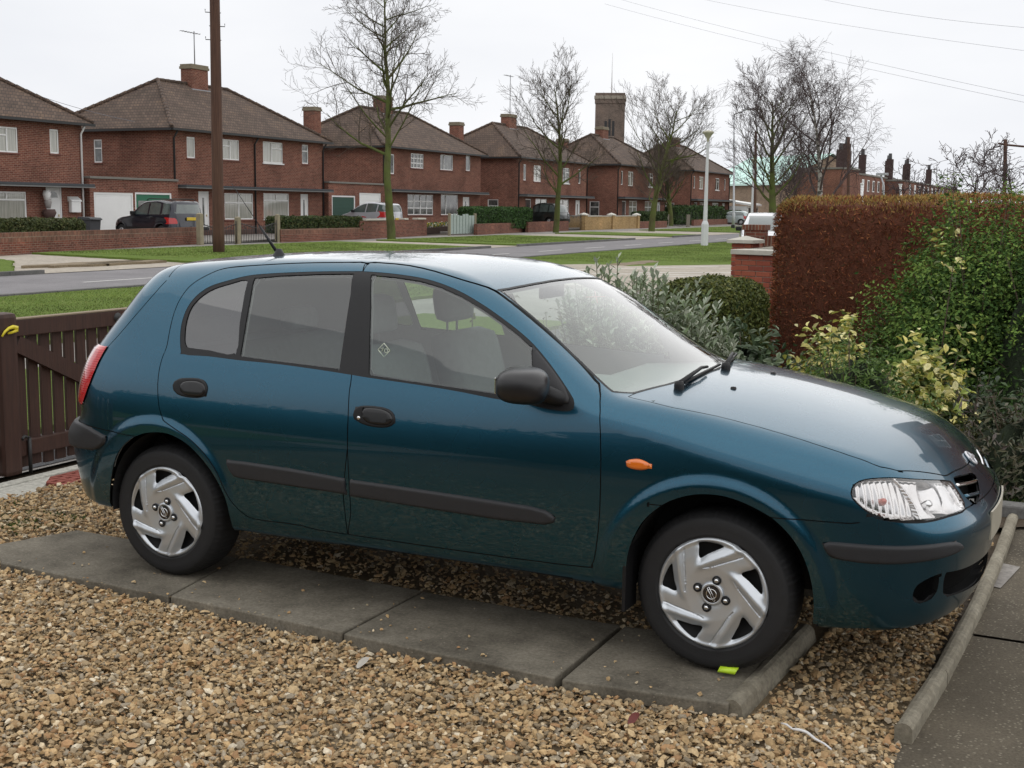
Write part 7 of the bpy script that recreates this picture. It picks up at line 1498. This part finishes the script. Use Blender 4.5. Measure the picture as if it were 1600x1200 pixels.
def edging(label, p0, p1, w_, zt, h, tilt=0., rnd=.5):
    p0, p1 = np.array(p0), np.array(p1); L = np.linalg.norm(p1-p0); root = tag(empty('edging_stone', (p0[0], p0[1], zt-h), math.atan2(p1[1]-p0[1], p1[0]-p0[0])), label, 'kerb', 'concrete edging stones'); k = MB(); r = w_/2
    prof = [(-r, 0), (-r, h-r*.9)]+[(-r*math.cos(a), h-r*.9+r*.9*math.sin(a)) for a in np.linspace(.3, math.pi-.3, 6)]+[(r, h-r*.9), (r, 0)]
    c, s = math.cos(tilt), math.sin(tilt); prof = [(a*c-b*s, a*s+b*c) for a, b in prof]; n = len(prof); V = []; m = 9; rr = random.Random(int(L*1000))
    for i in range(m):
        for a, b in prof: V.append((L*i/(m-1), a+rr.uniform(-.0012, .0012), b+rr.uniform(-.0012, .0012)))
    F = [tuple(range(n)), tuple(range((m-1)*n, m*n))[::-1]]+[(i*n+j, (i+1)*n+j, (i+1)*n+(j+1) % n, i*n+(j+1) % n) for i in range(m-1) for j in range(n)]
    raw('stone', V, [q[::-1] for q in F], M_EDGE, root); return root
edging('leaning round-topped edging stone against the front wheel slab', (2.702, -1.02), (2.755, -.10), .075, .012, .12, rad(-14))
edging('short round-topped edging stone between gravel and path', (3.245, -.955), (3.288, -.365), .058, .012, .14); edging('second edging stone under the front bumper', (3.289, -.355), (3.330, .56), .058, .008, .14); edging('third edging stone beyond the number plate', (3.331, .57), (3.352, 1.48), .058, .004, .14); edging('last edging stone by the flower bed', (3.353, 1.49), (3.36, 2.38), .058, .0, .14)
# aggregate path in two bays with a joint
sheet('path', [(3.235, -8), (9, -8), (9, .262), (3.30, .262), (3.235, -.94)], M_AGG, .014); sheet('path', [(3.31, .282), (9, .282), (9, 2.40), (3.35, 2.40)], M_AGG, .017)
sheet('pale_patch', [(3.345, 1.02), (3.40, 1.0), (3.46, 1.42), (3.35, 1.46)], M_PAVE, .0215)
for i in range(5): slab(['grey kerb stone at the back of the path beyond the number plate', 'second kerb stone along the back of the path', 'third kerb stone along the back of the path', 'fourth kerb stone along the back of the path', 'fifth kerb stone along the back of the path'][i], [(3.10+i*.92, 2.41), (4.01+i*.92, 2.41), (4.01+i*.92, 2.54), (3.10+i*.92, 2.54)], zt=.035, th=.16, m_=M_KERB, name='kerb_stone', group='kerb stones behind the path', b=.012)
# threshold at the gate
sheet('footway', [(-2.46, -6), (-3.3, -6), (-3.3, 12), (-2.46, 12)], M_ASPH2, .035)
sheet('verge', [(-3.35, -8), (-6.0, -8), (-6.0, 12.), (-3.35, 12.)], M_GRASS, .08, wave=.05)
slab('thin pale concrete strip under the gate', [(-2.27, -3), (-2.185, -3), (-2.185, 4), (-2.27, 4)], zt=-.028, th=.06, m_=M_PALE, name='threshold_strip', group='threshold pieces')
slab('broad pale concrete threshold piece at the drop bolt', [(-2.175, -2.6), (-1.93, -2.6), (-1.93, .30), (-2.175, .62)], zt=-.034, th=.05, m_=M_PALE, name='threshold_slab', group='threshold pieces')
M_RBR = pm('perforated_brick', (.27, .075, .055), .85, var=.2, vscale=30)
for i in range(7):
    y = .47+i*.112; off = .0
    root = wthing('perforated_brick', ['red perforated brick next to the pale threshold piece', 'second perforated brick from the pale threshold piece', 'third perforated brick from the pale threshold piece', 'fourth perforated brick from the pale threshold piece', 'fifth perforated brick from the pale threshold piece', 'sixth perforated brick from the pale threshold piece', 'seventh perforated brick from the pale threshold piece'][i], 'brick', (-2.05, y, -.10), 'row of perforated red bricks'); bm = bmesh.new()
    k = MB(); xs_ = [-2.165, -2.13, -2.10, -2.06, -2.03, -1.99, -1.96, -1.925]; y0, y1 = y+.004, y+.106; ym0, ym1 = y+.035, y+.078
    for a, b in zip(xs_[:-1], xs_[1:]):
        hole = xs_.index(a) % 2 == 1
        if not hole: k.box(a, b, y0, y1, -.09, -.036)
        else: k.box(a, b, y0, ym0, -.09, -.036); k.box(a, b, ym1, y1, -.09, -.036); k.box(a, b, ym0, ym1, -.09, -.07)
    k.build('clay', M_RBR, root)
# ---- brown gates
m, t, b = newmat('brown_stain'); oc = t.n('ShaderNodeTexCoord').outputs['Object']; mp_ = t.n('ShaderNodeMapping', {0: oc}); mp_.inputs['Scale'].default_value = (20, 20, 1.2)
t.L.new(t.ramp(t.noise(mp_.outputs[0], 2.5, 5, .7), [(.3, (.030, .0125, .0085)), (.7, (.062, .026, .017))]), b.inputs['Base Color']); b.inputs['Roughness'].default_value = .62; t.L.new(t.bump(t.noise(mp_.outputs[0], 6., 4), .35, .006), b.inputs['Normal']); M_STAIN = m
m, t, b = newmat('worn_wood_top'); b.inputs['Base Color'].default_value = (.22, .17, .115, 1); b.inputs['Roughness'].default_value = .9; M_WORN = m
def gate_leaf(label, ya, yb, braced_down=True, X=-2.36):
    root = wthing('wooden_gate', label, 'gate', (X, (ya+yb)/2, G0)); n = int((yb-ya)/.104)
    for i in range(n): y = ya+.03+i*.104; k = MB(); k.bbox(X-.045, X-.022, y, y+.080, .005+.004*math.sin(i*2.1), .93, .004); k.build('board', M_STAIN, root)
    MB().bbox(X-.021, X+.022, ya, yb, .845, .948, .006).build('top_rail', M_STAIN, root); MB().box(X-.048, X+.024, ya, yb, .949, .957).build('worn_top_edge', M_WORN, root); MB().bbox(X-.021, X+.022, ya, yb, .085, .185, .006).build('bottom_rail', M_STAIN, root)
    k = MB(); y0, y1 = (ya+.02, yb-.1) if braced_down else (yb-.02, ya+.1); z0, z1 = .80, .19; L = math.hypot(y1-y0, z1-z0); ny, nz = -(z1-z0)/L*.05, (y1-y0)/L*.05
    # a steep brace: runs from the upper corner down across about one metre
    y1 = y0+(1.25 if braced_down else -1.25); L = math.hypot(y1-y0, z1-z0); ny, nz = -(z1-z0)/L*.052, (y1-y0)/L*.052
    k.add([(x, y, z) for x in (X-.0205, X+.020) for y, z in ((y0-ny, z0-nz), (y1-ny, z1-nz), (y1+ny, z1+nz), (y0+ny, z0+nz))], [(0, 1, 2, 3), (7, 6, 5, 4), (0, 4, 5, 1), (1, 5, 6, 2), (2, 6, 7, 3), (3, 7, 4, 0)]); k.build('brace', M_STAIN, root)
    return root
g1 = gate_leaf('dark brown boarded wooden gate behind the car with diagonal brace', .535, 3.4)
k = MB(); k.tube([(-2.325, .60, .20), (-2.325, .60, -.03)], .012, 8); k.tube([(-2.325, .60, .20), (-2.325, .56, .215), (-2.31, .53, .20)], .010, 6); k.build('drop_bolt', M_IRON, g1); k = MB(); k.lathe([(0, .012), (.03, .01), (.036, 0)], (-2.335, 1.42, .90), 12, 'x'); k.build('gate_ring', M_IRON, g1)
g2 = gate_leaf('left leaf of the brown gate, mostly out of view', -2.4, .375, False)
root = wthing('gate_stile', 'thick brown post with rounded top where the gates meet', 'post', (-2.36, .455, G0)); k = MB(); k.bbox(-2.42, -2.30, .385, .525, -.02, 1.0, .03); k.build('shaft', M_STAIN, root)
root = wthing('gate_stile', 'brown hinge post at the far end of the gate', 'post', (-2.36, 3.5, G0)); k = MB(); k.bbox(-2.42, -2.30, 3.42, 3.56, G0, 1.05, .03); k.build('shaft', M_STAIN, root)
root = wthing('yellow_tie', 'yellow plastic tie looped round the gate post', 'tie', (-2.28, .5, .85)); q = [onx(px, py, -2.285) for px, py in ((3, 526), (8, 518), (14, 513), (20, 511), (26, 512), (26, 516), (20, 519), (12, 521), (14, 519))]
MB().tube([tuple(v) for v in q], [.006, .008, .010, .013, .014, .013, .009, .006, .004], 8).build('strap', pm('tie_yellow', (.66, .55, .03), .45, var=.1), root)
# ---- gravel
def gravel():
    r = np.random.default_rng(77); t_ = (1+5**.5)/2
    ico = np.array([(-1, t_, 0), (1, t_, 0), (-1, -t_, 0), (1, -t_, 0), (0, -1, t_), (0, 1, t_), (0, -1, -t_), (0, 1, -t_), (t_, 0, -1), (t_, 0, 1), (-t_, 0, -1), (-t_, 0, 1)]); ico /= np.linalg.norm(ico[0])
    F = np.array([(0, 11, 5), (0, 5, 1), (0, 1, 7), (0, 7, 10), (0, 10, 11), (1, 5, 9), (5, 11, 4), (11, 10, 2), (10, 7, 6), (7, 1, 8), (3, 9, 4), (3, 4, 2), (3, 2, 6), (3, 6, 8), (3, 8, 9), (4, 9, 5), (2, 4, 11), (6, 2, 10), (8, 6, 7), (9, 8, 1)])
    X = []; 
    def field(x0, x1, y0, y1, dens): n = int((x1-x0)*(y1-y0)*dens); return np.stack([r.uniform(x0, x1, n), r.uniform(y0, y1, n)], 1)
    X = np.concatenate([field(-1.95, 3.26, -2.75, -.95, 6200), field(-1.95, 3.25, -3.6, -2.75, 500), field(-1.95, -.3, -.95, 1.85, 3600), field(-.3, 3.3, -.95, 1.85, 1500), field(2.6, 3.3, -1., .6, 3000)])
    quads = [np.array(q) for q in ([(-1.10, -.76), (-.83, -.985), (.2, -1.009), (.09, -.39), (-.96, -.375)], [(.2, -1.01), (2.06, -1.10), (2.06, -.44), (.1, -.385)], [(2.06, -1.103), (2.675, -1.04), (2.69, -.40), (2.06, -.45)])]
    ok = np.ones(len(X), bool)
    for q in quads: ok &= sdf_poly(X, q, 9.) > .004
    ok &= ~((X[:, 1] > .40) & (X[:, 1] < 1.06) & (X[:, 0] > -.92) & (X[:, 0] < 2.72))
    ok &= X[:, 0] < np.where(X[:, 1] < -.965, 3.245, 3.205+.045*(X[:, 1]+.95)); ok &= ~((np.abs(X[:, 0]-(2.705+.055*(X[:, 1]+1.0))) < .045) & (X[:, 1] > -1.03))
    # clear of the gate threshold; thin out where weeds grow
    ok &= X[:, 0] > -1.92; X = X[ok]; ex = np.stack([r.uniform(-.8, 2.6, 90), -1.03+.55*r.random(90)**2.2], 1); nex = len(ex); X = np.concatenate([X, ex]); n = len(X)   # the last few lie strayed on the slabs
    s = np.clip(r.lognormal(math.log(.0080), .33, n), .0042, .018); z = G0+.014+s*.55+r.random(n)**1.6*.028+.010*np.clip((X[:, 0]-.5)/3, -1, 1)*-1+.006*np.sin(X[:, 0]*2.3+X[:, 1]*3.1)
    s[-nex:] *= .62; z[-nex:] = .004+s[-nex:]*.35
    V = ico[None]*(1+r.normal(0, .24, (n, 12, 1))); sc = np.stack([s*(.9+.6*r.random(n)), s*(.75+.4*r.random(n)), s*(.42+.42*r.random(n))], 1); V = V*sc[:, None, :]
    a = r.random(n)*6.283; b = r.normal(0, .35, n); c = r.normal(0, .35, n); ca, sa = np.cos(a), np.sin(a); cb, sb = np.cos(b), np.sin(b); cc, s2 = np.cos(c), np.sin(c)
    def rot(V, ax, co, si):
        W = V.copy(); i, j = [(1, 2), (0, 2), (0, 1)][ax]; W[..., i] = V[..., i]*co[:, None]-V[..., j]*si[:, None]; W[..., j] = V[..., i]*si[:, None]+V[..., j]*co[:, None]; return W
    V = rot(rot(rot(V, 0, cb, sb), 1, cc, s2), 2, ca, sa)
    fn_ = np.cross(V[:, F[:, 1]]-V[:, F[:, 0]], V[:, F[:, 2]]-V[:, F[:, 0]]); keepf = (fn_[..., 2]/(np.linalg.norm(fn_, axis=2)+1e-12) > -.12).reshape(-1)   # bedded undersides are left out
    V += np.stack([X[:, 0], X[:, 1], z], 1)[:, None]
    pal = np.array([(.37, .245, .115), (.29, .175, .078), (.44, .32, .175), (.52, .43, .29), (.21, .150, .085), (.27, .135, .055), (.22, .195, .155), (.17, .135, .09), (.60, .54, .42), (.36, .26, .145)]); pw = np.array([.19, .16, .15, .08, .10, .08, .08, .06, .03, .07])
    pal = pal*.70+np.array([.36, .265, .15])*.30; col = pal[r.choice(len(pal), n, p=pw/pw.sum())]*(.92+.50*r.random((n, 1)))
    m_ = vcol_mat('pebble', .75, .35, .22, 120.)
    o = rawnp('gravel', V.reshape(-1, 3), (np.arange(n)[:, None, None]*12+F[None]).reshape(-1, 3)[keepf], m_, None, False, np.repeat(col, 12, 0)); tag(o, 'tan and brown flint gravel covering the drive', 'gravel', None, 'stuff'); print('stones', n)
gravel()
# ---- weeds, litter
def tuft(label, px, py, n, h, seed, name='grass_tuft', spread=.12, cols=((.06, .12, .02), (.09, .16, .03), (.05, .09, .02))):
    c = onz(px, py, -.045); r = np.random.default_rng(seed); root = wthing(name, label, 'weed', (c[0], c[1], -.05), 'weeds in the gravel'); V = []; F = []; col = []
    for i in range(n):
        a = r.random()*6.283; q = spread*r.random()**.7; p = np.array([c[0]+q*math.cos(a), c[1]+q*math.sin(a), -.05]); d = np.array([r.normal(0, .5), r.normal(0, .5), 1.]); d /= np.linalg.norm(d); L = h*(.4+.8*r.random()); s = np.array([-d[1], d[0], 0]); s = s/(np.linalg.norm(s)+1e-6)*.003; j = len(V); V += [p-s, p+s, p+d*L*.6+s*.7, p+d*L+np.array([d[0], d[1], -.3])*L*.25, p+d*L*.6-s*.7]; F += [(j, j+1, j+2, j+3), (j, j+3, j+4)]; col += [cols[r.integers(0, len(cols))]]*5
    o = raw('blades', V, F, M_LEAFM, root, False, None, np.array(col)); o['kind'] = 'stuff'; return root
for i, (px, py, n, h, lb) in enumerate(((33, 826, 170, .05, 'bright grass tuft at the left end of the slab'), (62, 808, 110, .045, 'grass tuft between the threshold and the slab'), (100, 812, 90, .04, 'grass tuft near the slab corner'), (25, 790, 60, .04, 'small grass tuft near the drop bolt'), (18, 806, 70, .04, 'small weed at the drive edge by the gate'), (160, 778, 60, .035, 'thin weed beside the rear bumper'), (85, 822, 40, .035, 'short weed on the slab edge'), (60, 876, 60, .02, 'low grass seam along the slab'))): tuft(lb, px, py, n, h, 200+i)
tuft('bright green weeds along the kerb at the back of the path', 1590, 792, 240, .07, 231, spread=.16)
c = onz(1137, 1056, .0); root = wthing('plastic_scrap', 'lime green curved plastic scrap beside the front tyre', 'litter', (c[0], c[1], 0.)); V = []; n = 9
for i in range(n):
    a = rad(200)-rad(205)*i/(n-1); 
    for x in (-.032, .032): V.append((c[0]+x+.006*math.sin(a), c[1]+.020*math.cos(a)+(.004 if x > 0 else 0), .020+.016*math.sin(a)))
o = raw('shell', V, [(2*i, 2*i+1, 2*i+3, 2*i+2) for i in range(n-1)], pm('lime_plastic', (.50, .72, .03), .35, var=.06), root, True); md = o.modifiers.new('thickness', 'SOLIDIFY'); md.thickness = .0025
q = [onz(px, py, -.022) for px, py in ((1221, 1130), (1229, 1134), (1238, 1139), (1247, 1142), (1254, 1142), (1262, 1147), (1274, 1155), (1288, 1164), (1299, 1171))]; root = wthing('white_strip', 'bent white plastic strip lying on the gravel', 'litter', tuple(q[4])); MB().tube([(v[0], v[1], v[2]+.004*(i % 2)) for i, v in enumerate(q)], [.003, .004, .0035, .0055, .006, .005, .0045, .0035, .003], 6).build('strip', pm('strip_white', (.72, .71, .70), .6), root)
def fallen_leaf(label, px, py, cols, s=.028, seed=1):
    c = onz(px, py, -.018); root = wthing('fallen_leaf', label, 'leaf', tuple(c)); r = random.Random(seed); a = r.random()*6; pts = [(math.cos(t_)*s*(1 if abs(math.cos(t_)) > .5 else .8), math.sin(t_)*s*.55) for t_ in np.linspace(0, 6.28, 12, endpoint=False)]; V = [(c[0], c[1], c[2]+.012)]+[(c[0]+x*math.cos(a)-y*math.sin(a), c[1]+x*math.sin(a)+y*math.cos(a), c[2]+.006+.01*abs(y)/s+.012*x/s) for x, y in pts]; raw('blade', V, [(0, 1+i, 1+(i+1) % 12) for i in range(12)], pm('leaf_'+label[:4], cols, .6, var=.3, vscale=40), root, True)
fallen_leaf('dark red fallen leaf on the gravel', 990, 1126, (.12, .022, .016), .030, 3); fallen_leaf('pale grey dry leaf on the gravel', 567, 1038, (.42, .39, .34), .032, 4)
# ---- behind the photographer: fence and dark house front that the doors mirror
root = wthing('garden_hedge', 'tall dark hedge mirrored in the lower doors', 'hedge', (2, -11., G0)); MB().bbox(-14, 16, -11.6, -10.6, G0, 2.0, .25).build('branches', pm('mirror_hedge', (.022, .030, .012), .95, var=.4, vscale=6, bump=.8, bscale=20), root); P, N = box_pts(9000, -14, 16, -11.7, -10.5, G0, 2.1, 55, .3, .05, .05); leaf_cloud('foliage', P, N, .09, DGREEN, MATS['hedge_leaf'], root, .5, .7, 5)
semi('brick house mirrored in the car doors, behind the photographer', 0., 0., 12., 0., 4.6, [((1., 2.2, 3.0, 4.2), 'case'), ((7.2, 8.6, 3.0, 4.2), 'case'), ((1., 3., .8, 2.2), 'pic2'), ((7.4, 9.4, .8, 2.2), 'pic2')], [(4.7, 5.6, .1, 2.2)], chim=(6, 8., 0), pipes=())
hs = [o for o in bpy.data.objects if o.get('label', '').startswith('brick house mirrored in the car doors')][0]; hs.location = (-2, -30, G0); hs.rotation_euler = (0, 0, rad(90))
print('done', round(time.time()-T0, 1))
